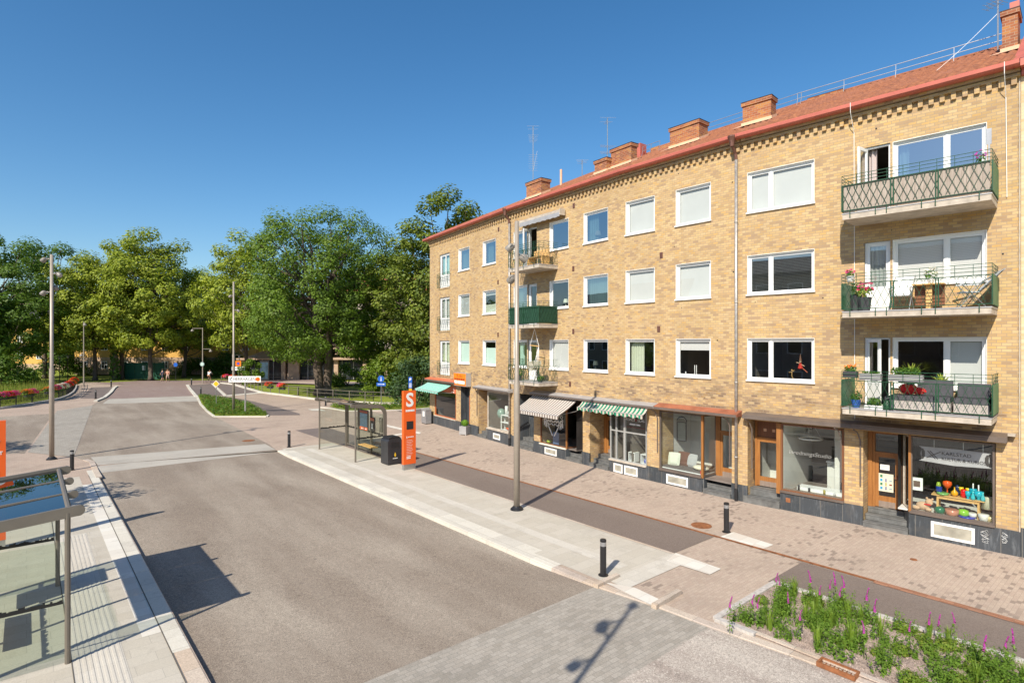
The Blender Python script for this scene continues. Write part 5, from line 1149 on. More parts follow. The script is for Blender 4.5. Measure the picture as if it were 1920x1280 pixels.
# middle wide balcony
potted('flower_pot', 'pink geranium in a white pot on the left corner of the middle wide balcony', 3, 3.62, -1.1, FL[1]+.86, M_potw, [(.07,0),(.10,.16)], M_leafp, M_pink, .12, .15, 60, .035)
potted('potted_plant', 'dark pot with yellow-green leaves in the left corner of the middle wide balcony', 3, 3.95, -.95, FL[1], M_pot, [(.14,0),(.18,.4)], M_leafy, M_pink, .20, .32, 80, .05)
potted('potted_plant', 'tall dark planter beside the balcony door of the middle floor', 3, 3.70, -.8, FL[1], M_pot, [(.14,0),(.16,.5)], M_leafp, None, .15, .3, 60, .05)
def gchair(k, x, y, z, lb, rz, mat=None, lean=.35, grp='folding chairs on the middle balcony'):
    t = fthing('garden_chair', lb, 'chair', k, x, y, z, rz, grp); mt = mat or M_whitep
    m = MB(); m.box(-.22,.22,-.2,.2,.40,.43); m.build('seat', mt, t); m = MB(); b0 = (.2,.42); m.face([(-.22,.2,.44),(.22,.2,.44),(.20,.2+lean,.98),(-.20,.2+lean,.98)]); m.face([(-.22,.225,.44),(-.20,.225+lean,.98),(.20,.225+lean,.98),(.22,.225,.44)]); m.build('backrest', mt, t)
    for s_ in (-1, 1):
        m = MB(); m.tube([(s_*.24,-.24,0),(s_*.24,.22,.62),(s_*.24,.2+lean,.98)], .013, 5); m.build('leg', M_steel, t); m = MB(); m.tube([(s_*.245,.34,0),(s_*.245,-.18,.62)], .013, 5); m.build('leg', M_steel, t); m = MB(); m.box(s_*.245-.02, s_*.245+.02, -.22, .26, .62, .645); m.build('armrest', mt, t)
gchair(3, 4.78, -.72, FL[1], 'pale folding chair facing out at the left of the middle balcony table', pi*0); gchair(3, 6.25, -.62, FL[1], 'pale reclining chair turned sideways at the right of the middle balcony', -pi/2+.3, pm('blue_grey_cloth', (.52,.56,.58), .8, 0, .2, 15), .5)
tt = fthing('balcony_table', 'narrow pine table folded by the window of the middle balcony', 'table', 3, 5.45, -.55, FL[1]); m = MB(); m.box(-.42,.30,-.2,.2,.68,.71); m.build('table_top', M_pine, tt); m = MB(); m.box(-.12,.02,-.05,.05,.0,.68); m.build('pedestal', M_pine, tt); m = MB(); m.box(-.40,.28,.12,.14,.1,.67); m.build('slatted_leaf', M_woodd, tt)
potted('flower_pot', 'white geranium on the pine table of the middle balcony', 3, 5.45, -.6, FL[1]+.72, M_potw, [(.07,0),(.10,.14)], M_leafp, M_whtf, .16, .22, 70, .04)
# top wide balcony
potted('flower_pot', 'purple flowers in the right corner of the top wide balcony', 3, 6.55, -1.05, FL[0]+.72, M_potw, [(.07,0),(.09,.12)], M_leafp, M_magf, .12, .22, 50, .035)
m = MB(); m.box(-.02,.02,-.01,.01,0,1.35); m.box(-.05,.05,-.012,.012,1.0,1.4); o = m.build('mirror_panel', M_ralum, None, LW(3, 6.70, -.9, FL[0]+.3), RZ[3]); tag(o, 'narrow upright grey panel at the right end of the top wide balcony', 'panel')
# narrow balconies
bnch = fthing('wooden_bench', 'orange wooden slat bench on the top narrow balcony', 'bench', 1, 3.0, -.6, FL[0]); m = MB(); [m.box(-.6,.6,-.22+.1*i,-.14+.1*i,.42,.45) for i in range(5)]; m.build('seat', M_pine, bnch); m = MB(); [m.box(-.6,.6,.22,.25,.5+.11*i,.58+.11*i) for i in range(3)]; m.build('backrest', M_pine, bnch)
for s_ in (-.55, .55): m = MB(); m.box(s_-.03, s_+.03, -.22, .25, 0, .42); m.build('leg', M_pine, bnch)
potted('potted_plant', 'small leafy plant in a teal pot at the left of the top narrow balcony', 1, 1.6, -.85, FL[0], col('teal_pot', (.03,.16,.14)), PT, M_leafy, None, .16, .2)
hm = fthing('hanging_chair', 'white rope hanging chair with a wooden bar on the lowest narrow balcony', 'hanging chair', 1, 2.75, -.62, FL[2]); m = MB(); m.tube([(-.36,0,1.75),(.36,0,1.70)], .022, 6); m.build('spreader_bar', M_pine, hm)
m = MB(); m.tube([(0,0,2.55),(-.34,0,1.75)], .012, 4); m.tube([(0,0,2.55),(.34,0,1.72)], .012, 4)
for s_ in (-1, 1): [m.tube([(s_*.34,0,1.73),(s_*(.14+.05*i),.04*i-.08,.95)], .012, 4) for i in range(4)]
m.build('ropes', M_whitep, hm); m = MB(); 
for i in range(8):
    a, b = pi*i/8, pi*(i+1)/8; m.face([(-.26*cos(a),-.22,.95-.42*sin(a)),(-.26*cos(b),-.22,.95-.42*sin(b)),(-.26*cos(b),.22,1.0-.42*sin(b)),(-.26*cos(a),.22,1.0-.42*sin(a))])
m.build('cloth_seat', M_whtf, hm)
tt = fthing('balcony_table', 'small dark bistro table on the lowest narrow balcony', 'table', 1, 3.1, -.75, FL[2]); m = MB(); m.lathe([(.32,.68),(.32,.70)], n=16); m.build('table_top', M_conc, tt); m = MB(); m.tube([(-.2,0,0),(.15,0,.68)], .02, 5); m.tube([(.2,0,0),(-.15,0,.68)], .02, 5); m.build('legs', M_black, tt)
potted('potted_plant', 'bushy green plant at the right end of the lowest narrow balcony', 1, 3.5, -.85, FL[2], M_pot, [(.1,0),(.12,.1)], M_leafp, None, .22, .2)
potted('potted_plant', 'trailing green plant at the left end of the lowest narrow balcony', 1, 1.9, -.9, FL[2], M_pot, [(.1,0),(.12,.25)], M_leafp, None, .22, .4, 120)
d_ = thing('hanging_doll', 'small doll in a red skirt and tall brown hat hanging behind the double window', 'doll', LW(3, 1.78, .35, 4.62), RZ[3]); m = MB(); m.lathe([(.01,0),(.085,.05),(.03,.22)], n=8); m.build('skirt', pm('red_felt', (.65,.04,.02), .8), d_)
m = MB(); m.ball((0,0,.27), .04, 8); m.tube([(0,0,.2),(-.12,0,.24)], .014, 5); m.tube([(0,0,.2),(.13,0,.12)], .014, 5); m.build('body', M_flash, d_); m = MB(); m.lathe([(.045,.29),(.03,.38),(.005,.52)], n=8); m.build('hat', M_woodd, d_); m = MB(); m.tube([(.02,0,.1),(.22,0,-.08)], .015, 4); m.build('ribbon', M_redm2, d_)
m = MB(); m.tube([(0,0,0),(.0,0,.14),(.08,0,.2)], .012, 5); m.tube([(0,0,.14),(-.09,0,.12)], .012, 5); m.tube([(0,0,.0),(.05,0,-.1)], .012, 5); m.ball((0,0,.2), .028, 6); o = m.build('wooden_figure', M_pine, None, LW(3, 1.52, .33, 4.40), RZ[3]); tag(o, 'small jointed wooden figure standing in the double window beside the doll', 'figure')
# ================= STREET FURNITURE =================
def gz(u, v): x, y = G(u, v); return (x, y, 0)
# ---- bollards
def bollard0(label, p):
    t = thing('bollard', label, 'bollard', p, 0, 'black bollards along the street'); m = MB(); m.lathe([(.075,.0),(.075,.70),(.072,.705)], n=16); m.build('post', M_black, t, smooth=False)
    m = MB(); m.lathe([(.0735,.70),(.0735,.80)], n=16); m.build('reflective_band', M_ralum, t); m = MB(); m.lathe([(.076,.80),(.076,.845),(.06,.86)], n=16); m.build('cap', M_blackm, t)
    m = MB(); m.lathe([(.12,.004),(.12,.018),(.08,.03)], n=16); m.build('base_plate', M_blackm, t); return t
BOL = [((1131,1078),'nearest black bollard at the tip of the bus platform by the paved crossing'),((1362,997),'black bollard behind the white slab mat in the pink pavement'),((542,838),'black bollard at the far end of the bus platform before the glass shelter'),
 ((135,881),'black bollard at the far left platform corner beside the big lamp pole'),((179.4,747.5),'far black bollard on the left path by the flower railing'),((208.5,725),'farthest black bollard at the left bridge kerb'),((376.5,741),'far black bollard at the tip of the green traffic island'),
 ((359,721.5),'farthest black bollard at the right bridge kerb below the thin street lamp'),((610.6,760.6),'black bollard partly hidden behind the glass shelter roof')]
b0 = None
for (u, v), lb in BOL:
    if b0 is None: b0 = bollard0(lb, gz(u, v))
    else: dup(b0, gz(u, v), None, lb)
# ---- lamp posts with spotlights
def spot(parent, z, ang, out=.30, s=1.):
    """one spotlight on a short arm: barrel head tilted down, glass front"""
    h = MB(); d = Vector((cos(ang), sin(ang), 0)); c = d*out+Vector((0,0,z)); ax = (d*.75-Vector((0,0,.65))).normalized(); r_ = .15*s
    side = ax.cross(Vector((0,0,1))).normalized(); upv = side.cross(ax).normalized(); prof = [(-.18,.04),(-.165,.09),(-.11,.135),(-.02,.15),(.09,.145),(.14,.13)]
    b = len(h.v); N = 12
    for a_, q in prof:
        for k in range(N): t = 2*pi*k/N; h.v.append(tuple(c+ax*a_*s+side*cos(t)*q*s+upv*sin(t)*q*s))
    for i in range(len(prof)-1):
        for k in range(N): k2 = (k+1) % N; h.f.append((b+i*N+k,b+i*N+k2,b+(i+1)*N+k2,b+(i+1)*N+k)); h.m.append(0)
    h.f.append(tuple(b+k for k in range(N))[::-1]); h.m.append(0); h.tube([(0,0,z+.05), tuple(c-ax*.08)], .03, 6)
    o = h.build('spotlight', M_spot, parent, smooth=True)
    g = MB(); N = 12; g.face([tuple(c+ax*.135*s+side*cos(2*pi*k/N)*.12*s+upv*sin(2*pi*k/N)*.12*s) for k in range(N)]); g.build('lens', M_ralum, o)
    w = MB(); w.tube([tuple(c+side*(r_+.03)-ax*.05), tuple(c-ax*.24*s+side*.1), tuple(c-ax*.24*s-side*.1), tuple(c-side*(r_+.03)-ax*.05)], .012, 4); w.build('bracket', M_shel, o)
M_spot = pm('grey_lamp_housing', (.26,.235,.205), .5, .15, .06, 4)
def mast(label, p, H, heads, r0=.105, r1=.075, hs=.74):
    t = thing('street_lamp', label, 'street lamp', p); m = MB(); m.tube([(0,0,.02),(0,0,H*.44),(0,0,H*.45),(0,0,H)], [r0, r0*.97, r1, r1*.92], 14); m.build('pole', M_pole, t, smooth=True)
    m = MB(); m.lathe([(.22,.0),(.21,.04),(.14,.10),(.115,.13)], n=20); m.build('base_flange', M_blackm, t)
    for z, a, o in heads: spot(t, z, a, o, hs)
    return t
mast('tall beige lamp pole with spotlights standing on the platform before the brick building', gz(969,955), 9.52, [(8.65,radians(165),.24),(8.30,radians(10),.24),(7.62,radians(140),.24)], hs=.88)
mast('tall beige lamp pole with four spotlights behind the left bus shelter', gz(97,861), 9.68, [(9.42,radians(185),.36),(8.72,radians(-10),.42),(8.12,radians(80),.2),(7.85,radians(190),.36)])
mast('tall lamp pole with small spotlights standing in the green traffic island', gz(438,773), 10.35, [(9.2,radians(180),.26),(8.65,radians(90),.2),(8.05,radians(5),.36)], .10, .07)
mast('lamp pole outside the frame whose shadow falls on the paved crossing', (-2.95,2.0,0), 9.7, [(8.9,radians(200),.42),(8.2,radians(95),.42),(7.6,radians(210),.42),(9.3,radians(60),.3)], .08, .05)
def thinlamp(label, p, H, arms):
    t = thing('street_lamp', label, 'street lamp', p); m = MB(); m.tube([(0,0,0),(0,0,H)], [.08,.05], 8); m.build('pole', M_pole, t)
    for z, dx in arms:
        a = MB(); a.tube([(0,0,z),(dx,0,z),(dx,0,z-.15)], .03, 5); ar = a.build('arm', M_pole, t); a = MB(); a.lathe([(.18,z-.42),(.22,z-.30),(.10,z-.12)], dx, 0, 10); a.build('lamp_head', M_spot, ar)
    return t
tl = thinlamp('thin street lamp with two arms beside the cyclist', gz(380,718.3), 7.6, [(7.5,-1.4),(4.7,1.1)])
m = MB(); m.tube([(0,-.11,2.62),(0,-.14,2.62)], .30, 16); s_ = m.build('round_sign', pm('shaded_green_white', (.25,.33,.30), .6, 0, 0), tl); m = MB(); m.tube([(0,-.145,2.62),(0,-.15,2.62)], .2, 12); m.build('green_disc', M_frost, s_)  # round plate's green-white is darkened: shade painted into its colour
thinlamp('thin street lamp at the far left verge before the ivy-clad tree', gz(157,724), 8.2, [(8.1,.15),(4.2,-.3)])
def parklamp(label, u, v, vt, w=.55):
    x, y = G(u, v); H = HC+(HZ-vt)*y/F; t = thing('park_lamp', label, 'park lamp', (x, y, 0), 0, 'park lamps beyond the railings'); m = MB(); m.tube([(0,0,0),(0,0,H-.3)], .05, 6); m.build('pole', M_black, t)
    m = MB(); m.lathe([(.10,H-.42),(.13,H-.30),(.13,H-.12),(.04,H-.08)], n=10); m.build('lamp_glass', M_ralum, t); m = MB(); m.lathe([(.04,H-.08),(w,H-.02),(w,H),(.05,H+.05)], n=16); m.build('shade', M_spot, t); return t
for a in (('leftmost of the three park lamps beyond the left railing',86,713,672.5,.40),('middle of the three park lamps beyond the left railing',111.5,713,668.5),('tallest right-hand one of the three park lamps beyond the left railing',127,714,666),('park lamp just right of the traffic island lamp pole',448.5,716,665),('park lamp before the ivy between the pole and the pavilion',477.5,712,667)): parklamp(*a)
# ---- orange stop pylons
def pylon(label, t0, s0, big='STOP'):
    p = W2(t0, s0); t = thing('bus_stop_pylon', label, 'bus stop sign', (*p, .005), TH); w = .30; d = .08
    m = MB(); m.box(-w, w, -d, d, .24, 3.42); m.build('orange_column', M_orange, t); m = MB(); m.box(-w+.01, w-.01, -d+.01, d-.01, 0, .24); m.build('steel_base', M_steel, t)
    y = -d-.004
    m = MB(); m.add(text_mesh('S', .82, .003, bold=.022), TM(.0, y, 3.0)); m.build('letter', M_whitep, t)
    m = MB(); m.box(-.16, .17, y-.003, y+.003, 1.75, 2.1); m.build('display', M_black, t)
    m = MB()
    if big: m.add(text_mesh(big, .125, .003, bold=.003), TM(0, y, 2.56))
    else:
        for i in range(9): m.box(-.2+.048*i, -.2+.048*i+(.04,.034,.04)[i % 3], y-.003, y+.003, 2.52, 2.61-.01*(i % 2))
    m.box(-.16, -.13, y-.002, y+.002, 1.36, 1.46); [m.box(-.08+.07*i, -.03+.07*i, y-.002, y+.002, 1.40, 1.44) for i in range(4)]
    [m.box(-.16, (.12,.16,.08,.14,.10)[i % 5], y-.002, y+.002, 1.27-.07*i, 1.28-.07*i) for i in range(10)]; [m.box(-.16, .04, y-.002, y+.002, .55-.07*i, .59-.07*i) for i in range(2)]
    m.build('lettering', M_whitep, t); return t
pylon('orange bus stop column with a white letter standing right of the black bin', 12.70, 21.86, None)
pylon('orange bus stop column cut by the left picture edge behind the near shelter', -.72, 20.5, 'TORGET')
# ---- bin
bn_ = thing('waste_bin', 'black waste bin with a yellow sticker between the shelter and the orange column', 'waste bin', (*W2(12.72, 23.45), .005), TH)
m = MB(); P_ = [(-.36,.03),(.36,.03),(.36,1.05),(.30,1.16),(-.30,1.16),(-.36,1.05)]; m.prismy(P_, -.34, .34); m.build('body', pm('anthracite_metal', (.045,.045,.05), .4, .3, .15, 5), bn_)
m = MB(); m.prismy([(-.33,1.162),(.33,1.162),(.22,1.25),(-.22,1.25)], -.30, .30); m.build('lid', M_black, bn_)
m = MB(); m.prismy([(-.05,.42),(.05,.42),(0,.56)], -.346, -.341); m.prismy([(-.03,.36),(.03,.36),(.03,.43),(-.03,.43)], -.347, -.342); m.build('yellow_sticker', pm('yellow_film', (.8,.5,.02), .5, 0, 0), bn_)
m = MB(); m.box(-.12,.12,-.345,-.341,.27,.30); m.box(-.09,-.03,-.345,-.341,.86,.96); m.build('small_print', M_whitep, bn_)
m = MB(); m.box(-.2,.2,-.35,-.335,.78,1.02); m.build('flap', M_black, bn_)
# ---- glass bus shelters
M_skyl = pm('black_skyline_film', (.01,.01,.01), .5, 0, 0)
M_sroof = glass_mat('tinted_roof_glass', 1.0, (.012,.014,.016), grey=.03)
def shelter(label, tf, s0, sg, L=4.25, ends=(1, 1), D=1.62, xr=.95):
    """tf: line of the front posts, s0: near end, sg=+1 when the rear wall lies away from the street on the right side"""
    t = thing('bus_shelter', label, 'bus shelter', (*W2(tf, s0), .005), TH); X = lambda x: sg*x; H = 2.60; R_ = .42
    n = 4; ys = [L*i/(n-1) for i in range(n)]
    arc = [(D-R_+R_*sin(a), H-.10-R_+R_*cos(a)) for a in [radians(15*i) for i in range(7)]]
    for i, y in enumerate(ys):
        w = .055 if 0 < i < n-1 else .07; m = MB(); line = [(-.03,H)]+arc+[(D,.0)]
        # beam as a flat bar following the arc
        for (x0, z0_), (x1, z1_) in zip(line, line[1:]):
            dv = Vector((x1-x0, z1_-z0_)).normalized(); nn = Vector((-dv.y, dv.x))*(.055 if 0 < i < n-1 else .09)
            ps = [(x0-nn.x, z0_-nn.y), (x1-nn.x, z1_-nn.y), (x1+nn.x, z1_+nn.y), (x0+nn.x, z0_+nn.y)]
            ps = [(X(a), b) for a, b in ps]; m.prismy(ps, y-w/2, y+w/2)
        m.tube([(X(-.03), y-w/2-.01, H), (X(-.03), y+w/2+.01, H)], (.075 if 0 < i < n-1 else .092), 14)
        m.build('roof_beam', M_shel, t)
    m = MB(); m.tube([(X(.10),ys[0],H+.02),(X(.10),ys[-1],H+.02)], .045, 8); m.build('front_rail', M_shel, t)
    for i in range(n-1):
        m = MB(); a, b = ys[i]+.04, ys[i+1]-.04; line = [(.06,H+.035)]+[(x, z+.03) for x, z in arc[:5]]
        for (x0, z0_), (x1, z1_) in zip(line, line[1:]): m.face([(X(x0),a,z0_),(X(x1),a,z1_),(X(x1),b,z1_),(X(x0),b,z0_)])
        m.build('roof_pane', M_sroof, t)
    for y in (ys[0], ys[-1]): m = MB(); m.tube([(X(.12),y,0),(X(.12),y,H-.02)], .042, 10); m.build('front_post', M_shel, t)
    def skyline(m, P, L_, seed):
        r = random.Random(seed); x = .03
        while x < L_-.03:
            w = r.uniform(.015, .07); h = r.choice((.012,.02,.03,.04,.05,.03,.055)); w = min(w, L_-.03-x); m.box(*P(x, x+w), 1.075, 1.08+h); x += w
        m.box(*P(.02, L_-.02), 1.04, 1.075)
    for i in range(n-1):
        a, b = ys[i]+.04, ys[i+1]-.04; m = MB(); m.face([(X(D),a,.16),(X(D),b,.16),(X(D),b,2.1),(X(D),a,2.1)]); m.build('rear_pane', M_shglass, t)
        m = MB(); skyline(m, lambda p, q: (min(X(D-.012),X(D-.006)),max(X(D-.012),X(D-.006)),a+p,a+q), b-a, i); m.build('skyline_decal', M_skyl, t)
        m = MB(); m.box(min(X(D-.02),X(D+.02)), max(X(D-.02),X(D+.02)), a, b, .12, .16); m.build('rear_rail', M_shel, t)
    for j, y in enumerate((ys[0], ys[-1])):
        if not ends[j]: continue
        m = MB(); m.face([(X(.16),y,.12),(X(D-.06),y,.12),(X(D-.06),y,2.1),(X(.16),y,2.1)]); m.build('end_pane', M_shglass, t)
        m = MB(); skyline(m, lambda p, q: (min(X(.16+p),X(.16+q)),max(X(.16+p),X(.16+q)),y-.012,y-.006), D-.22, 9+j); m.build('skyline_decal', M_skyl, t)
    return t
sh1 = shelter('glass bus shelter with curved bronze frame and wooden bench left of the black bin', 11.45, 24.75, 1)
y0, y1 = 1.5, 2.72     # timetable, route map and seat inside the right shelter
m = MB(); m.box(1.54,1.59,1.62,2.55,1.05,2.12); tbp = m.build('poster_case', M_shel, sh1); m = MB(); m.box(1.525,1.535,1.68,2.49,1.28,1.95); m.build('blue_map', pm('pale_blue_map', (.25,.40,.52), .4, 0, .2, 9), tbp); m = MB(); m.box(1.524,1.536,1.68,2.49,1.12,1.26); m.build('orange_strip', M_orange, tbp); m = MB(); m.box(1.524,1.536,1.68,2.49,1.97,2.07); m.build('dark_header', M_redm, tbp)
m = MB(); [m.box(1.515,1.522,1.74+.22*i,1.88+.22*i,1.16,1.21) for i in range(3)]; m.build('white_marks', M_whitep, tbp)
m = MB(); m.box(1.50,1.56,.85,1.28,1.15,1.85); ip = m.build('notice_panel', M_dark, sh1); m = MB(); m.box(1.488,1.499,.87,1.26,1.68,1.82); m.build('red_header', M_redm2, ip); m = MB(); m.box(1.488,1.499,1.0,1.14,1.3,1.55); m.build('timetable', M_whitep, ip)
m = MB(); [m.box(1.08+.13*i,1.18+.13*i,.35,1.75,.46,.50) for i in range(3)]; m.build('bench_seat', M_pine, sh1); m = MB(); [m.box(1.1,1.6,y,y+.04,.40,.455) for y in (.6,1.45)]; m.build('bench_bracket', M_black, sh1)
m = MB(); m.box(1.5,1.58,.06,.34,1.2,1.9); m.build('grey_case', M_shel, sh1)
sh2 = shelter('near glass bus shelter with curved bronze frame at the left picture edge', .66, 12.42, -1, L=4.1)
m = MB(); [m.box(-1.5+.13*i,-1.4+.13*i,1.0,2.6,.46,.50) for i in range(3)]; m.build('bench_seat', M_pine, sh2)
m = MB(); m.box(-1.60,-1.54,2.9,3.8,.7,2.1); m.build('poster_case', M_shel, sh2)
# ---- signs
def signpost(name, label, p, H, r_=.03, mat=None, rz=0):
    t = thing(name, label, 'sign', p, rz); m = MB(); m.tube([(0,0,0),(0,0,H)], r_, 8); m.build('pole', mat or M_steel, t); return t
M_yel = pm('sign_yellow', (.85,.42,.01), .4, 0, 0); M_blue = pm('sign_blue', (.01,.10,.45), .4, 0, 0); M_org = pm('sign_orange', (.90,.22,.01), .4, 0, 0); M_redp = pm('sign_red', (.6,.02,.02), .4, 0, 0)
t = signpost('priority_road_sign', 'yellow diamond sign on a thin pole in the green traffic island', gz(405.6,763), 2.25, .028); m = MB(); a = .30; m.prismy([(0,2.0-a),(a,2.0),(0,2.0+a),(-a,2.0)], -.045, -.033); m.build('white_border', M_whitep, t); m = MB(); a = .255; m.prismy([(0,2.0-a),(a,2.0),(0,2.0+a),(-a,2.0)], -.052, -.046); m.build('sign_plate', M_yel, t)
t = signpost('direction_sign', 'white arrow sign lettered HERRHAGEN on a grey post in the green traffic island', gz(460,777), 2.95, .06, M_zinc); m = MB(); m.box(-1.25,1.22,-.09,-.065,2.50,2.96); m.build('sign_board', M_whitep, t)
m = MB(); m.add(text_mesh('HERRHAGEN', .335, .003, bold=0, sx=.88), TM(-.03,-.096,2.73)); [m.tube(q, .03, 4) for q in ([(-.95,-.096,2.90),(-1.17,-.096,2.73),(-.95,-.096,2.56)],)]; m.box(.80,.815,-.096,-.091,2.5,2.96); m.build('lettering', M_black, t)
m = MB(); m.tube([(1.0,-.091,2.73),(1.0,-.10,2.73)], .17, 16); m.build('orange_disc', M_org, t); m = MB(); m.box(.90,.96,-.108,-.101,2.66,2.80); m.box(1.04,1.10,-.108,-.101,2.66,2.80); m.box(.96,1.04,-.108,-.101,2.71,2.75); m.build('symbol', M_redp, t)
t = signpost('no_parking_sign', 'orange square sign with a blue disc above a white plate beyond the right railing', gz(447,721), 3.15, .03); m = MB(); m.box(-.36,.36,-.05,-.035,2.45,3.15); m.build('orange_plate', M_org, t); m = MB(); m.tube([(0,-.055,2.8),(0,-.062,2.8)], .24, 16); m.build('red_ring', M_redp, t); m = MB(); m.tube([(0,-.063,2.8),(0,-.068,2.8)], .16, 16); m.build('blue_disc', M_blue, t); m = MB(); m.box(-.85,.88,-.05,-.035,1.9,2.38); m.build('white_plate', M_whitep, t); m = MB(); [m.box(-.7+.3*i,-.5+.3*i,-.056,-.051,2.08,2.2) for i in range(5)]; m.build('print', M_brownm, t)
t = signpost('cycle_route_sign', 'blue disc above a blue arrow plate on a thin pole behind the shelter', gz(714.6,763.5), 2.65, .028); m = MB(); m.tube([(0,-.035,2.45),(0,-.05,2.45)], .28, 20); m.build('blue_disc', M_blue, t); m = MB(); m.box(-.02,.03,-.056,-.051,2.38,2.6); m.box(-.05,.06,-.056,-.051,2.28,2.36); m.build('symbol', M_whitep, t)
m = MB(); m.box(-.38,.40,-.05,-.035,1.83,2.13); m.build('blue_plate', M_blue, t); m = MB(); m.box(-.28,.2,-.056,-.051,1.96,2.0); m.prismy([(.2,1.92),(.32,1.98),(.2,2.04)], -.056, -.051); m.build('arrow', M_whitep, t)
t = signpost('parking_sign', 'narrow blue parking sign with a yellow tag seen just above the orange column', gz(769.5,772), 2.85, .03); m = MB(); m.box(-.14,.14,-.05,-.035,2.35,2.80); m.box(-.14,.14,-.05,-.035,1.9,2.33); m.build('blue_plate', M_blue, t); m = MB(); m.add(text_mesh('P', .3, .003, bold=.01), TM(0,-.055,2.58)); [m.box(-.1,.1,-.056,-.051,1.95+.1*i,1.99+.1*i) for i in range(4)]; m.build('lettering', M_whitep, t); m = MB(); m.box(-.12,.12,-.05,-.035,1.55,1.85); m.build('yellow_tag', M_yel, t)
t = signpost('sign_back', 'two grey sign plates seen from behind at the end of the right railing', gz(751,753.5), 2.0, .035, M_black); m = MB(); m.box(-.42,-.03,-.05,-.035,.95,1.62); m.build('grey_plate', M_conc, t); m = MB(); m.box(.04,.42,-.05,-.035,.95,1.62); m.build('grey_plate', M_conc, t)
t = signpost('footpath_sign', 'small blue round sign far off beside the two walkers', gz(329.6,713.8), 2.6, .04, M_black); m = MB(); m.tube([(0,-.05,2.35),(0,-.07,2.35)], .30, 14); m.build('blue_disc', M_blue, t)
# ---- cabinet and planter by the building
t = thing('electrical_cabinet', 'grey metal cabinet against the left corner of the brick building', 'cabinet', LW(0, .35, -.42, .0), RZ[0]); m = MB(); m.box(-.38,.38,-.2,.2,.05,.95); m.build('body', M_ralum, t); m = MB(); m.box(-.40,.40,-.22,.22,.95,1.0); m.build('lid', M_zincw, t); m = MB(); m.box(-.16,.16,-.206,-.201,.5,.85); m.build('label_plate', M_whitep, t); m = MB(); m.box(-.34,.34,-.18,.18,0,.05); m.build('plinth', M_black, t)
t = thing('tub_planter', 'grey square tub with a clipped green ball bush before the shop doorway', 'planter', LW(0, 6.0, -.38, 0), RZ[0]+.5)
m = MB(); m.box(-.24,.24,-.24,.24,.05,.52); m.build('tub', M_zincw, t); m = MB(); [m.box(x-.03,x+.03,y-.03,y+.03,0,.06) for x in (-.2,.2) for y in (-.2,.2)]; m.build('feet', M_zincw, t); m = MB(); r = random.Random(5); m.ball((0,0,.70),.20,10)
clump(m, (0,0,.70), .25, 420, .03, r, up=.1, sq=(1,1,.85)); m.build('ball_bush', leaf_mat('box_leaf', [(.12,.26,.02),(.18,.34,.03),(.08,.18,.02)]), t)
# ---- railings with flower boxes
def railing(name, label, pts, H, grid=.11, mat=None, double=False):
    P = [Vector((*G(*p), 0)) for p in pts]; t = thing(name, label, 'railing', P[0]); O = P[0]; mt = mat or M_blackm
    seg = []; 
    for a, b in zip(P, P[1:]):
        n = max(1, round((b-a).length/1.9)); seg += [a+(b-a)*i/n for i in range(n)]
    seg.append(P[-1]); Q = [tuple(p-O) for p in seg]
    for z in ((H, H*.80, H*.16) if not double else (H, H*.66)):
        m = MB(); m.tube([(q[0],q[1],z) for q in Q], .028 if z == H else .02, 6); m.build('rail', mt, t)
    for q in Q:
        m = MB(); m.box(q[0]-.03, q[0]+.03, q[1]-.03, q[1]+.03, 0, H); m.build('post', mt, t)
    if grid:
        m = MB()
        for a, b in zip(Q, Q[1:]):
            a, b = Vector(a), Vector(b); n = max(2, int((b-a).length/grid))
            for i in range(1, n): p = a+(b-a)*i/n; m.tube([(p.x,p.y,H*.16),(p.x,p.y,H*.80)], .009, 4, cap=False)
            for z in (.35, .5, .65): m.tube([(a.x,a.y,H*z),(b.x,b.y,H*z)], .007, 4)
        m.build('bar_grid', mt, t)
    return t, P
LR = [(-160,776),(-60,772),(0,766),(30,762),(60,757.5),(92,752),(110,748),(125,742.5),(135,736),(140,729),(142,722)]
rl, LP = railing('bridge_railing', 'black bridge railing with flower boxes curving along the left path', LR, 1.12)
RR = [(415,717.5),(437,720),(464,728),(491,735.5),(541,741.5),(595,748.5),(655,753),(715,756),(751,756.5)]
rr, RP = railing('bridge_railing', 'grey bridge railing curving along the right side of the square', RR, 1.0, 0, M_shel, True)
rf_, _ = railing('park_fence', 'low dark fence of thin bars before the park lawn', [(541,739),(600,744.5),(660,748.5),(700,751)], .95, .12)
curb_poly('railing_plinth', [(u, v+.8) for u, v in LR], .35, .16, M_granite); curb_poly('railing_plinth', [(u, v+1.0) for u, v in RR], .35, .14, M_kerbw)
def fbox(p, ang, mats, label, z=.72, n=150, w=1.05, grp='flower boxes on the left railing', sc=1.):
    t = thing('flower_box', label, 'flower box', (p[0], p[1], z), ang, grp); r = random.Random(int(abs(p[0]*37))); m = MB(); m.prism([(-w/2,-.12),(w/2,-.12),(w/2,.12),(-w/2,.12)], .0, .22); m.build('box', M_pot, t)
    m = MB(); [clump(m, (-w*.36+w*.24*i,0,.32), .27*sc, n//4, .07, r, sq=(1,1,.8)) for i in range(4)]; m.build('foliage', M_leafp, t)
    for j, mt in enumerate(mats):
        m = MB()
        for i in range(int(n*.9)):
            x = r.uniform(-w*.55, w*.55); 
            if len(mats) > 1 and (x > 0) != bool(j): x = -x
            a = r.uniform(0, pi); q = .30*sc*r.uniform(.75, 1.1); quad_leaf(m, (x, cos(a)*q, .30+sin(a)*q*.95), (r.uniform(-.5,.5), cos(a)-.4, sin(a)+.3), .062, r, .9)
        m.build('blossom', mt, t)
    return t
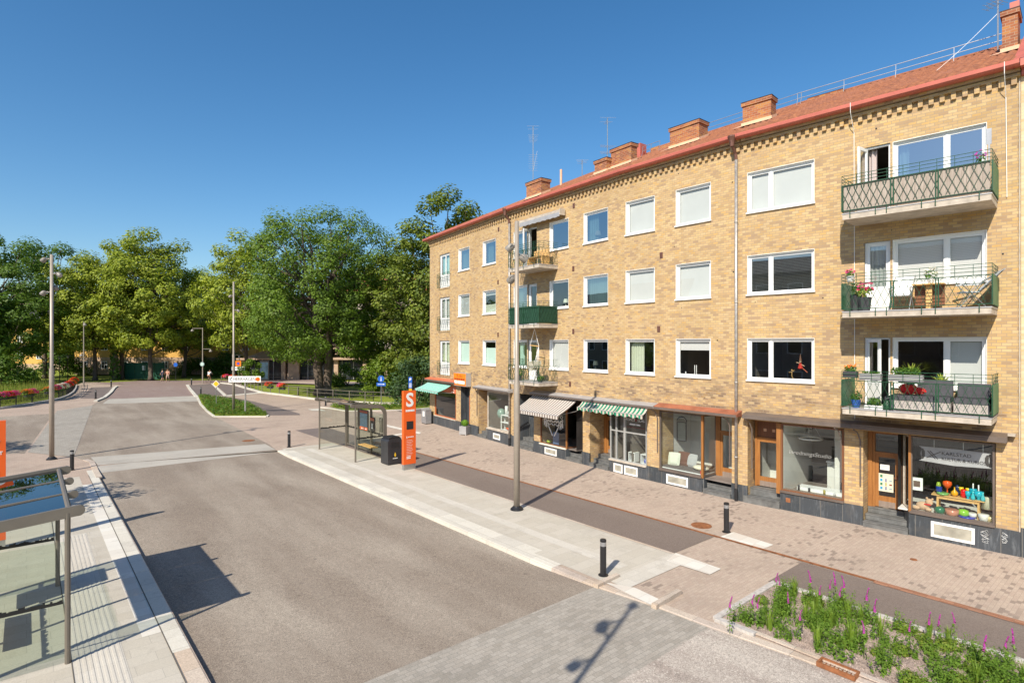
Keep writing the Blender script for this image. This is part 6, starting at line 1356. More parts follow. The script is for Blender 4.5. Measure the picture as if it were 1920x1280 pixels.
fb = [((4,755),(M_pink,),'pink flower box at the left picture edge of the bridge railing'),((20,753),(M_redf,M_pink),'pink and red flower box second along the left bridge railing'),((55,749.5),(M_orgf,M_pink),'orange and violet-pink flower box third along the left bridge railing'),((92,745.5),(M_orgf,),'orange flower box beside the big left lamp pole')]
def along(P, f):
    L = [(b-a).length for a, b in zip(P, P[1:])]; s = f*sum(L)
    for a, b, l in zip(P, P[1:], L):
        if s <= l: return a+(b-a)*(s/l), atan2((b-a).y, (b-a).x)
        s -= l
    return P[-1], 0
def nearP(P, u):
    best = None
    for i in range(0, 400):
        p, a = along(P, i/400)
        e = abs(CX+F*p.x/p.y-u)
        if best is None or e < best[0]: best = (e, p, a)
    return best[1], best[2]
for (u, v), mats, lb in fb: p, a = nearP(LP, u); fbox(p, a, mats, lb, sc=1.35, n=220)
ff = [('deep pink',(M_pink,)),('pink and white',(M_pink,M_whtf)),('crimson and white',(M_redf,M_whtf)),('pale pink and white',(M_whtf,M_pink)),('red and pink',(M_redf,M_pink)),('orange-red',(M_orgf,M_redf)),('scarlet',(M_redf,M_orgf))]
for i, (nm, mats) in enumerate(ff):
    p, a = nearP(LP, (100,107,114,121,128,134,139)[i]); fbox(p, a, mats, '%s flower box in the dense far row of the left railing' % nm, sc=1.5, n=220)
for u, mats, lb in ((425,(M_redf,M_pink),'red flower box at the far left end of the right railing'),(437,(M_redf,M_orgf),'large red and orange flower box just left of the lamp pole on the right railing'),(452,(M_redf,M_leafp),'red flower box behind the direction sign'),(506,(M_redf,),'scarlet flower box right of the direction sign'),(529,(M_pink,M_redf),'pink flower box nearest the park lawn on the right railing')):
    p, a = nearP(RP, u); fbox(p, a, mats, lb, .55, grp='flower boxes on the right railing', sc=1.4)
# ---- people
def figure(label, p, rz, pose, shirt, legs, skin=(.45,.26,.17), hair=(.05,.03,.02), S=1.0):
    """body grown from a joint skeleton as one continuous skin"""
    t = thing('person', label, 'person', p, rz); J = pose
    def skinned(nm, edges, radii, mat):
        ks = list(radii); me = bpy.data.meshes.new(nm); me.from_pydata([J[k] for k in ks], [(ks.index(a), ks.index(b)) for a, b in edges], []); me.materials.append(mat)
        o = bpy.data.objects.new(nm, me); COL.objects.link(o); o.parent = t; sk_ = o.modifiers.new('Skin', 'SKIN'); 
        for i, k in enumerate(ks): me.skin_vertices[0].data[i].radius = (radii[k][0], radii[k][1]) ; me.skin_vertices[0].data[i].use_root = (i == 0)
        sk_.use_smooth_shade = True; ss = o.modifiers.new('Subdivision', 'SUBSURF'); ss.levels = 1; ss.render_levels = 1; return o
    ms = pm('skin_tone', skin, .6, 0, 0); E_ = [('pelvis','waist'),('waist','chest'),('chest','neck'),('neck','head'),('head','crown')]; Rr = {'pelvis':(.15,.10),'waist':(.13,.095),'chest':(.165,.11),'neck':(.055,.055),'head':(.085,.10),'crown':(.06,.07)}
    for s in 'LR':
        E_ += [('chest','sh'+s),('sh'+s,'el'+s),('el'+s,'wr'+s),('wr'+s,'ha'+s),('pelvis','hip'+s),('hip'+s,'kn'+s),('kn'+s,'an'+s),('an'+s,'to'+s)]
        Rr.update({'sh'+s:(.055,.055),'el'+s:(.042,.042),'wr'+s:(.03,.03),'ha'+s:(.035,.025),'hip'+s:(.085,.085),'kn'+s:(.06,.06),'an'+s:(.042,.042),'to'+s:(.035,.03)})
    skinned('body', E_, Rr, ms)
    E2_ = [('pelvis','waist'),('waist','chest')]; R2 = {'pelvis':(.165,.115),'waist':(.15,.115),'chest':(.185,.13)}
    for s in 'LR': E2_ += [('chest','sh'+s),('sh'+s,'el'+s)]; R2.update({'sh'+s:(.075,.075),'el'+s:(.055,.055)})
    skinned('shirt', E2_, R2, pm('shirt_cloth', shirt, .85, 0, .1, 6))
    E3 = [('waist','pelvis')]; R3 = {'waist':(.152,.116),'pelvis':(.17,.125)}
    for s in 'LR': E3 += [('pelvis','hip'+s),('hip'+s,'kn'+s)]; R3.update({'hip'+s:(.10,.10),'kn'+s:(.078,.078)})
    skinned('shorts', E3, R3, pm('shorts_cloth', legs, .85, 0, .1, 6))
    m = MB(); c = Vector(J['head']); m.ball((c.x, c.y+.02, c.z+.06), .115, 10, 0, (1,1.05,.9)); m.build('hair', pm('hair_colour', hair, .7, 0, 0), t, smooth=True); return t
def walk(ph=1):
    d = {'pelvis':(0,0,.95),'waist':(0,-.01,1.12),'chest':(0,-.02,1.36),'neck':(0,-.02,1.52),'head':(0,-.03,1.62),'crown':(0,-.03,1.72)}
    for s, x in (('L',-1),('R',1)):
        k = ph*x; d.update({'sh'+s:(x*.19,-.02,1.44),'el'+s:(x*.24,.08*k,1.18),'wr'+s:(x*.23,-.02+.2*k,.97),'ha'+s:(x*.22,-.05+.24*k,.88),'hip'+s:(x*.10,0,.88),'kn'+s:(x*.11,-.14*k-.04,.48),'an'+s:(x*.11,-.2*k+.06,.08),'to'+s:(x*.12,-.2*k-.10,.03)})
    return d
figure('person in dark blue walking on the left of the far pair under the trees', gz(304.5,714.6), 2.6, walk(1), (.03,.04,.09), (.05,.05,.07)); figure('person in a pale peach top walking on the right of the far pair', gz(314.5,715.2), .2, walk(-1), (.65,.32,.22), (.45,.32,.26), hair=(.25,.12,.05))
d = {'pelvis':(0,.15,1.0),'waist':(0,.05,1.15),'chest':(0,-.12,1.38),'neck':(0,-.2,1.52),'head':(0,-.25,1.62),'crown':(0,-.25,1.72)}
for s, x in (('L',-1),('R',1)): d.update({'sh'+s:(x*.19,-.13,1.44),'el'+s:(x*.25,-.3,1.2),'wr'+s:(x*.24,-.48,1.08),'ha'+s:(x*.24,-.55,1.06),'hip'+s:(x*.11,.12,.95),'kn'+s:(x*.13,-.2,.62+.12*x),'an'+s:(x*.13,-.02,.22+.14*x),'to'+s:(x*.13,-.14,.16+.14*x)})
px_, py_ = G(392,716.6); cy = figure('cyclist in a white top and tan shorts riding away beyond the thin lamp', (px_,py_,0), pi, d, (.72,.70,.74), (.50,.25,.12))
bk = thing('bicycle', 'dark bicycle under the cyclist in the white top', 'bicycle', (px_,py_,0), pi)
for y in (-.52,.52): m = MB(); m.tube([(0, y+.33*cos(2*pi*i/20), .34+.33*sin(2*pi*i/20)) for i in range(21)], .02, 5, cap=False); m.build('wheel', M_black, bk)
m = MB(); m.tube([(0,.52,.34),(0,.18,.9),(0,-.4,.85),(0,.1,.3),(0,.52,.34)], .018, 5); m.tube([(0,.1,.3),(0,.18,.9)], .018, 5); m.tube([(0,-.52,.34),(0,-.4,.95)], .018, 5); m.build('frame', M_black, bk); m = MB(); m.tube([(-.28,-.5,1.03),(0,-.42,1.0),(.28,-.5,1.03)], .015, 5); m.build('handlebar', M_black, bk); m = MB(); m.ball((0,.2,.93),.1,8,0,(.8,1.3,.35)); m.build('saddle', M_black, bk)
# ================= TREES, PLANTS, FAR BUILDINGS =================
LIME = leaf_mat('lime_leaf', [(0.163,0.222,0.019),(0.256,0.308,0.026),(0.348,0.385,0.043),(0.108,0.162,0.017)], tr=.30)
ELM = leaf_mat('elm_leaf', [(0.085,0.147,0.014),(0.117,0.193,0.019),(0.156,0.239,0.024),(0.059,0.109,0.012)], tr=.30)
DARKL = leaf_mat('dark_green_leaf', [(0.062,0.123,0.013),(0.089,0.156,0.017),(0.123,0.197,0.022)], tr=.28)
CHES = leaf_mat('chestnut_leaf', [(0.096,0.146,0.018),(0.136,0.185,0.025),(0.200,0.232,0.032),(0.064,0.103,0.016)], tr=.28)
BUSHY = leaf_mat('yellowish_bush_leaf', [(.12,.20,.02),(.20,.28,.03)]); BUSHB = leaf_mat('bluish_bush_leaf', [(.05,.10,.04),(.09,.15,.06)])
bk_ = NT('bark'); bo = bk_.noise(1, 6, .7, bk_.scale(9, 9, 1.2), .8); cc = bk_.ramp(bo, [(.3, (.055,.04,.03)), (.55, (.14,.105,.08)), (.75, (.22,.17,.13))]); bk_.l(cc, bk_.p.inputs['Base Color']); bk_.p.inputs['Roughness'].default_value = .95; bk_.bump(bo, .8, .05); M_bark = bk_.mat
def tree_meshes(seed, H, Rc, zb, n_cl, n_lf, ls, clr, multi=1, squash=1., trunk_r=.32, lean=0, top=.55):
    """crown of leaf clumps on limb ends round a trunk; returns two MB objects"""
    r = random.Random(seed); tr = MB(); cr = MB(); base = []
    for s in range(multi):
        a = 2*pi*s/multi+seed; ox, oy = (.35*cos(a), .35*sin(a)) if multi > 1 else (0, 0); ox, oy = ox*1.5, oy*1.5; tx, ty = (Rc*.22*cos(a), Rc*.22*sin(a)) if multi > 1 else (lean, 0)
        zt = H*.80; pts = [(ox*1.25, oy*1.25, -.1), (ox, oy, .6), (ox+(tx-ox)*.2+r.uniform(-.15,.15), oy+(ty-oy)*.2, zb*.8), (ox+(tx-ox)*.55, oy+(ty-oy)*.5+r.uniform(-.3,.3), H*.45), (tx, ty, zt)]
        q = trunk_r*(1 if multi == 1 else .72); tr.tube(pts, [q*1.45, q, q*.85, q*.55, q*.12], 9); base.append(pts)
    cz = zb+(H-zb)*.48
    for i in range(n_cl):
        # even cover of directions, pushed out to an uneven shell
        zf = 1-2*(i+.5)/n_cl; zf = max(-.82, zf); ph = i*2.39996+r.uniform(-.3,.3); rr = (1-zf*zf)**.5
        lump = 1+.16*sin(3*ph+seed)+.12*sin(5*zf+2*seed)+r.uniform(-.14,.12); rad = lump*(1 if i % 3 else .62)
        c = Vector((rr*cos(ph)*Rc*rad, rr*sin(ph)*Rc*rad*squash, cz+zf*((H-cz) if zf > 0 else (cz-zb))*min(1.04, rad+.06)))
        bp_ = r.choice(base); f = r.choice((2, 3, 3)); p0 = Vector(bp_[f])+(Vector(bp_[min(f+1, 4)])-Vector(bp_[f]))*r.random()*.6
        if c.z-p0.z > -1.5 and i % 2 == 0: mid = (p0+c)/2+Vector((r.uniform(-.4,.4), r.uniform(-.4,.4), -.4)); tr.tube([tuple(p0), tuple(mid), tuple(c)], [trunk_r*.32, trunk_r*.2, .03], 5, cap=False)
        cl = clr*r.uniform(.7, 1.25); out = (c-Vector((0,0,cz))).normalized()
        for j in range(n_lf):
            d = Vector((r.gauss(0,1), r.gauss(0,1), r.gauss(0,1)*.8)).normalized(); q = cl*(r.uniform(.25, 1)**.45); p = c+d*q; p.z = c.z+(p.z-c.z)*.72-.12*cl*(d.x*d.x+d.y*d.y)
            nn = d*.8+out*.5+Vector((0,0,.55))+Vector((r.uniform(-.6,.6), r.uniform(-.6,.6), r.uniform(-.5,.5))); quad_leaf(cr, p, nn, ls*r.uniform(.6,1.25), r, .62)
    return tr, cr
def grow(name, label, p, meshes, mat, rz=0, sc=1., group=None, cat='tree'):
    t = thing(name, label, cat, p, rz, group); t.scale = (sc,)*3 if not isinstance(sc, tuple) else sc
    a, b = meshes[0], meshes[1]
    if isinstance(a, MB):
        o1 = a.build('trunk', M_bark, t, smooth=True); o2 = b.build('crown', mat, t); meshes[0], meshes[1] = o1.data, o2.data
    else:
        for nm, me in (('trunk', a), ('crown', b)): o = bpy.data.objects.new(nm, me); COL.objects.link(o); o.parent = t
        if mat and o.data.materials[0] is not mat: o.material_slots[0].link = 'OBJECT'; o.material_slots[0].material = mat
    return t
def at(u, Y): return ((u-CX)/F*Y, Y, 0)
lime1 = list(tree_meshes(1, 21, 6.0, 4.1, 96, 300, .19, 1.6)); lime2 = list(tree_meshes(2, 19, 5.6, 4.3, 84, 300, .19, 1.55, lean=.5)); lime3 = list(tree_meshes(5, 20.5, 5.4, 4.3, 84, 300, .19, 1.55))
GL = 'lime trees along the far street'
grow('lime_tree', 'tallest yellow-green lime tree in the middle of the lime row', at(283,85), lime1, LIME, .4, 1.03, GL)
grow('lime_tree', 'yellow-green lime tree over the ivy-covered trunk', at(228,86), lime3, LIME, 1.0, 1.0, GL)
grow('lime_tree', 'lower yellow-green lime tree at the left end of the lime row', at(178,84), lime2, LIME, 2.2, .95, GL)
grow('lime_tree', 'yellow-green lime tree above the thin lamp with two arms', at(345,93), lime2, LIME, .2, .93, GL)
grow('lime_tree', 'lime tree standing deep in shade behind the cyclist', at(402,104), lime3, LIME, 2.9, .85, GL)
grow('lime_tree', 'tall pale lime tree just left of the big elm', at(462,82), lime1, LIME, 2.0, .98, GL)
dark1 = list(tree_meshes(11, 20, 6.8, 3.0, 84, 270, .18, 1.6, lean=-.6)); elm = list(tree_meshes(21, 19.3, 7.9, 3.4, 200, 350, .13, 1.55, multi=4, trunk_r=.66))
grow('elm_tree', 'broad dark green tree with several stout stems behind the curved railing', at(606,62), elm, ELM, .55)
GD = 'dark trees on the left'
grow('dark_tree', 'open dark green tree at the left picture edge', at(0,78), dark1, DARKL, .6, 1.0, GD)
grow('dark_tree', 'dark green tree behind the four-headed lamp pole with a pale trunk', at(84,90), dark1, DARKL, 2.4, 1.05, GD)
ches = list(tree_meshes(31, 20, 4.6, 2.0, 92, 300, .17, 1.35))
grow('chestnut_tree', 'tall chestnut tree rising behind the left corner of the brick building', at(838,55), ches, CHES, .3, .985)
grow('chestnut_tree', 'lower chestnut tree left of the brick building corner', at(775,60), ches, CHES, 2.1, (.95,.95,.80))
grow('chestnut_tree', 'green tree filling the gap between the broad elm and the building', at(718,74), dark1, ELM, 1.2, (.85,.85,.86))
far1 = list(tree_meshes(41, 17, 6.0, 2.0, 46, 130, .40, 2.1))
for i, u in enumerate(range(-190, 800, 82)):
    grow('distant_tree', 'dark distant tree in the belt behind the yellow houses and limes', at(u+(i*37) % 29, 128+(i*53) % 22), far1, DARKL, i*1.3, .92+.05*((i*7) % 4), 'distant trees behind the park')
for u, Y, s in ((-75,72,.85),(140,112,.8),(395,122,.8),(660,98,.72),(545,100,.75)): grow('park_tree', {-75:'dark tree mostly outside the left picture edge',140:'dark tree behind the thin left street lamp',395:'dark tree closing the shaded street end',660:'dark tree behind the pavilion at its right',545:'dark tree behind the pavilion at its left'}[u], at(u, Y), far1, DARKL, u*.1, s)
st_ = list(tree_meshes(51, 7.0, 1.9, 2.4, 26, 90, .13, .7, trunk_r=.09))
grow('street_tree', 'young street tree outside the frame shading the left platform', (-19.0,14.3,0), st_, ELM); grow('street_tree', 'young street tree outside the frame shading the side road', (-31.2,22.8,0), st_, ELM, 1., 1.15)
# ivy on the lime trunk
x, y, _ = at(215, 84.5); t = thing('ivy_column', 'tree trunk wrapped in bright green ivy beside the farthest left bollard', 'ivy', (x, y, 0)); m = MB(); m.tube([(0,0,0),(.1,0,5.5)], [.4,.3], 8); m.build('trunk', M_bark, t); m = MB(); r = random.Random(8)
for i in range(16): clump(m, (.25*sin(i*2), .2*cos(i*3), .3+i*.36), .75-.012*i*2, 110, .13, r)
m.build('ivy', leaf_mat('ivy_leaf', [(.06,.14,.02),(.12,.24,.03)]), t)
# shrubs
def shrub(label, u, Y, H, Rx, mat, n=30, seed=1, ls=.10, cat='shrub', name='shrub'):
    t = thing(name, label, cat, at(u, Y)); r = random.Random(seed); m = MB(); [m.tube([(0,0,0),(r.uniform(-.5,.5)*Rx,r.uniform(-.5,.5)*Rx,H*.6)], [.05,.02], 5) for _ in range(5)]; m.build('stems', M_bark, t); m = MB()
    for i in range(n):
        a, zf = r.uniform(0, 2*pi), r.uniform(.08, .95); q = Rx*(1-zf**2.2)**.5*r.uniform(.4, 1.); clump(m, (q*cos(a), q*sin(a), H*zf), min(Rx, H)*.30, 120, ls, r)
    m.build('foliage', mat, t); return t
shrub('yellow-green leafy shrub at the edge of the park lawn right of the elm', 722, 60, 3.9, 2.7, BUSHY, 42, 3, .13); shrub('bluish green spreading shrub beside the left building corner', 782, 51, 4.2, 2.5, BUSHB, 42, 4, .12)
shrub('dark rounded shrub beyond the left railing', 48, 76, 2.0, 1.4, DARKL, 18, 5, .12); shrub('bushy dark shrub at the left edge under the open tree', 8, 66, 4.2, 3.4, DARKL, 34, 6, .15); shrub('dark shrub between the ivy column and the green hoarding', 240, 90, 1.6, 1.2, ELM, 14, 7, .12); shrub('green shrub behind the no parking sign', 470, 76, 3.2, 1.6, ELM, 22, 8, .12); shrub('leafy shrub behind the park lamps on the left', 118, 96, 3.2, 3.6, DARKL, 30, 9, .16); shrub('dark hedge clump at the shaded street end', 425, 98, 3.5, 3.4, DARKL, 30, 10, .16)
shrub('dark shrub under the lime trees left of the pavilion', 368, 100, 3.2, 3.2, DARKL, 28, 12, .16); shrub('dark shrub between the elm trunk and the pavilion', 652, 74, 2.6, 2.2, DARKL, 22, 13, .13)
# reeds, ground cover, grass blades: uncountable
def scatter(name, label, poly, n, mk, mat, seed, kind='stuff'):
    P = [TS(*p) for p in poly] if poly[0][0] > 40 or poly[0][1] > 200 else poly; r = random.Random(seed); xs = [p[0] for p in P]; ys = [p[1] for p in P]; m = MB(); k = 0
    def inside(x, y):
        c = False
        for i in range(len(P)):
            (x1,y1),(x2,y2) = P[i-1], P[i]
            if (y1 > y) != (y2 > y) and x < (x2-x1)*(y-y1)/(y2-y1)+x1: c = not c
        return c
    while k < n:
        x, y = r.uniform(min(xs), max(xs)), r.uniform(min(ys), max(ys))
        if inside(x, y): mk(m, x, y, r); k += 1
    return tag(m.build(name, mat, rz=TH), kind=kind)
def cover(m, x, y, r):
    h = r.uniform(.05, .28); quad_leaf(m, (x, y, .05+h), (r.uniform(-.5,.5), r.uniform(-.5,.5), 1), r.uniform(.06,.12), r, .7)
def blade(m, x, y, r, H=1.0):
    h = H*r.uniform(.6, 1.2); a = r.uniform(0, 6.3); w = .03*H; dx, dy = cos(a)*w, sin(a)*w; lx, ly = r.uniform(-.25,.25)*h, r.uniform(-.25,.25)*h
    m.face([(x-dx,y-dy,-.1),(x+dx,y+dy,-.1),(x+lx,y+ly,h)])
COVER = leaf_mat('ground_cover_leaf', [(.06,.13,.02),(.10,.20,.03),(.14,.22,.03),(.16,.12,.04)])
scatter('ground_cover', '', [(372,743),(384,743),(435,751),(466,758),(500,778),(498,780),(402,780),(387,769)], 5200, cover, COVER, 1)
scatter('ground_cover', '', [(620,763),(640,759),(805,762.6),(805,764),(720,768),(652,769)], 1800, cover, COVER, 2)
REED = leaf_mat('reed_leaf', [(.14,.20,.03),(.22,.26,.05),(.30,.30,.08)]); o = scatter('reeds', '', [(-120,766),(0,757),(55,750),(95,742),(118,731),(60,727),(-120,728)], 5200, lambda m, x, y, r: blade(m, x, y, r, 1.15), REED, 3)
scatter('verge_grass', '', [(205,716.5),(236,714),(290,711.8),(300,709),(200,712)], 700, lambda m, x, y, r: blade(m, x, y, r, .25), REED, 4)
# ---- the planted bed with loosestrife
bedr = random.Random(77)
def mkplant(kind):
    t = thing('bed_plant', 'bushy green plant in the gravelly bed by the near cycle path', 'plant', (0,0,0), 0, 'leafy plants in the near flower bed'); m = MB(); r = bedr
    if kind == 0:      # upright leafy stems
        for s in range(11):
            a = r.uniform(0, 6.3); R_ = r.uniform(.02, .20); h = r.uniform(.28, .55); bx, by = cos(a)*R_, sin(a)*R_; tx, ty = bx*1.7, by*1.7
            for j in range(17):
                f = (j+1)/17; aa = r.uniform(0, 6.3); quad_leaf(m, (bx+(tx-bx)*f+cos(aa)*.035, by+(ty-by)*f+sin(aa)*.035, h*f), (cos(aa)*.6, sin(aa)*.6, .9), .042*(1.2-f*.5), r, .42)
    elif kind == 1:    # blades
        for j in range(46):
            a = r.uniform(0, 6.3); q = r.uniform(0, .07); h = r.uniform(.25, .6); l = r.uniform(.05, .45)*h; x, y = q*cos(a), q*sin(a); w = .008; px, py = -sin(a)*w, cos(a)*w
            m.face([(x-px,y-py,0),(x+px,y+py,0),(x+cos(a)*l*.4+px,y+sin(a)*l*.4+py,h*.7),(x+cos(a)*l*.4-px,y+sin(a)*l*.4-py,h*.7)]); m.face([(x+cos(a)*l*.4-px,y+sin(a)*l*.4-py,h*.7),(x+cos(a)*l*.4+px,y+sin(a)*l*.4+py,h*.7),(x+cos(a)*l,y+sin(a)*l,h)])
    else:              # low rounded
        clump(m, (0,0,.13), .20, 230, .032, r, sq=(1,1,.7))
    m.build('foliage', (PLA, PLB, PLC)[kind], t); return t
PLA = leaf_mat('loosestrife_leaf', [(.09,.17,.02),(.14,.25,.03),(.20,.32,.045)]); PLB = leaf_mat('grassy_blade', [(.16,.26,.03),(.26,.37,.06)]); PLC = leaf_mat('low_plant_leaf', [(.10,.18,.02),(.19,.28,.03),(.26,.30,.06)])
protos = [mkplant(0), mkplant(1), mkplant(2), mkplant(0)]; used_ = set(); N_ = 0
spots_ = []
for i in range(420):
    t_, s = bedr.uniform(10.62, 12.92), bedr.uniform(-1.6, 5.75)
    if len(spots_) >= 290 or (t_ < 11.2 and bedr.random() < .4): continue
    if (t_ > 12.7 and bedr.random() < .4): continue
    spots_.append((t_, s))
for i, (t_, s) in enumerate(spots_):
    k = bedr.choice((0,0,0,3,3,1,2)); x, y = W2(t_, s); sc = bedr.uniform(.5, .85)
    if k not in used_: o = protos[k]; used_.add(k); o.location = (x, y, .03); o.rotation_euler = (0,0,bedr.uniform(0,6)); o.scale = (sc,)*3
    else: o = dup(protos[k], (x, y, .03), bedr.uniform(0, 6), sc=sc)
for k in range(4):
    if k not in used_: bpy.data.objects.remove(protos[k])
def loosestrife():
    t = thing('purple_loosestrife', 'tall loosestrife with a magenta flower spike in the near flower bed', 'flower', (0,0,0), 0, 'flowering loosestrife in the near flower bed'); m = MB(); r = bedr
    for j in range(26): f = j/26; a = r.uniform(0, 6.3); quad_leaf(m, (cos(a)*.04, sin(a)*.04, .05+.45*f), (cos(a), sin(a), .8), .04, r, .4)
    m.tube([(0,0,0),(.01,0,.5),(.05,0,.68)], .005, 4); m.build('stem', PLA, t); m = MB()
    for j in range(120): f = r.random(); a = r.uniform(0, 6.3); q = .02*(1-f*.8); quad_leaf(m, (cos(a)*q+.05*f*f, sin(a)*q, .46+.24*f), (cos(a), sin(a), .4), .013, r, .8)
    m.build('flower_spike', M_magf, t); return t
lp = loosestrife()
for i, (u, v) in enumerate(((1368,1190),(1455,1128),(1462,1132),(1556,1140),(1566,1142),(1420,1182),(1478,1170),(1520,1140),(1537,1152),(1574,1160),(1583,1150),(1625,1175),(1640,1200),(1705,1225),(1760,1215),(1790,1212),(1885,1265),(1900,1258),(1845,1278),(1620,1238),(1742,1222),(1500,1205),(1410,1175))):
    x, y = G(u, v); sc = bedr.uniform(.75, 1.1)
    if i == 0: lp.location = (x, y, .03)
    else: dup(lp, (x, y, .03), bedr.uniform(0, 6), sc=sc)
# gravel and dry litter on the soil
def peb(m, x, y, r): s = r.uniform(.008, .022); quad_leaf(m, (x, y, .034+s*.3), (r.uniform(-.4,.4), r.uniform(-.4,.4), 1), s, r, .8)
scatter('bed_gravel', '', [(10.58,5.85),(12.95,5.9),(12.95,-1.5),(10.6,-1.5)], 3500, peb, pm('pale_gravel', (.42,.33,.28), .9, 0, .4, 30), 6)
# ---- far buildings
M_yplas = pm('yellow_plaster', (.62,.36,.09), .85, 0, .06, .6); M_stone = paver_mat('rough_stone', [(.34,.26,.22),(.40,.31,.27),(.30,.23,.20)], (.2,.16,.14), .9, .45, .5, .03, .4); M_stonew = pm('pink_stone_cladding', (.46,.32,.22), .8, 0, .15, 1.5)
def house(label, u0, u1, Y, H, wallm, roofm, depth=9, base=None, rows=(), wst=2.6, rz=0, ridge=3.0, name='house'):
    x0, x1 = (u0-CX)/F*Y, (u1-CX)/F*Y; t = thing(name, label, 'building', ((x0+x1)/2, Y, 0), rz); w = (x1-x0)/2; m = MB(); m.box(-w, w, 0, depth, 0, H); m.build('wall', wallm, t)
    m = MB(); m.prismy([(0,0)]*0, 0, 0) if 0 else None; e = .5
    for q in ([(-w-e,-e,H),(w+e,-e,H),(w-1,depth/2,H+ridge),(-w+1,depth/2,H+ridge)],[(w+e,-e,H),(w+e,depth+e,H),(w-1,depth/2,H+ridge)],[(-w-e,depth+e,H),(-w-e,-e,H),(-w+1,depth/2,H+ridge)],[(w+e,depth+e,H),(-w-e,depth+e,H),(-w+1,depth/2,H+ridge),(w-1,depth/2,H+ridge)],[(-w-e,-e,H-.01),(-w-e,depth+e,H-.01),(w+e,depth+e,H-.01),(w+e,-e,H-.01)]): m.face(q)
    m.build('roof', roofm, t)
    if base: m = MB(); m.box(-w-.08, w+.08, -.1, depth, 0, base); m.build('stone_base', M_stonew, t)
    n = max(1, int(2*w/wst))
    for z0_, h in rows:
        for i in range(n):
            x = -w+(i+.5)*2*w/n; m = MB(); ring(m, x-.55, x+.55, z0_, z0_+h, .1, -.16, -.02); m.box(x-.04, x+.04, -.15, -.03, z0_+.1, z0_+h-.1); m.box(x-.45, x+.45, -.15, -.03, z0_+h*.55, z0_+h*.55+.06); wf = m.build('window', M_winw, t); m = MB(); m.face([(x-.5,-.1,z0_+.05),(x+.5,-.1,z0_+.05),(x+.5,-.1,z0_+h-.05),(x-.5,-.1,z0_+h-.05)]); m.build('pane', M_glassdk, wf)
    return t
M_glassdk = pm('dark_window_glass', (.03,.035,.04), .08, 0, 0); M_roofd = pm('dark_metal_roof', (.10,.09,.085), .6, .2, .1, 1)
house('yellow plastered house with a stone base behind the lime trees', 140, 480, 100, 8.6, M_yplas, M_roofd, base=3.0, rows=((1.0,1.3),(4.2,1.8)), wst=3.4)
house('yellow plastered house at the far left beyond the dark trees', 20, 128, 118, 9.5, M_yplas, M_roofd, base=1.2, rows=((2.2,1.8),(5.6,1.8)), wst=3)
house('pale house with a red roof glimpsed behind the trees left of the brick building', 640, 850, 112, 15.5, pm('pale_plaster', (.55,.45,.38), .85, 0, .1, 1), pm('red_tile_roof', (.38,.11,.06), .8, 0, .2, 2), rows=((1.5,1.7),(5,1.7),(8.5,1.7),(12,1.7)), wst=3, ridge=4)
# pavilion
pv = thing('park_pavilion', 'low stone pavilion with dark glass bays behind the broad elm', 'building', ((590-CX)/F*86, 86, 0), .05)
m = MB(); m.box(-10.6,10.8,.4,8,0,3.0); m.build('dark_glazing', M_glassdk, pv)
for x0, x1 in ((-4.9,-4.3),(-3.9,-2.3),(2.9,3.5),(7.2,7.8),(10.2,10.9),(-10.8,-10.2)): m = MB(); m.box(x0, x1, -.2, .6, 0, 3.0); m.build('stone_pier', M_stonew, pv)
m = MB(); m.box(-4.02,-2.2,-.22,-.19,0,.9) ; m.box(-11.2,11.3,-.9,8.4,3.0,3.25); m.build('flat_roof', M_stonew, pv); m = MB(); m.prismy([(-11,3.26),(11,3.26),(6,5.0),(-6,5.0)], 1.0, 7.5); m.build('raised_roof', M_stonew, pv)
for i in range(12): x = -9.6+i*1.7; m = MB(); m.box(x-.04, x+.04, .33, .41, 0, 3.0); m.build('glazing_bar', M_zincw, pv)
gpoly('pavilion_terrace', [(478,716),(520,714.5),(640,715),(735,718),(735,722),(600,720.5)], M_pave2, .02)
hg = thing('site_hoarding', 'dark green hoarding with a white notice under the lime trees', 'hoarding', at(268,86.5)); m = MB(); m.box(-2.8,3.2,0,.1,0,2.5); m.build('panels', pm('dark_green_panel', (.01,.09,.05), .6, 0, .2, 2), hg); m = MB(); [m.box(-2.8+x,-2.72+x,-.06,0,0,2.55) for x in (0,1.5,3,4.5,5.9)]; m.build('posts', M_green, hg); m = MB(); m.box(-.1,.35,-.02,-.001,1.4,2.1); m.build('notice', M_whitep, hg)
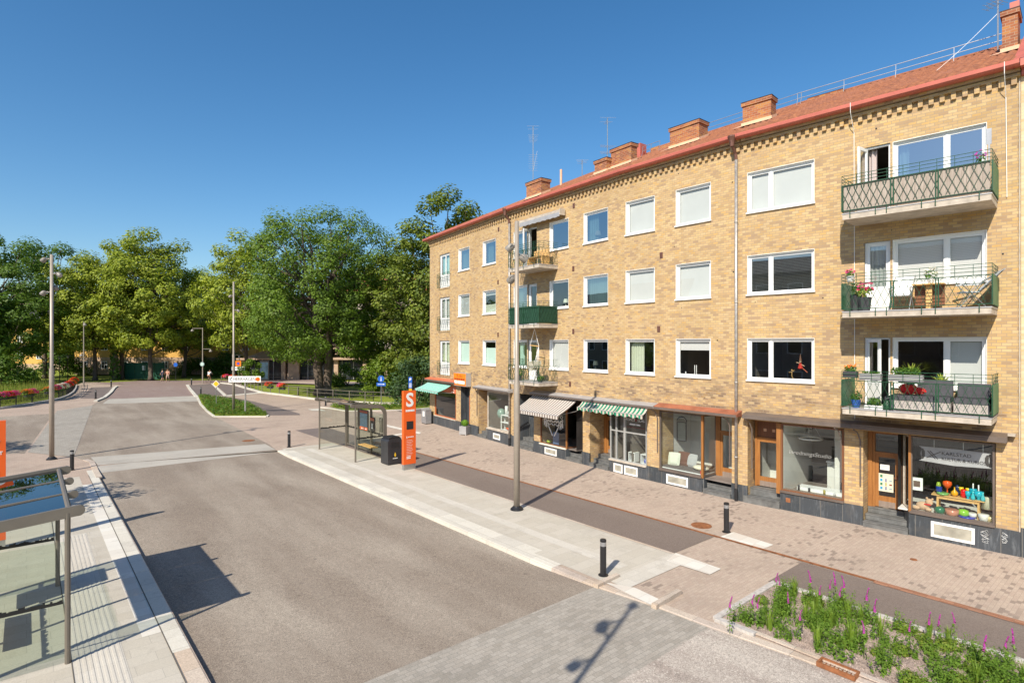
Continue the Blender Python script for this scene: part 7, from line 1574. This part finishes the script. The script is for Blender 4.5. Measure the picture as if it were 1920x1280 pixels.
kb = thing('advertising_kiosk', 'dark glass advertising case before the pavilion left of its stone pier', 'kiosk', at(496,80)); m = MB(); m.box(-.65,.65,-.1,.1,.2,3.0); m.build('case', M_black, kb); m = MB(); m.box(-.52,.52,-.12,-.101,.5,2.8); m.build('poster', pm('blue_dark_poster', (.04,.07,.10), .3, 0, .5, 2), kb)
# house behind the camera side of the street: mirrored in the brick building's windows
ob = thing('opposite_building', 'grey plastered house across the street outside the frame seen only in window reflections', 'building', (*W2(-22, 10), 0), TH+pi/2); m = MB(); m.box(-26,26,0,9,0,12.2); m.build('wall', pm('grey_plaster', (.20,.18,.17), .9, 0, .1, 1), ob)
m = MB(); m.prism([(-26.4,-.4),(26.4,-.4),(26.4,9.4),(-26.4,9.4)], 12.2, 12.6); m.face([(-26.4,-.4,12.6),(26.4,-.4,12.6),(24,4.5,14.6),(-24,4.5,14.6)]); m.build('roof', M_roofd, ob)
for i in range(17):
    for z in (1.2,4.4,7.3,10.0): 
        x = -24.5+i*3.05; m = MB(); ring(m, x-.7, x+.7, z, z+1.5, .08, -.06, .0); w_ = m.build('window', M_winw, ob); m = MB(); m.face([(x-.62,-.03,z+.08),(x+.62,-.03,z+.08),(x+.62,-.03,z+1.42),(x-.62,-.03,z+1.42)]); m.build('pane', M_glassdk, w_)

ob2 = thing('opposite_building', 'brown plastered house beyond the side road outside the frame seen only in reflections', 'building', (*W2(-24, 62), 0), TH+pi/2); m = MB(); m.box(-20,20,0,9,0,11.5); m.build('wall', pm('brown_plaster', (.22,.17,.13), .9, 0, .1, 1), ob2); m = MB(); m.face([(-20.5,-.5,11.5),(20.5,-.5,11.5),(18,4.5,14.2),(-18,4.5,14.2)]); m.build('roof', M_roofd, ob2)
for i in range(11):
    for z in (1.2,4.4,7.6): x = -17.5+i*3.4; m = MB(); ring(m, x-.7, x+.7, z, z+1.5, .08, -.06, .0); w_ = m.build('window', M_winw, ob2); m = MB(); m.face([(x-.62,-.03,z+.08),(x+.62,-.03,z+.08),(x+.62,-.03,z+1.42),(x-.62,-.03,z+1.42)]); m.build('pane', M_glassdk, w_)
